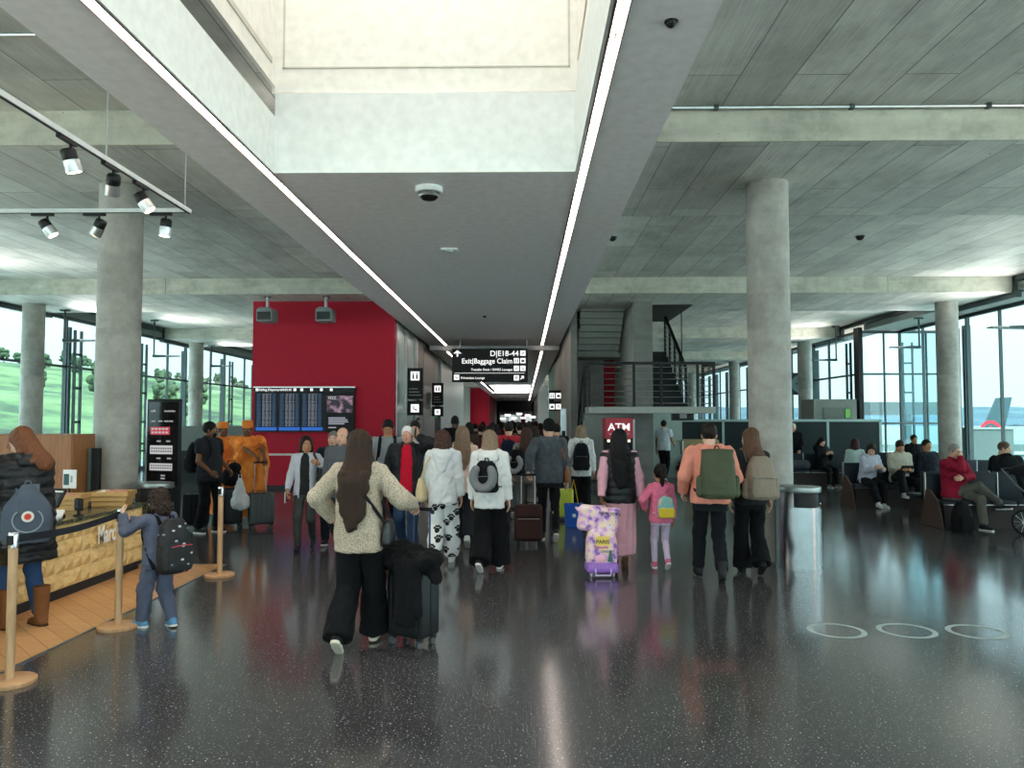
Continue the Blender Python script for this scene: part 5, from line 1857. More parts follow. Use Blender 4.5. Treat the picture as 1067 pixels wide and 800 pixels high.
            for sx in (-1, 1):
                pr.append(cone((sx * .062, -.005, .03), (sx * .076, -.03, -.13), .032, .036))
                pr.append(cone((sx * .076, -.03, -.13), (sx * .10, -back * .8, -.24), .036, .034))
                if L > .2: pr.append(cone((sx * .09, -back, -.24), (sx * .085, -back - .005, -.14 - L * .85), .034, .018))
            g = fit([cap] + pr, h, .09); g.add(cap, 0)
            if L > .3:
                for x, l in ((-.062, .93), (-.022, 1.1), (.02, 1.02), (.058, .9)): pr.append(cone((x, -back - .008, -.30), (x * 1.1, -back - .016, -.16 - L * l), .040, .012))
            g.cut((0, .8, -.6), .038)
            for p in pr: g.add(p, .035 if L > .3 else .02)
            g.sub(ell((0, .08, -.05), (.064, .078, .105)))
            V, F = g.mesh()
            if style == 'long':
                q = np.clip(-(V[:, 2] + .16) / .2, 0, 1)
                V[:, 0] += q * (.010 * np.sin(V[:, 2] * 26 + V[:, 0] * 30) + .006 * np.sin(V[:, 2] * 51))
            V = wrinkle(V, F, wr * 1.6, (46, 46, 5) if style == 'long' else (60, 60, 2.5))
        elif style in ('bob', 'curly'):
            pr = [cone((0, -.04, .03), (0, -.055, -.10), .095, .098, (0, 1, 0), .8)]
            for sx in (-1, 1): pr.append(cone((sx * .06, 0, .02), (sx * .08, .0, -.10), .035, .036))
            if L > .12:
                for sx in (-1, 0, 1): pr.append(cone((sx * .05, -.05, -.08), (sx * .06, -.07, -.08 - L + .1), .06, .045))
            g = fit([cap] + pr, h, .05); g.add(cap, 0); g.cut((0, .8, -.6), .042)
            for p in pr: g.add(p, .02)
            g.sub(ell((0, .09, -.045), (.066, .085, .105)))
            V, F = g.mesh(); V = wrinkle(V, F, .012 if style == 'curly' else wr, (30, 30, 26) if style == 'curly' else (55, 55, 5))
        elif style in ('pony', 'bun'):
            pr = []
            if style == 'pony': pr = [cone((0, -.10, .03), (0, -.135, -.02), .028, .034), cone((0, -.135, -.02), (0, -.12, -.02 - L), .036, .022)]
            else: pr = [ell((0, -.11, .06), (.045, .04, .045))]
            g = fit([cap] + pr, h); g.add(cap, 0); g.cut((0, .8, -.6), .034); g.cut((0, -.5, -1), .098)
            for p in pr: g.add(p, .012)
            V, F = g.mesh(); V = wrinkle(V, F, wr, fr)
        o = to_obj('hair', [(xf(V, s.Hm), F)], mt, s.root, s.sc)
        return o

    def hat(s, kind, mat):
        h = .0065 * max(1, s.res * .8)
        if kind == 'beanie':
            V, F = blob([ell((0, -.014, .03), (.090, .110, .112)), cone((0, -.02, .0), (0, -.015, .02), .099, .098, (1, 0, 0), .9)], h, .02, .002, (60, 60, 12), 0, cuts=(((0, .35, -1), .018),))
            n = 'beanie'
        elif kind == 'round_cap':
            V, F = blob([loft((0, -.012, .02), np.eye(3), [0, .02, .10, .12], [.087, .091, .093, .080], [.105, .108, .110, .095], None, 2)], h, .0, .002, (40, 40, 40))
            n = 'orange_cap'
        else:
            V, F = blob([ell((0, -.014, .025), (.088, .108, .105)), cone((0, .09, .045), (0, .15, .03), .06, .05, (0, 0, 1), .18)], h, .015, 0, cuts=(((0, -.1, -1), -.018),))
            n = 'cap'
        return to_obj(n, [(xf(V, s.Hm), F)], mat, s.root, s.sc)

    def strap(s, pts, mat, w=.018, name='strap', parent=None, up=None):
        """flat band through body-unit points"""
        return None


def ribbon(pts, w, t, sides):
    """flat strap through pts; sides = list of width directions"""
    vs, fs = [], []
    P = [Vector(p) for p in pts]
    for i, p in enumerate(P):
        d = (P[min(i + 1, len(P) - 1)] - P[max(0, i - 1)]).normalized()
        sd = Vector(sides[i] if isinstance(sides, list) else sides)
        sd = (sd - d * sd.dot(d)).normalized(); nn = d.cross(sd)
        vs += [p + sd * w / 2 - nn * t / 2, p + sd * w / 2 + nn * t / 2, p - sd * w / 2 + nn * t / 2, p - sd * w / 2 - nn * t / 2]
    for i in range(len(P) - 1):
        for k in range(4):
            a, b = 4 * i + k, 4 * i + (k + 1) % 4
            fs.append((a, b, b + 4, a + 4))
    fs += [(3, 2, 1, 0), tuple(len(vs) - 4 + k for k in range(4))]
    return MB().add(vs, fs)


def held(P, name, label, cat, anchor, group=None):
    """top-level thing carried by a person, its origin at a body-unit anchor; returns root and a map body-units -> local metres"""
    a = vn(anchor)
    w = P.W(anchor)
    t = thing(name, label, cat, w, P.root.rotation_euler.z, group)
    return t, (lambda V: (np.asarray(V, float) - a) * P.sc)


def backpack(P, label, mat, w=.155, d=.085, z0=.06, z1=.50, pocket=True, strapm=None, off=.0, res=1.0, shift=0.0, top_taper=.85, accent=None, gap=.03, yaw=0.0, side_pk=False, turn=0.0):
    """worn backpack; z0..z1 along the spine"""
    strapm = strapm or mat
    U = P.up
    back = -.125 - gap
    if turn:
        q_ = np.array(Matrix.Rotation(turn, 3, 'Z'))
        anc = q_ @ (U(shift, back - d, z0) - P.pel) + P.pel
        t, L0 = held(P, 'backpack', label, 'backpack', anc)
        L = lambda V: L0((np.asarray(V, float) - P.pel) @ q_.T + P.pel)
    else:
        t, L = held(P, 'backpack', label, 'backpack', U(shift, back - d, z0))
    h = .0095 * res
    zc, hz = (z0 + z1) / 2, (z1 - z0) / 2
    W_ = np.linspace(z0, z1, 12)
    q = (W_ - z0) / (z1 - z0)
    A = w * np.interp(q, [0, .08, .6, .9, 1], [.86, 1, .98, .9 * top_taper, (.55 if top_taper < 1 else .94) * top_taper]); B = d * np.interp(q, [0, .08, .35, .8, 1], [.85, 1.05, 1.05, .85, .45 if top_taper < 1 else .6])
    fr = P.Rs
    if yaw: fr = fr @ np.array(Matrix.Rotation(yaw, 3, 'Z'))
    o = P.pel + P.Rs @ vn((shift, back - d, 0))
    V, F = blob([loft(o, fr, W_, A, B, None, 3.0)], h, 0, .006, (12, 12, 9), 3.)
    b = to_obj('main_compartment', [(L(V), F)], mat, t)
    if pocket:
        w2 = np.linspace(z0 + .03, z0 + (z1 - z0) * .55, 8); q = np.linspace(0, 1, 8)
        V, F = blob([loft(P.pel + P.Rs @ vn((shift, back - 2 * d, 0)), fr, w2, w * .82 * np.interp(q, [0, .15, .8, 1], [.85, 1, 1, .8]), .035 * np.interp(q, [0, .2, .8, 1], [.8, 1, .9, .5]), None, 3.)], h, 0, .003, (12, 12, 9))
        pk = to_obj('front_pocket', [(L(V), F)], mat, t)
        zz = z0 + (z1 - z0) * .5
        pts = [U(shift - w * .7, back - 2 * d - .034, zz), U(shift, back - 2 * d - .036, zz + .01), U(shift + w * .7, back - 2 * d - .034, zz)]
        m = MB().tube([L(p) for p in pts], .004, 6); m.build('zip', accent or plain('6d6f72', .4), pk)
    if side_pk:
        for sx in (-1, 1):
            V, F = blob([cone(U(shift + sx * w, back - d, z0 + .05), U(shift + sx * w, back - d, z0 + .2), .05, .045)], h, 0, .004)
            to_obj('side_pocket', [(L(V), F)], mat, t)
    for sx in (-1, 1):
        X = sx * (.105 if P.male else .09)
        pts = [U(X * .7, back + .0, z1 - .07), U(X * .85, -.075, .545), U(X, -.005, .583), U(X * 1.05, .075, .545), U(X * 1.15, .135, .42), U(X * 1.3, .13, .28), U(X * 1.62, .02, .15), U(X * 1.6, back + .0, z0 + .06)]
        pts = [Vector(L(p)) for p in pts]
        sm = []
        for i in range(len(pts) - 1):
            p0, p1, p2, p3 = pts[max(0, i - 1)], pts[i], pts[i + 1], pts[min(len(pts) - 1, i + 2)]
            for k in range(4):
                u = k / 4
                sm.append(.5 * ((2 * p1) + (p2 - p0) * u + (2 * p0 - 5 * p1 + 4 * p2 - p3) * u * u + (3 * p1 - p0 - 3 * p2 + p3) * u ** 3))
        sm.append(pts[-1])
        ribbon(sm, .05 * P.sc, .012, Vector((1, 0, 0))).build('shoulder_strap', strapm, t, smooth='auto')
    m = MB().tube([L(U(shift - .03, back - d * .6, z1 - .01)), L(U(shift - .015, back - d * .7, z1 + .035)), L(U(shift + .015, back - d * .7, z1 + .035)), L(U(shift + .03, back - d * .6, z1 - .01))], .008, 6)
    m.build('grab_loop', strapm, t)
    return t, L
# ================================================================== luggage builders
def suitcase(label, loc, rz, w=.40, d=.23, hgt=.55, mat=None, handle=.45, soft=False, tilt=0.0, wheels=4, ribs=True, handle_mat=None, wheel_mat=None, z0=0.0):
    """upright cabin case: width along x, depth along y; telescopic handle on the +y side"""
    mat = mat or M['satin']
    t = thing('suitcase', label, 'suitcase', (loc[0], loc[1], z0), rz)
    if tilt: t.rotation_euler = (tilt, 0, rz)
    wz = .07
    rbox((w, d, hgt), (0, 0, wz + hgt / 2), .035 if not soft else .05, mat, 'shell', t, seg=4)
    if soft:
        rbox((w * .86, .05, hgt * .55), (0, -d / 2 - .012, wz + hgt * .36), .02, mat, 'front_pocket', t)
        rbox((w * .86, .04, hgt * .22), (0, -d / 2 - .010, wz + hgt * .80), .015, mat, 'front_pocket', t)
        MB().tube([(-w * .38, -d / 2 - .04, wz + hgt * .64), (w * .38, -d / 2 - .04, wz + hgt * .64)], .004, 6).build('zip', M['alu'], t)
    elif ribs:
        g = MB()
        for i in range(5):
            x = -w * .36 + i * w * .18
            g.box(x - .012, x + .012, -d / 2 - .006, d / 2 + .006, wz + .06, wz + hgt - .06)
        g.build('ribs', mat, t, bevel=.005)
        sm = MB().box(-w / 2 - .002, w / 2 + .002, -.006, .006, wz + .01, wz + hgt + .002)
        sm.build('seam', M['rubber'], t)
    MB().tube([(-.07, 0, wz + hgt), (-.06, 0, wz + hgt + .03), (.06, 0, wz + hgt + .03), (.07, 0, wz + hgt)], .009, 8).build('carry_handle', M['rubber'], t, smooth='auto')
    if handle:
        hm = handle_mat or M['alu']
        for x in (-w * .24, w * .24):
            MB().tube([(x, d / 2 - .03, wz + hgt - .02), (x, d / 2 - .03, wz + hgt + handle)], .008, 8).build('handle_tube', hm, t, smooth='auto')
        MB().tube([(-w * .28, d / 2 - .03, wz + hgt + handle), (w * .28, d / 2 - .03, wz + hgt + handle)], .016, 10).build('handle_grip', M['rubber'], t, smooth='auto')
    xs = [(sx, sy) for sx in (-1, 1) for sy in ((-1, 1) if wheels == 4 else (1,))]
    for sx, sy in xs:
        x, y = sx * (w / 2 - .045), sy * (d / 2 - .045)
        f = MB().box(x - .022, x + .022, y - .02, y + .02, .045, wz + .012).build('caster', M['satin'], t)
        for k in (-.012, .012): MB().lathe([(.012, -.007), (.029, -.006), (.029, .006), (.012, .007)], 16, T((x + k, y - .012, .029)) @ R(PI / 2, 'Y')).build('wheel', wheel_mat or plain('55585b', .5), f, smooth='auto')
    if soft and wheels == 2:
        for sx in (-1, 1): MB().box(sx * w * .36 - .02, sx * w * .36 + .02, -d / 2, -d / 2 + .03, 0, wz + .01).build('foot', M['rubber'], t)
    return t


def shoulder_bag(P, label, mat, side, z, w=.15, d=.05, h_=.16, y=0.0, x=.25, sag=.3, strapm=None, cross=False, name='shoulder_bag'):
    """bag hanging from a shoulder strap; side -1 left, 1 right"""
    c = vn((side * x, y, z))
    t, L = held(P, name, label, 'bag', c - vn((0, 0, h_)))
    W_ = np.linspace(-h_, h_, 10); q = np.linspace(0, 1, 10)
    V, F = blob([loft(c, np.array(Matrix.Rotation(side * .0, 3, 'Z')), W_, d * np.interp(q, [0, .1, .5, 1], [.8, 1, 1, .5]), w * np.interp(q, [0, .1, .6, 1], [.9, 1, .95, .8]), None, 3.0)], .009, 0, .006, (13, 13, 9), 5.)
    to_obj('bag_body', [(L(V), F)], mat, t)
    s0 = P.up(-side * .10, .0, .575) if cross else P.up(side * .125, -.0, .565)
    for yy in (-1, 1):
        e = c + vn((0, yy * w * .8, h_ * .85))
        m_ = s0 * .5 + e * .5 + (vn((0, yy * (.15 if cross else .07), .03)))
        q0 = s0 + vn((0, yy * .06, -.01))
        ribbon([L(s0 + vn((0, 0, .012))), L(q0), L(m_), L(e)], .028, .008, Vector((0, 0, 1)) if False else Vector((1, .2, 0))).build('strap', strapm or mat, t)
    return t


def walk(lead, st=.24, w=.085):
    f, b = (w, st, .088, -.12, 0), (w, -st, .165, .6, 0)
    return ((-f[0],) + f[1:], b) if lead == 'L' else ((-b[0],) + b[1:], f)


def tl(loc, hd, height, w, hs=1.0):
    """a world point in the body units of a person standing at loc"""
    p = Matrix.Rotation(-hd, 3, 'Z') @ (Vector(w) - Vector((loc[0], loc[1], 0)))
    return tuple(p / (height / (1.49 + .26 * hs)))


BLACK, JEANS = '101114', '2a3c58'
# ================================================================== travellers nearest to the viewer
# -- woman in cream sweater with the black case
kn = NT('cream_knit')
wv = kn.n('TexVoronoi', Scale=95.0); kn.l(kn.coord((1, 1, 1.5)), wv.inputs['Vector'])
kn.set(Base_Color=kn.ramp(wv.outputs['Distance'], [(.1, lin('e8dac6')), (.75, lin('a4937c'))]), Roughness=.95)
kn.bump(kn.math('SUBTRACT', 1.0, wv.outputs['Distance']), .8, .012)
P = Person('woman with very long brown hair in a chunky cream sweater pulling a black suitcase', (-1.31, 6.12), -.1, 1.71, False, 'light', pelvis=.93,
           hands=(((-.25, .12, 1.02), .6), (tl((-1.31, 6.12), -.1, 1.71, (-.915, 6.31, 1.115)), 1.3)), feet=((-.10, -.20, .155, .65, .1), (.06, .26, .088, -.1, 0)), poles=((-1, -.5, -.1), (.6, -.8, -.6)), palm=(None, (.2, .2, 1)))
P.top(kn.m, 'sweater', .034, -.135, 'long', .80, wr=.010, ri=.024, cuff=.008, sleeve_r=.050)
P.pants(cloth(BLACK), 'flared_trousers', .016, .082, .112, wr=.007, end=1.05)
P.shoes(plain('24211f', .7), plain('e5dcc8', .6))
P.hair('long', '33231a', .47, back=.185)
shoulder_bag(P, 'small black leather bag on the hip of the woman in cream', plain('101012', .35), 1, .93, .11, .04, .10, .04, .235, cross=True)
t = suitcase('black hard shell cabin case with a jacket thrown over it', (-.90, 6.30), -.55, .36, .26, .54, plain('15181a', .38), .46, handle_mat=plain('32415c', .3, .7))
jk = thing('draped_jacket', 'black jacket and fur hat bundled over the black cabin case', 'jacket', (-.88, 6.22, .66), -.55)
V, F = blob([ell((-.10, -.02, .02), (.20, .15, .09), (0, .25, 0)), ell((.12, -.05, .03), (.16, .15, .08), (0, -.2, .2)), ell((-.02, .02, .07), (.13, .10, .06)), ell((-.17, .06, .05), (.12, .10, .10)),
             cone((.17, -.02, 0), (.27, -.06, -.09), .06, .035), ell((-.27, .03, .03), (.13, .12, .11))], .009, .03, .018, (12, 12, 14), 2.)
to_obj('bundle', [(V, F)], cloth('0e0e10', 120), jk)
V, F = blob([rbx((.05, -.165, -.20), (.10, .028, .26), .02), cone((.13, -.16, .0), (.16, -.15, -.36), .05, .03)], .009, .02, .012, (14, 14, 5), 4.)
to_obj('hanging_sleeve', [(V, F)], cloth('101013', 120), jk)

# -- woman in grey cardigan walking towards the viewer
P = Person('woman in pale grey cardigan and dark top walking towards the viewer', (-3.05, 10.75), PI + .1, 1.58, False, 'tan', pelvis=.92, feet=walk('R', .17), head=(.35, -.02, 0),
           hands=(((-.23, .22, 1.33), 1.3), ((.25, .14, .93), .9)), poles=((-.8, -.4, -.8), None))
P.top(cloth('2a2a2c'), 'top', .012, -.06, 'none', .3)
P.top(cloth('bdbfc9'), 'cardigan', .024, -.16, 'long', .5, open_=.075, wr=.006)
P.pants(cloth('3d3f3c'), 'trousers', .008, .058, .045)
P.shoes(plain('131315', .5), plain('1a1a1c', .6)); P.hair('bob', '2b1a18', .1); P.brows('231815')
shoulder_bag(P, 'large black shoulder bag of the woman in grey cardigan', plain('131316', .5), -1, 1.10, .19, .065, .17, .05, .25)
ph = thing('phone', 'white phone in the hand of the woman in grey cardigan', 'phone', P.W((.265, .20, .83)), PI); MB().cbox((0, 0, 0), (.012, .075, .15)).build('case', plain('dfe0e2', .3), ph, bevel=.005); MB().cbox((-.007, 0, 0), (.002, .066, .135)).build('screen', plain('121316', .1), ph)

# -- two men half hidden behind the woman in cream
P = Person('balding man in grey jacket hidden behind the woman in cream', (-2.42, 10.25), PI - .2, 1.70, True, 'light', res=1.2, feet=walk('L', .15))
P.top(cloth('53565c'), 'jacket', .03, -.12, 'long', .7, collar=True); P.pants(cloth('22252c')); P.shoes(plain('1c1c1e'), plain('e4e2de')); P.hair('receding', '2d2622'); P.brows('2d2622')
P = Person('grey haired man in dark navy coat behind the balding man', (-2.78, 11.2), PI, 1.64, True, 'light', res=1.3, feet=walk('R', .12))
P.top(cloth('1d222c'), 'coat', .035, -.2, 'long', .7, collar=True); P.pants(cloth('1e2025')); P.shoes(plain('151515')); P.hair('crop', '77726c'); P.brows('66625c')

# -- old man in red pullover telephoning
P = Person('white haired man in red pullover and dark jacket talking on a phone', (-1.60, 10.55), PI + .05, 1.72, True, 'old', feet=walk('L', .14), wide=1.05, head=(-.2, 0, .12),
           hands=(((-.155, .07, 1.60), 1.1), ((.31, .06, .93), .6)), poles=((-.75, .1, -1), None), palm=((-.8, .5, 0), None))
P.top(cloth('c21830'), 'pullover', .016, -.08, 'none', .5, belly=.02, wr=.004)
P.top(plain('d8b23c', .7), 'shirt_collar', -.004, .52, 'none', .0, collar=True, cr_=.012, wr=.0, w1=.56)
P.top(plain('14161b', .6), 'jacket', .040, -.20, 'long', .7, open_=.085, collar=True, wr=.009)
P.pants(cloth(JEANS), 'jeans', .012, .066, .058); P.shoes(plain('191a1d', .5)); P.hair('crop', 'ece9e4', wr=.004); P.brows('d9d5cf')
ph = thing('phone', 'dark phone held to the ear of the man in red pullover', 'phone', P.W((-.115, .06, 1.66)), PI); MB().cbox((0, 0, 0), (.012, .07, .145), R(.5, 'X')).build('case', M['satin'], ph, bevel=.004); MB().cbox((.007, 0, 0), (.002, .06, .13), R(.5, 'X')).build('screen', plain('20242a', .1), ph)
# -- man in grey tee behind him
P = Person('young man in grey t-shirt with backpack straps looking down', (-2.18, 12.3), PI + .1, 1.80, True, 'tan', res=1.2, feet=walk('R', .15), head=(0, -.45, 0), wide=1.1, hands=(((-.2, .22, 1.1), .8), (None, .5)))
P.top(cloth('8d9296'), 't_shirt', .018, -.08, 'short', .6); P.pants(cloth('1c1e24')); P.shoes(plain('dddddd', .5)); P.hair('short', '15120f'); P.brows('15120f')
backpack(P, 'black backpack of the young man in grey t-shirt', cloth('17181b'), res=1.5)
P = Person('man in pale hooded top walking behind the man in grey t-shirt', (-1.88, 13.3), PI - .3, 1.78, True, 'light', res=1.3, feet=walk('L', .2), head=(.3, -.2, 0))
P.top(cloth('b9b6b0'), 'hooded_top', .03, -.1, 'long', .7, hood=True); P.pants(cloth('2a2c31')); P.shoes(plain('cfcfcf', .5)); P.hair('short', '1d1714'); P.brows('1d1714')

# -- woman with patterned trousers
pw_ = NT('paw_print_cloth')
co = pw_.n('TexCoord'); sp_ = pw_.n('SeparateXYZ'); cb_ = pw_.n('CombineXYZ')
pw_.l(co.outputs['Object'], sp_.inputs[0]); pw_.l(sp_.outputs[0], cb_.inputs[0]); pw_.l(sp_.outputs[2], cb_.inputs[1])
vo = pw_.n('TexVoronoi', Scale=7.2, Randomness=.8, voronoi_dimensions='2D'); pw_.l(cb_.outputs[0], vo.inputs['Vector'])
df = pw_.n('VectorMath', operation='SUBTRACT'); pw_.l(cb_.outputs[0], df.inputs[0]); pw_.l(vo.outputs['Position'], df.inputs[1])
acc = None
for cx, cz, r in ((0, -.006, .017), (-.022, .012, .0085), (-.008, .024, .0085), (.009, .024, .0085), (.023, .012, .0085)):
    dd = pw_.n('VectorMath', operation='DISTANCE'); pw_.l(df.outputs[0], dd.inputs[0]); dd.inputs[1].default_value = (cx * 1.55, cz * 1.55, 0)
    q = pw_.math('LESS_THAN', dd.outputs['Value'], r * 1.75)
    acc = q if acc is None else pw_.math('MAXIMUM', acc, q)
pw_.set(Base_Color=pw_.mix(acc, lin('e3e4e4'), lin('121214')), Roughness=.9)
pw_.bump(pw_.noise(pw_.coord((20, 20, 10)), 1, 3), .3, .01)
P = Person('woman with curly brown hair in white hoodie and paw print trousers', (-1.02, 9.72), -.05, 1.66, False, 'light', feet=walk('R', .2), hands=((None, .5), (None, .5)), head=(-.3, 0, 0))
P.top(cloth('d9dadb'), 'hooded_top', .036, -.12, 'long', .8, hood=True, wr=.010, ri=.03)
P.pants(pw_.m, 'patterned_trousers', .022, .085, .082, wr=.009, end=1.0); P.shoes(plain('e1dfda', .6)); P.hair('curly', '4a2f28', .14)
shoulder_bag(P, 'woven cream shoulder bag of the woman in paw print trousers', cloth('cdb893', 60, .8), -1, .98, .19, .075, .15, .02, .28, strapm=cloth('c9b48e'))
# -- woman in white hoodie with black pack and neck pillow
P = Person('blonde woman in white hoodie and wide black trousers with neck pillow on her pack', (-.41, 9.25), -.15, 1.67, False, 'light', feet=walk('R', .22), hands=((None, .6), (None, .6)))
P.top(cloth('dddddc'), 'hooded_top', .036, -.13, 'long', .8, hood=True, wr=.010, ri=.03)
P.pants(cloth('0f1012'), 'wide_trousers', .022, .105, .125, wr=.008, end=1.03); P.shoes(plain('17171a', .6), plain('eceae6')); P.hair('straight', '84705c', .13, back=.215)
bp, L = backpack(P, 'black backpack with grey neck pillow on the woman in white hoodie', cloth('121316'), .15, .075, .08, .46)
np_ = thing('neck_pillow', 'grey horseshoe neck pillow clipped to the black backpack', 'neck pillow', P.W(P.up(-.02, -.30, .25)), P.root.rotation_euler.z)
pts = [vn((.115 * math.sin(q), 0, .115 * -math.cos(q) * 1.15 + .04)) for q in np.linspace(.9, 2 * PI - .9, 14)]
V, F = blob([cone(a, b, .048, .048) for a, b in zip(pts, pts[1:])], .009, .02, .003); V = V @ np.array(Matrix.Rotation(PI, 3, 'Y')).T
to_obj('cushion', [(V + vn((0, -.02, .06)), F)], cloth('77787b'), np_)
MB().tube([(0, 0, .12), (0, .06, .2)], .006, 6).build('clip_cord', M['black'], np_)
# -- long haired blonde between them
P = Person('woman with long fair hair in pale pink top between the two white hoodies', (-.88, 11.0), 0, 1.70, False, 'light', res=1.2, feet=walk('L', .2))
P.top(cloth('d8b8a8'), 'jacket', .03, -.12, 'long', .6); P.pants(cloth('26282e'), 'trousers', .012, .07, .07); P.shoes(plain('d8d8d8', .6)); P.hair('straight', '7d6552', .32)
# -- man in grey hoodie
P = Person('man in dark grey hoodie and black beanie pulling a brown suitcase', (.37, 11.55), .03, 1.80, True, 'light', feet=walk('L', .2), hands=((tl((.37, 11.55), .03, 1.80, (.06, 11.31, 1.05)), 1.3), (None, .4)), head=(.35, 0, 0), wide=1.05)
hm_ = cloth('4a5056', 150, .5, var=.22)
P.top(hm_, 'hooded_top', .03, -.08, 'long', .7, hood=True, wr=.007, cuff=.0); P.pants(cloth('131418'), 'jeans', .004, .056, .048); P.shoes(plain('1a1a1c', .6), plain('e2ded4')); P.hair('crop', '2a211c'); P.hat('beanie', cloth('0e0f11', 90)); P.brows('2a211c')
shoulder_bag(P, 'tan leather bag at the right side of the man in grey hoodie', plain('8a5530', .5), 1, .98, .10, .04, .13, .02, .26)
suitcase('brown soft cabin case pulled by the man in grey hoodie', (.06, 11.15), .02, .41, .24, .52, cloth('3a2523', 200), .42, soft=True, wheels=2)
# -- woman in white hoodie, black pack, right of him
P = Person('fair haired woman in white hoodie with black backpack beside the yellow suitcase', (1.05, 14.2), -.05, 1.70, False, 'light', res=1.2, feet=walk('L', .16), hands=(((-.24, .0, .95), 1.0), (None, .5)))
P.top(cloth('cfd0cf'), 'hooded_top', .034, -.12, 'long', .8, hood=True, ri=.028); P.pants(cloth('0f1012'), 'trousers', .014, .08, .08); P.shoes(plain('222225')); P.hair('straight', '86745f', .10)
backpack(P, 'black backpack of the fair haired woman beside the yellow suitcase', cloth('101319'), .15, .09, .0, .50, res=1.2)
suitcase('lime yellow cabin case behind the man in grey hoodie', (.72, 14.0), 0, .34, .22, .5, plain('b7c23a', .35), .3)
cb = thing('carrier_bag', 'blue carrier bag with yellow ribbon handles', 'bag', (.84, 13.1, .0), 0)
MB().prism([(-.14, 0), (.14, 0), (.16, .40), (-.16, .40)], .14, T((0, .07, 0)) @ R(PI / 2, 'X')).build('bag_body', plain('1f57b5', .5), cb, bevel=.008)
for y in (-.06, .06): ribbon([(-.08, y, .38), (-.03, y, .66), (.0, y, .80), (.03, y, .66), (.08, y, .38)], .03, .006, Vector((0, 1, 0))).build('handle', plain('d9b326', .6), cb)
MB().ball((0, -.075, .2), (.035, .006, .035), 14, 6).build('round_print', plain('e8eef5', .5), cb)

# -- woman in black vest with pink sleeves, the child and their case
P = Person('woman with long black hair in black quilted vest over pink sleeves', (1.17, 9.48), .02, 1.68, False, 'brown', feet=walk('R', .14), hands=((tl((1.17, 9.48), .02, 1.68, (.93, 9.31, .845)), 1.3), (tl((1.17, 9.48), .02, 1.68, (1.43, 9.46, .86)), .8)), wide=1.06, poles=((-.6, -.6, 0), (.7, -.6, 0)))
P.top(cloth('d59fae'), 'pink_top', .022, -.06, 'long', .7, wr=.006, ri=.022)
P.top(plain('17181c', .45), 'quilted_vest', .042, -.10, 'none', .9, puff=.010, wr=.004, collar=True)
P.skirt(cloth('c9939f', 60, .3), 'pink_skirt', -.74, .1, .19, .17, wr=.014)
P.shoes(plain('5d3a2c', .6), plain('5d3a2c', .6), L=.95); P.hair('straight', '0d0b0d', .42, back=.19)
pt = NT('travel_print'); nz_ = pt.noise(pt.coord((11, 11, 11)), 1, 2, .4)
pt.set(Base_Color=pt.ramp(nz_, [(.30, lin('8e6ab8')), (.40, lin('d7a5cf')), (.50, lin('efc7dc')), (.57, lin('f1d9a0')), (.63, lin('f3d7e6')), (.72, lin('8fb6a8'))]), Roughness=.55)
pt.t.nodes['Color Ramp'].color_ramp.interpolation = 'CONSTANT'
tr = thing('kids_trolley', 'lilac printed trolley case with travel pictures and a purple base', 'suitcase', (.90, 9.05, 0), .05)
pur = plain('9a6cc4', .4)
V, F = blob([loft((0, 0, 0), np.eye(3), [.12, .2, .4, .52, .58], [.17, .185, .18, .155, .11], [.10, .12, .12, .10, .06], None, 3.2)], .01, 0, .002)
to_obj('shell', [(V, F)], pt.m, tr)
V, F = blob([rbx((0, 0, .105), (.185, .135, .062), .04)], .009, 0)
to_obj('purple_base', [(V, F)], pur, tr)
g = MB()
for i in range(13): g.box(-.15 + i * .024, -.138 + i * .024, -.14, -.13, .10, .15)
g.build('base_ribs', plain('b48ad6', .4), tr)
MB().tube([(-.09, -.14, .10), (-.085, -.165, .03), (.085, -.165, .03), (.09, -.14, .10)], .01, 8).build('stand_bar', plain('c9b4dd', .4), tr)
for x in (-.13, .13): MB().lathe([(.012, -.012), (.035, -.01), (.035, .01), (.012, .012)], 18, T((x, -.07, .035)) @ R(PI / 2, 'Y')).build('wheel', plain('c3bcc9', .4), tr, smooth='auto')
for x in (-.075, .075): MB().tube([(x, .07, .5), (x, .19, .78)], .008, 8).build('handle_tube', plain('d9c6d6', .4), tr)
MB().tube([(-.085, .19, .78), (.085, .19, .78)], .013, 8).build('handle_grip', plain('c79fc0', .4), tr)
bl = MB().box(-.085, .075, -.128, -.122, .36, .47).build('yellow_patch', plain('f0cf6a', .5), tr)
text('lettering', 'PARIS', .062, (-.08, -.131, .385), fx, plain('1d1a22', .5), bl)
MB().box(-.08, .06, -.13, -.124, .33, .352).build('red_stripe', plain('d87f8f', .5), tr)
text('lettering', 'LONDON', .036, (-.03, -.134, .285), fx, plain('5b5470', .5), tr)
tw_ = MB()
for q in range(6): tw_.box(.055 + q * .004, .115 - q * .004, -.134, -.127, .18 + q * .022, .20 + q * .022)
tw_.build('tower_print', plain('3d6a60', .5), tr)
MB().ball((-.03, -.128, .215), (.065, .008, .045), 14, 7).build('pink_print', plain('eeb2c6', .5), tr)
MB().ball((.155, -.06, .33), (.025, .02, .02), 10, 6).build('pompom', plain('e0408f', .8), tr)
pl_ = thing('cushion', 'matching printed cushion wedged on the lilac trolley case', 'cushion', (.86, 9.05, .55), .05)
V, F = blob([rbx((0, -.02, .10), (.235, .06, .15), .055, (0, .12, 0)), cone((-.2, -.02, .2), (-.26, -.02, .24), .03, .012), cone((.2, -.02, .2), (.25, -.02, .21), .03, .012)], .01, .02, .005)
to_obj('cover', [(V, F)], pt.m, pl_)
text('lettering', 'NEW YORK', .05, (.0, -.088, .17), (PI / 2, .12, 0), plain('3a3346', .5), pl_)

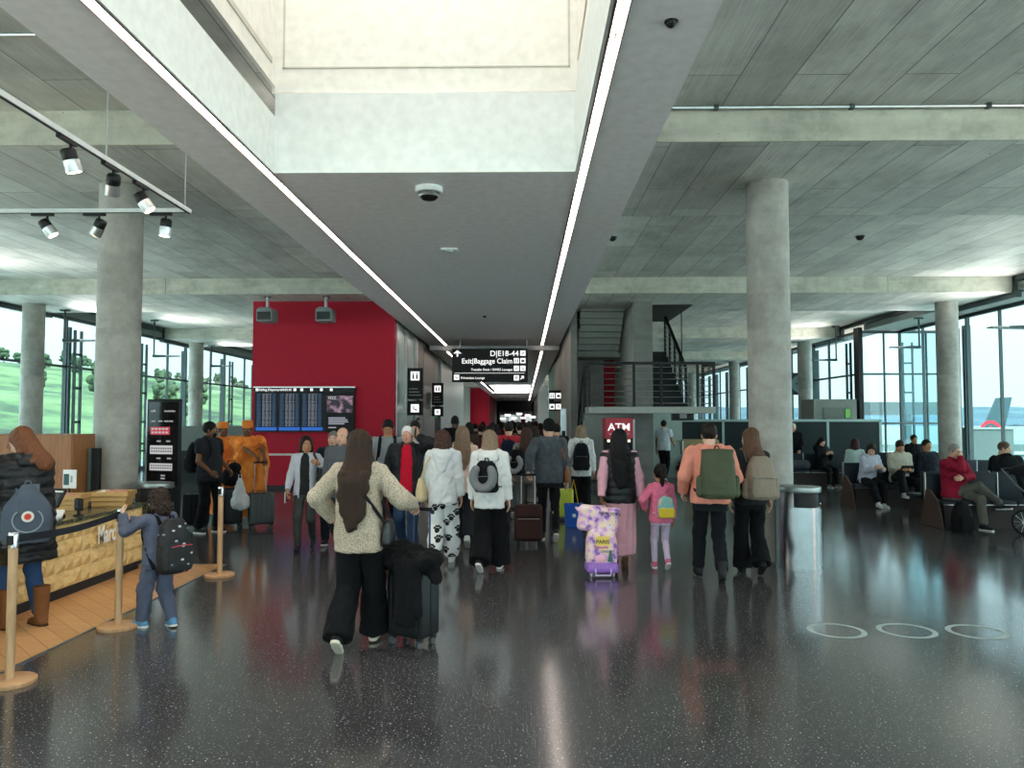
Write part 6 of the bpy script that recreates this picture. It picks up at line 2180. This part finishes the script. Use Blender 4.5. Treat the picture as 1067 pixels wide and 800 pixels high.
P = Person('small girl in pink hooded jacket and lilac leggings holding the woman\'s hand', (1.66, 9.42), .02, 1.26, False, 'tan', feet=walk('L', .16), hs=1.32, hands=((tl((1.66, 9.42), .02, 1.26, (1.475, 9.44, .735), 1.32), 1.0), (None, .5)), cat='child', poles=((-.6, -.5, -.6), None))
P.top(cloth('dd7391'), 'hooded_jacket', .04, -.10, 'long', .8, hood=True, wr=.012, ri=.03)
P.pants(cloth('c6b3c9'), 'leggings', .004, .056, .044); P.shoes(plain('c7657f', .6), plain('ece6e4'), fat=1.12); P.hair('pony', '17130f', .22)
bp, L = backpack(P, 'small turquoise and yellow backpack of the girl in pink', cloth('86b7b4'), .145, .07, .0, .36, pocket=False, strapm=cloth('d9a8b4'), shift=.05)
V, F = blob([rbx(P.up(.05, -.285, .085), (.14, .035, .085), .03)], .0095, 0, .003); to_obj('yellow_panel', [(L(V), F)], cloth('d8ba3e'), bp)
V, F = blob([ell(P.up(-.05, -.285, .27), (.04, .02, .07), (0, .3, 0)), ell(P.up(.12, -.285, .29), (.025, .02, .05), (0, -.3, 0))], .0095, .01); to_obj('bunny_ears', [(L(V), F)], cloth('b9c4b4'), bp)

# -- couple with large travel packs
P = Person('man in salmon hoodie and black jeans carrying a large olive backpack', (2.10, 8.75), -.08, 1.76, True, 'fair', feet=((-.10, .26, .09, -.1, .1), (.10, -.12, .12, .35, -.1)), wide=1.08, head=(-.15, 0, 0), hands=(((-.29, .10, .98), .8), ((.28, .2, 1.0), .8)))
P.top(cloth('e0907c'), 'hooded_top', .034, -.06, 'long', .75, hood=True, wr=.008, ri=.026)
P.pants(cloth('15171c'), 'jeans', .010, .066, .06); P.shoes(plain('17181a', .6), plain('0f0f10', .7), boot=.08); P.hair('short', '1f1814'); P.brows('1f1814')
backpack(P, 'large olive green roll top backpack of the man in salmon hoodie', plain('454c37', .6), .185, .13, .02, .545, pocket=False, strapm=cloth('1c1e1b'), shift=.04, top_taper=1.0, side_pk=True)
P = Person('woman with brown hair in black flared trousers carrying a taupe backpack', (2.66, 9.1), -.05, 1.70, False, 'light', feet=walk('L', .12), hands=((None, .6), (None, .6)), head=(.55, 0, .1))
P.top(cloth('2a2a2c'), 'jacket', .02, -.08, 'long', .5); P.pants(cloth('0e0f12'), 'flared_trousers', .012, .07, .105, end=1.05); P.shoes(plain('141416', .6), plain('141416', .6)); P.hair('straight', '5d4232', .16); P.brows('4a3528')
backpack(P, 'taupe travel backpack of the woman beside the salmon hoodie', plain('8f8173', .7), .165, .12, .0, .50, strapm=cloth('6d6258'), side_pk=True, shift=.05)

# ================================================================== left side
lm = plain('1b1c20', .42)
P = Person('woman in long black puffer coat and brown boots at the counter', (-4.37, 6.72), 1.15, 1.73, False, 'light', feet=((-.12, .05, .08, 0, .2), (.10, -.08, .08, 0, -.1)), head=(.3, -.35, 0), hands=(((-.22, .33, 1.05), .8), ((.18, .35, 1.05), .8)), lean=.12, wide=1.12)
P.top(lm, 'puffer_coat', .055, -.36, 'long', .95, hood=True, puff=.013, wr=.010, ri=.038, n=2.4)
MB().lathe([(.03, 0), (.03, .006)], 18, Matrix.Scale(P.sc, 4) @ T(Vector(P.sh[0] * .6 + P.el[0] * .4) + Vector((-.085, .02, .02))) @ R(-PI / 2, 'Y')).build('round_badge', plain('d8d8d8', .5), P.root)
P.pants(cloth('2f486c'), 'jeans', .008, .06, .052, end=.92); P.shoes(cloth('7a4f30', 90), plain('3c2a1d', .7), boot=.24, fat=1.15); P.hair('straight', '6d432c', .13, back=.14); P.glasses('3a1522'); P.brows('4a3020')
gb = cloth('4b5563', 120)
bp, L = backpack(P, 'slate blue drawstring backpack slung on the woman in the black puffer coat', gb, .185, .11, -.19, .30, pocket=False, strapm=cloth('5a6573'), shift=-.0, gap=.10, top_taper=.45, turn=-.55)
ctr = P.up(-.0, -.470, .03)
bd = MB().lathe([(.045, 0), (.045, .008)], 24, T(Vector(L(ctr))) @ R(-.55, 'Z') @ R(PI / 2, 'X')).build('round_badge', plain('d9d4cc', .5), bp)
MB().lathe([(.026, .008), (.026, .012)], 20, T(Vector(L(ctr))) @ R(-.55, 'Z') @ R(PI / 2, 'X')).build('badge_centre', plain('c2402f', .5), bd)
pp = [Vector(L(P.up(.11 * math.sin(q), -.452, .0 - .10 * math.cos(q)))) for q in np.linspace(-2.4, 2.4, 16)]
MB().tube(pp, .006, 6).build('pocket_piping', plain('8b96a3', .5), bp)

sw_ = cloth('565b6e', 120)
bl_, bh_ = (-3.20, 6.74), 1.05
hp_ = [tl(bl_, bh_, 1.19, w, 1.22) for w in ((-3.485, 6.66, .985), (-3.47, 6.73, .93))]
P = Person('boy in blue grey tracksuit holding the top of a wooden queue post', bl_, bh_, 1.19, True, 'fair', feet=((-.10, .18, .08, 0, .1), (.12, -.14, .09, .15, -.3)), hs=1.22, hands=((hp_[0], .9), (hp_[1], .8)), cat='child', lean=.04, head=(.3, -.12, 0), poles=((-.6, -.2, -1), (.6, -.2, -1)))
P.top(sw_, 'sweatshirt', .026, -.10, 'long', .8, wr=.010, ri=.022, cuff=.006)
P.pants(sw_, 'jogging_trousers', .016, .084, .062, wr=.010, end=.98); P.shoes(plain('5b8fb5', .6), plain('e8e6e0'), fat=1.3, L=1.12); P.hair('curly', '2e2019', .08); P.brows('2e2019')
bk = NT('printed_black_nylon'); v1 = bk.n('TexVoronoi', Scale=16.0); bk.l(bk.coord((1, 1, 1.7), rot=(.3, .5, .2)), v1.inputs['Vector'])
sc2 = bk.n('SeparateColor'); bk.l(v1.outputs['Color'], sc2.inputs[0])
sp = bk.math('MULTIPLY', bk.math('LESS_THAN', v1.outputs['Distance'], .26), bk.math('GREATER_THAN', sc2.outputs[0], .35))
bk.set(Base_Color=bk.mix(sp, lin('0d0e12'), bk.ramp(sc2.outputs[1], [(0, lin('c9ccd2')), (.5, lin('7f8a99')), (.8, lin('d8d8d8')), (1, lin('b25a66'))])), Roughness=.6)
bp, L = backpack(P, 'black patterned school backpack with red zips on the boy', bk.m, .215, .135, -.20, .50, strapm=cloth('131417'), accent=plain('d8474f', .4), gap=.02, shift=.03)
zz = [Vector(L(P.up(.03 + .215 * (.98 - .1 * q), -.24 - .03 * math.sin(q * PI), -.08 + .46 * q))) for q in np.linspace(0, 1, 10)]
MB().tube(zz, .006, 6).build('zip', plain('d8474f', .4), bp)

# -- men with orange robes
og = NT('saffron_cloth'); nzz = og.noise(og.coord((9, 9, 5)), 1, 4)
og.set(Base_Color=og.ramp(nzz, [(.3, lin('d9691f')), (.7, lin('ff9a3e'))]), Roughness=.85); og.bump(og.noise(og.coord((26, 26, 7)), 1, 3), .6, .02)


def monk(label, loc, hd, hgt, hands, head, palm=(None, None)):
    P = Person(label, loc, hd, hgt, True, 'brown', feet=((-.12, .05, .08, 0, .2), (.11, .0, .08, 0, -.15)), hands=hands, head=head, wide=1.05, palm=palm)
    P.skirt(og.m, 'robe', -.80, .2, .20, .19, wr=.02)
    P.top(og.m, 'upper_robe', .035, -.12, 'short', .9, wr=.014, ri=.035)
    U = P.up
    V, F = blob([cone(U(-.19, .02, .50), U(.10, .15, .20), .075, .09, (0, 1, 0), .5), cone(U(.10, .15, .20), U(.21, .04, -.05), .09, .08, (0, 1, 0), .5), cone(U(-.19, -.02, .50), U(.08, -.15, .2), .075, .09, (0, 1, 0), .5),
                 cone(U(-.20, .0, .50), U(-.25, .02, .12), .10, .12, (0, 1, 0), .8), cone(U(-.24, .02, .12), U(-.22, .04, -.35), .12, .10, (0, 1, 0), .9)], .0105, .035, .016, (18, 18, 5), 8.)
    to_obj('shawl', [(V, F)], og.m, P.root, P.sc)
    P.shoes(plain('3a2a22', .7)); P.hair('crop', '141110'); P.hat('round_cap', cloth('e8843a')); P.brows('141110')
    return P


monk('man in orange robe and round orange cap holding a trolley handle', (-4.86, 13.45), PI + .25, 1.76, ((tl((-4.86, 13.45), PI + .25, 1.76, (-4.42, 13.09, 1.13)), 1.3), (tl((-4.86, 13.45), PI + .25, 1.76, (-4.53, 13.10, 1.15)), 1.2)), (-.05, -.15, 0), ((0, 0, 1), (0, 0, 1)))
monk('second man in orange robe standing behind the man with black backpack', (-5.46, 13.85), PI + .9, 1.74, (((-.2, .25, .95), 1.), (None, .6)), (0, 0, 0))
suitcase('grey ribbed cabin case held by the man in orange robe', (-4.42, 12.92), .55, .40, .26, .52, plain('3f4648', .35), .50, handle_mat=M['chrome'])
P = Person('bearded man in dark polo and black trousers with black backpack', (-5.08, 12.35), -1.9, 1.77, True, 'brown', feet=((-.13, .06, .08, 0, .2), (.11, -.10, .08, 0, -.1)), wide=1.12, head=(.55, 0, 0), hands=(((-.23, .20, .98), .9), ((.2, .2, .98), .9)))
P.top(cloth('2b2c31'), 'polo_shirt', .022, -.10, 'short', .8, belly=.035, collar=True); P.pants(cloth('101113'), 'trousers', .014, .07, .062); P.shoes(plain('141415')); P.hair('short', '100e0e'); P.brows('100e0e')
V, F = blob([ell((0, .045, -.085), (.056, .052, .05))], .0065, 0, .003, (60, 60, 60), subs=(ell((0, .06, -.045), (.06, .05, .035)), ell((0, .1, -.078), (.02, .02, .006))))
to_obj('beard', [(xf(V, P.Hm), F)], hair_mat('15110f'), P.root, P.sc)
backpack(P, 'black backpack worn by the bearded man in dark polo', cloth('121316'), .165, .10, .02, .5)
suitcase('large black suitcase standing by the second man in orange', (-4.98, 12.95), .3, .44, .28, .60, plain('17191b', .4), 0)
suitcase('black suitcase behind the bearded man', (-5.45, 12.75), .2, .40, .26, .52, plain('1c1d20', .4), 0)
tb_ = thing('travel_bag', 'black soft bag with fur trim lying on the large black suitcase', 'bag', (-4.94, 12.93, .70), .3)
V, F = blob([ell((0, 0, .14), (.17, .13, .15)), ell((.05, -.02, .30), (.11, .10, .09))], .011, .03, .008); to_obj('bag_body', [(V, F)], cloth('121214'), tb_)
MB().tube([(-.1, 0, .25), (-.05, 0, .42), (.05, 0, .42), (.1, 0, .25)], .012, 6).build('handle', M['black'], tb_)
pb = thing('plastic_bag', 'white plastic bag hanging against the large black suitcase', 'bag', (-4.72, 12.75, .32), .3)
V, F = blob([cone((0, 0, .48), (0, 0, .14), .04, .14, (0, 1, 0), .6), ell((.04, 0, .12), (.15, .10, .12))], .011, .04, .012, (14, 14, 8)); to_obj('bag_body', [(V, F)], plain('d4d6d8', .5), pb)
MB().tube([(-.03, 0, .46), (-.02, 0, .58), (.02, 0, .58), (.03, 0, .46)], .006, 6).build('handle', plain('d4d6d8', .5), pb)
# ================================================================== people waiting on the right
SEAT = .475


def sit(label, x, y, hd, hgt=1.72, male=True, tone='light', **kw):
    sc = hgt / 1.75
    kw.setdefault('feet', ((-.12, .46, .08, 0, .1), (.12, .42, .08, 0, -.1)))
    kw.setdefault('knees', ((-.1, .5, 1), (.1, .5, 1)))
    return Person(label, (x, y), hd, hgt, male, tone, pelvis=(SEAT + .085 * sc) / sc, **kw)


P = sit('seated man in dark red jacket with hand on his face and crossed legs', 7.33, 13.28, PI + .35, 1.78, True, 'light', wide=1.08, lean=.02, head=(.1, -.1, 0),
        feet=((-.02, .52, .08, 0, .1), (-.40, .52, .40, -.1, .5)), knees=((-.1, .5, 1), (-.3, .6, 1)), hands=(((.10, .25, .82), .8), ((.03, .175, 1.17), 1.2)), poles=((-.8, .3, -.5), (.7, .5, -1)), palm=(None, (0, 1, .2)))
P.top(cloth('8d1730'), 'jacket', .03, -.06, 'long', .7, collar=True, wr=.009)
P.pants(cloth('5d5a52'), 'trousers', .010, .064, .056); P.shoes(plain('17181b', .6), plain('dcdad5')); P.hair('crop', '8b8986'); P.brows('77736e'); P.glasses()
t = thing('floor_bag', 'black backpack standing on the floor by the man in red', 'backpack', (7.08, 12.62, 0), .2)
V, F = blob([loft((0, 0, 0), np.eye(3), [0, .05, .3, .42, .48], [.15, .17, .15, .11, .06], [.1, .11, .10, .08, .05], None, 3), rbx((0, -.11, .15), (.12, .04, .12), .03)], .011, .02, .006); to_obj('bag_body', [(V, F)], cloth('0f1013'), t)
MB().tube([(-.04, .02, .46), (-.03, .02, .52), (.03, .02, .52), (.04, .02, .46)], .008, 6).build('handle', M['black'], t)
P = sit('seated woman in white hoodie leaning over, on the second bench row', 7.28, 16.5, PI + .1, 1.66, False, 'light', res=1.2, lean=.28, head=(-.5, -.45, 0), feet=((-.10, .50, .08, 0, .1), (.10, .62, .12, .1, -.1)), hands=(((-.2, .34, .82), .8), ((.05, .42, .86), .8)))
P.top(cloth('b9bcca'), 'hooded_top', .034, -.06, 'long', .7, hood=True); P.pants(cloth('131418'), 'trousers', .014, .07, .066); P.shoes(plain('c9c9c9', .6)); P.hair('straight', '2b1f1a', .12); P.brows('2b1f1a')
P = sit('seated man in pale beige shirt looking down at a tablet', 7.95, 16.5, PI - .05, 1.74, True, 'tan', res=1.2, lean=.12, head=(0, -.5, 0), feet=((-.25, .42, .1, 0, .1), (.12, .55, .3, 0, 0)), hands=(((-.12, .32, .78), .9), ((.1, .34, .78), .9)))
P.top(cloth('b5b09f'), 'shirt', .026, -.06, 'long', .6, collar=True); P.pants(cloth('15171b'), 'trousers', .014, .07, .066); P.shoes(plain('b9b9b9', .6)); P.hair('short', '2a1d16'); P.brows('2a1d16')
t = thing('tablet', 'dark tablet held by the seated man in beige shirt', 'tablet', P.W((.0, .40, .80)), PI)
MB().cbox((0, 0, 0), (.26, .012, .19), R(-.7, 'X')).build('case', M['satin'], t, bevel=.004); MB().cbox((0, -.008, 0), (.24, .003, .17), R(-.7, 'X')).build('screen', plain('2b3540', .15), t)
P = sit('seated man in dark clothes with knee raised at the end of the couple\'s row', 8.6, 16.5, PI + .2, 1.76, True, 'tan', res=1.4, lean=-.1, feet=((-.12, .50, .08, 0, .1), (-.28, .50, .36, -.1, .4)), knees=((-.1, .5, 1), (.1, .6, 1)))
P.top(cloth('1a2028'), 'jacket', .03, -.06, 'long', .7); P.pants(cloth('1a1e26')); P.shoes(plain('d0d0d0', .6)); P.hair('short', '191512'); P.brows('191512')
P = sit('seated woman in dark coat reading her phone on the rear left bench', 8.15, 21.2, PI + .35, 1.64, False, 'light', res=1.5, head=(0, -.4, 0), hands=(((-.1, .3, .95), 1.), ((.1, .3, .95), 1.)))
P.top(cloth('15171b'), 'coat', .035, -.1, 'long', .7, collar=True); P.pants(cloth('111216')); P.shoes(plain('6f7170', .6)); P.hair('long', '1c1512', .2)
P = Person('white haired man in dark jacket bending over the rear left seats', (7.75, 22.2), PI - .5, 1.74, True, 'old', res=1.5, lean=.25, hands=(((-.2, .3, .95), .8), ((.2, .3, .95), .8)))
P.top(cloth('121418'), 'jacket', .04, -.15, 'long', .8, collar=True); P.pants(cloth('1a1c20')); P.shoes(plain('111111')); P.hair('crop', 'cfccc6'); P.brows('b5b2ac')
P = sit('seated person in pale top with dark red hair behind the couple', 8.05, 18.85, -.3, 1.68, False, 'light', res=1.5)
P.top(cloth('a9bdb8'), 'top', .025, -.06, 'long', .6); P.pants(cloth('202329')); P.shoes(plain('888888')); P.hair('bob', '3a1a1c', .06)
P = sit('seated man in black jacket with short hair in front of the glazed corner', 11.0, 21.9, PI + .1, 1.76, True, 'tan', res=1.5)
P.top(cloth('101216'), 'jacket', .03, -.06, 'long', .7, collar=True); P.pants(cloth('15171b')); P.shoes(plain('111111')); P.hair('short', '14100e')
P = sit('bald bearded man in black jacket sitting behind the man in red', 8.85, 14.3, .0, 1.80, True, 'light', res=1.2, head=(-2.2, -.15, 0), wide=1.15)
P.top(cloth('0f1115'), 'jacket', .035, -.06, 'long', .8, collar=True); P.pants(cloth('17191d')); P.shoes(plain('111111')); P.hair('crop', '5d4c40', wr=.001); P.brows('4a3c32')
t = thing('duffel_bag', 'patterned dark duffel bag on the rear left seats', 'bag', (7.45, 20.95, .47), .1)
V, F = blob([cone((-.2, .1, .13), (.2, .1, .13), .13, .13)], .013, .02, .008); to_obj('bag_body', [(V, F)], cloth('3d4148'), t)
MB().tube([(-.1, .1, .25), (-.06, .1, .33), (.06, .1, .33), (.1, .1, .25)], .01, 6).build('handle', M['black'], t)

# -- pushchair at the right picture edge
ps = thing('pushchair', 'black pushchair with spoked wheels cut by the right picture edge', 'pushchair', (8.10, 12.40, 0), .5)
for x, y, r in ((-.28, .0, .20), (.28, .0, .20), (-.22, -.62, .11), (.22, -.62, .11)):
    w_ = MB()
    c_ = [Vector((x, y + (r - .018) * math.cos(q), r + (r - .018) * math.sin(q))) for q in np.linspace(0, 2 * PI, 29)]
    w_.tube(c_, .018, 8); wo_ = w_.build('wheel', M['rubber'], ps, smooth='auto')
    s_ = MB()
    for q in range(10): s_.tube([(x, y, r), (x, y + (r - .03) * math.cos(q * PI / 5), r + (r - .03) * math.sin(q * PI / 5))], .004, 5)
    s_.tube([(x - .03, y, r), (x + .03, y, r)], .022, 10); s_.build('spokes', M['alu'], wo_)
for x in (-.26, .26):
    MB().tube([(x, -.62, .12), (x, -.25, .48), (x, .12, .78), (x, .34, 1.02)], .014, 8).build('frame_tube', plain('5c6064', .4, .6), ps, smooth='auto')
    MB().tube([(x, .0, .2), (x, -.25, .48)], .014, 8).build('frame_tube', plain('5c6064', .4, .6), ps, smooth='auto')
MB().tube([(-.26, .34, 1.02), (.26, .34, 1.02)], .018, 8).build('push_handle', M['rubber'], ps, smooth='auto')
V, F = blob([rbx((0, -.22, .50), (.23, .22, .04), .03), rbx((0, .06, .74), (.22, .04, .25), .03, (-.35, 0, 0))], .012, .03, .004); to_obj('seat', [(V, F)], cloth('141619'), ps)
V, F = blob([ell((0, .08, .96), (.24, .26, .14))], .012, 0, .003, cuts=(((0, 0, -1), -.93),), subs=(ell((0, .06, .93), (.21, .24, .11)),)); to_obj('canopy', [(V, F)], cloth('1a1d21'), ps)

# -- man in white shirt by the cart
P = Person('man in white short sleeved shirt and black trousers beside the passenger cart', (4.22, 23.3), -.6, 1.80, True, 'tan', res=1.5, feet=((-.10, .1, .08, 0, 0), (.12, -.2, .12, .3, 0)), hands=((None, .5), ((.2, .28, 1.05), .8)))
P.top(cloth('cfd6dc'), 'shirt', .022, -.05, 'short', .7, collar=True); P.pants(cloth('111216')); P.shoes(plain('111111')); P.hair('short', '181310')

# ================================================================== crowd deeper in the corridor, all walking away
def goer(label, px, Y, hgt, male, topc, hairc, style='short', tone='light', bag=None, hood=False, pants='1b1d22', L=.2, lead='L', res=2.0, hat=None, hd=0.0):
    x = (px - 546) / 800 * Y
    P = Person(label, (x, Y), hd, hgt, male, tone, res=res, feet=walk(lead, .18), group='travellers walking down the corridor', face=False)
    P.top(cloth(topc), 'jacket', .034, -.12, 'long', .7, hood=hood)
    P.pants(cloth(pants), 'trousers', .012, .066, .06); P.shoes(plain('26262a', .6)); P.hair(style, hairc, L)
    if bag: backpack(P, bag[0], cloth(bag[1]), .155, .09, .04, .5, res=1.6, pocket=False)
    return P


goer('tall man in black clothes standing dark against the pale corridor wall', 474, 17.0, 1.90, True, '0b0b0d', '0b0a0a', 'crop', 'dark')
goer('person in beige coat left of the long haired woman in pink top', 482, 15.5, 1.60, False, 'a99a88', '3a2c24', 'bob', bag=('beige backpack of the person in beige coat', '8d8072'))
goer('dark haired woman in brown coat behind the person in beige', 489, 18.5, 1.74, False, '4d3b33', '15110f', 'bob')
goer('short dark haired man in black jacket left of the maroon jacket', 501, 19.0, 1.68, True, '17181c', '14110f')
P = goer('person in maroon jacket left of the red jacket', 510.5, 16.5, 1.69, False, '4a1622', '2b1720', 'straight', L=.14)
goer('person in dark plum coat beside the maroon jacket', 517, 18.5, 1.70, False, '3a1a24', '1d1417', 'bob')
goer('man in red jacket with navy backpack in the middle of the crowd', 530, 14.2, 1.77, True, 'b03038', '1a1413', bag=('navy backpack on the man in red jacket', '151a2c'), pants='4d5258')
P = goer('woman with long brown hair in grey coat carrying a neck pillow', 548.5, 13.0, 1.66, False, '77706d', '3c261f', 'long', L=.34, pants='6d6c6a')
bp, L_ = backpack(P, 'black backpack with grey pillow left of the long haired woman in grey coat', cloth('0f1013'), .15, .09, .02, .46, res=1.5, shift=-.17)
n2 = thing('neck_pillow', 'grey neck pillow on the pack of the long haired woman in grey coat', 'neck pillow', P.W(P.up(-.22, -.34, .22)), 0)
pts = [vn((.11 * math.sin(q), 0, .11 * math.cos(q) * 1.15)) for q in np.linspace(.8, 2 * PI - .8, 12)]
V, F = blob([cone(a, b, .042, .042) for a, b in zip(pts, pts[1:])], .011, .02, .003); to_obj('cushion', [(V, F)], cloth('8d8e90'), n2)
goer('person with fur collar and pale backpack right of the red jacket', 542, 17.5, 1.74, True, '2b2622', '1a1512', bag=('pale tan backpack right of the red jacket', 'a4917b'))
goer('person in dark green jacket right of the fur collar', 551, 19.5, 1.72, True, '29302a', '2a1d16')
goer('person in white patterned top just left of the black beanie', 557, 17.0, 1.66, False, 'b9b9bb', '2d201a', 'bob')
goer('person in black coat hidden behind the black beanie', 580, 16.0, 1.72, True, '131417', '17120f')
far = [(495, 24, 1.70, '2b2d33', '1a1512'), (503, 27, 1.74, '5a4a42', '3d2c22'), (513, 23, 1.72, '1d1f26', '120f0e'), (521, 26, 1.76, '6b2028', '1b1512'), (526, 31, 1.70, '22262b', '2d2018'),
       (534, 24, 1.78, '14151a', '191310'), (538, 29, 1.72, '7d7468', '4a3626'), (545, 25, 1.75, '30343c', '120f0e'), (549, 33, 1.70, 'a9a49c', '2a1d17'), (553, 28, 1.74, '1a1b20', '3a2a20'),
       (558, 23, 1.76, '3d2a2a', '15110f'), (563, 26, 1.70, '5c636b', '251a15'), (540, 38, 1.74, '16171b', '17120f'), (532, 42, 1.72, '4d2a2c', '241915'), (551, 44, 1.76, '24272d', '15110f'), (524, 46, 1.70, '8d867c', '2a1f19')]
cname = {'2b2d33': 'charcoal', '5a4a42': 'brown', '1d1f26': 'ink blue', '6b2028': 'dark red', '22262b': 'slate', '14151a': 'black', '7d7468': 'khaki', '30343c': 'blue grey', 'a9a49c': 'light grey', '1a1b20': 'near black',
         '3d2a2a': 'dark brown', '5c636b': 'mid grey', '16171b': 'jet black', '4d2a2c': 'wine', '24272d': 'dark slate', '8d867c': 'sand'}
for i, (px, Y, hg, tc_, hc) in enumerate(far):
    goer('distant traveller in %s coat far down the crowded corridor' % cname[tc_], px, Y, hg, i % 2 == 0, tc_, hc, 'short' if i % 2 == 0 else 'bob', res=2.8, lead='L' if i % 3 else 'R', L=.1)
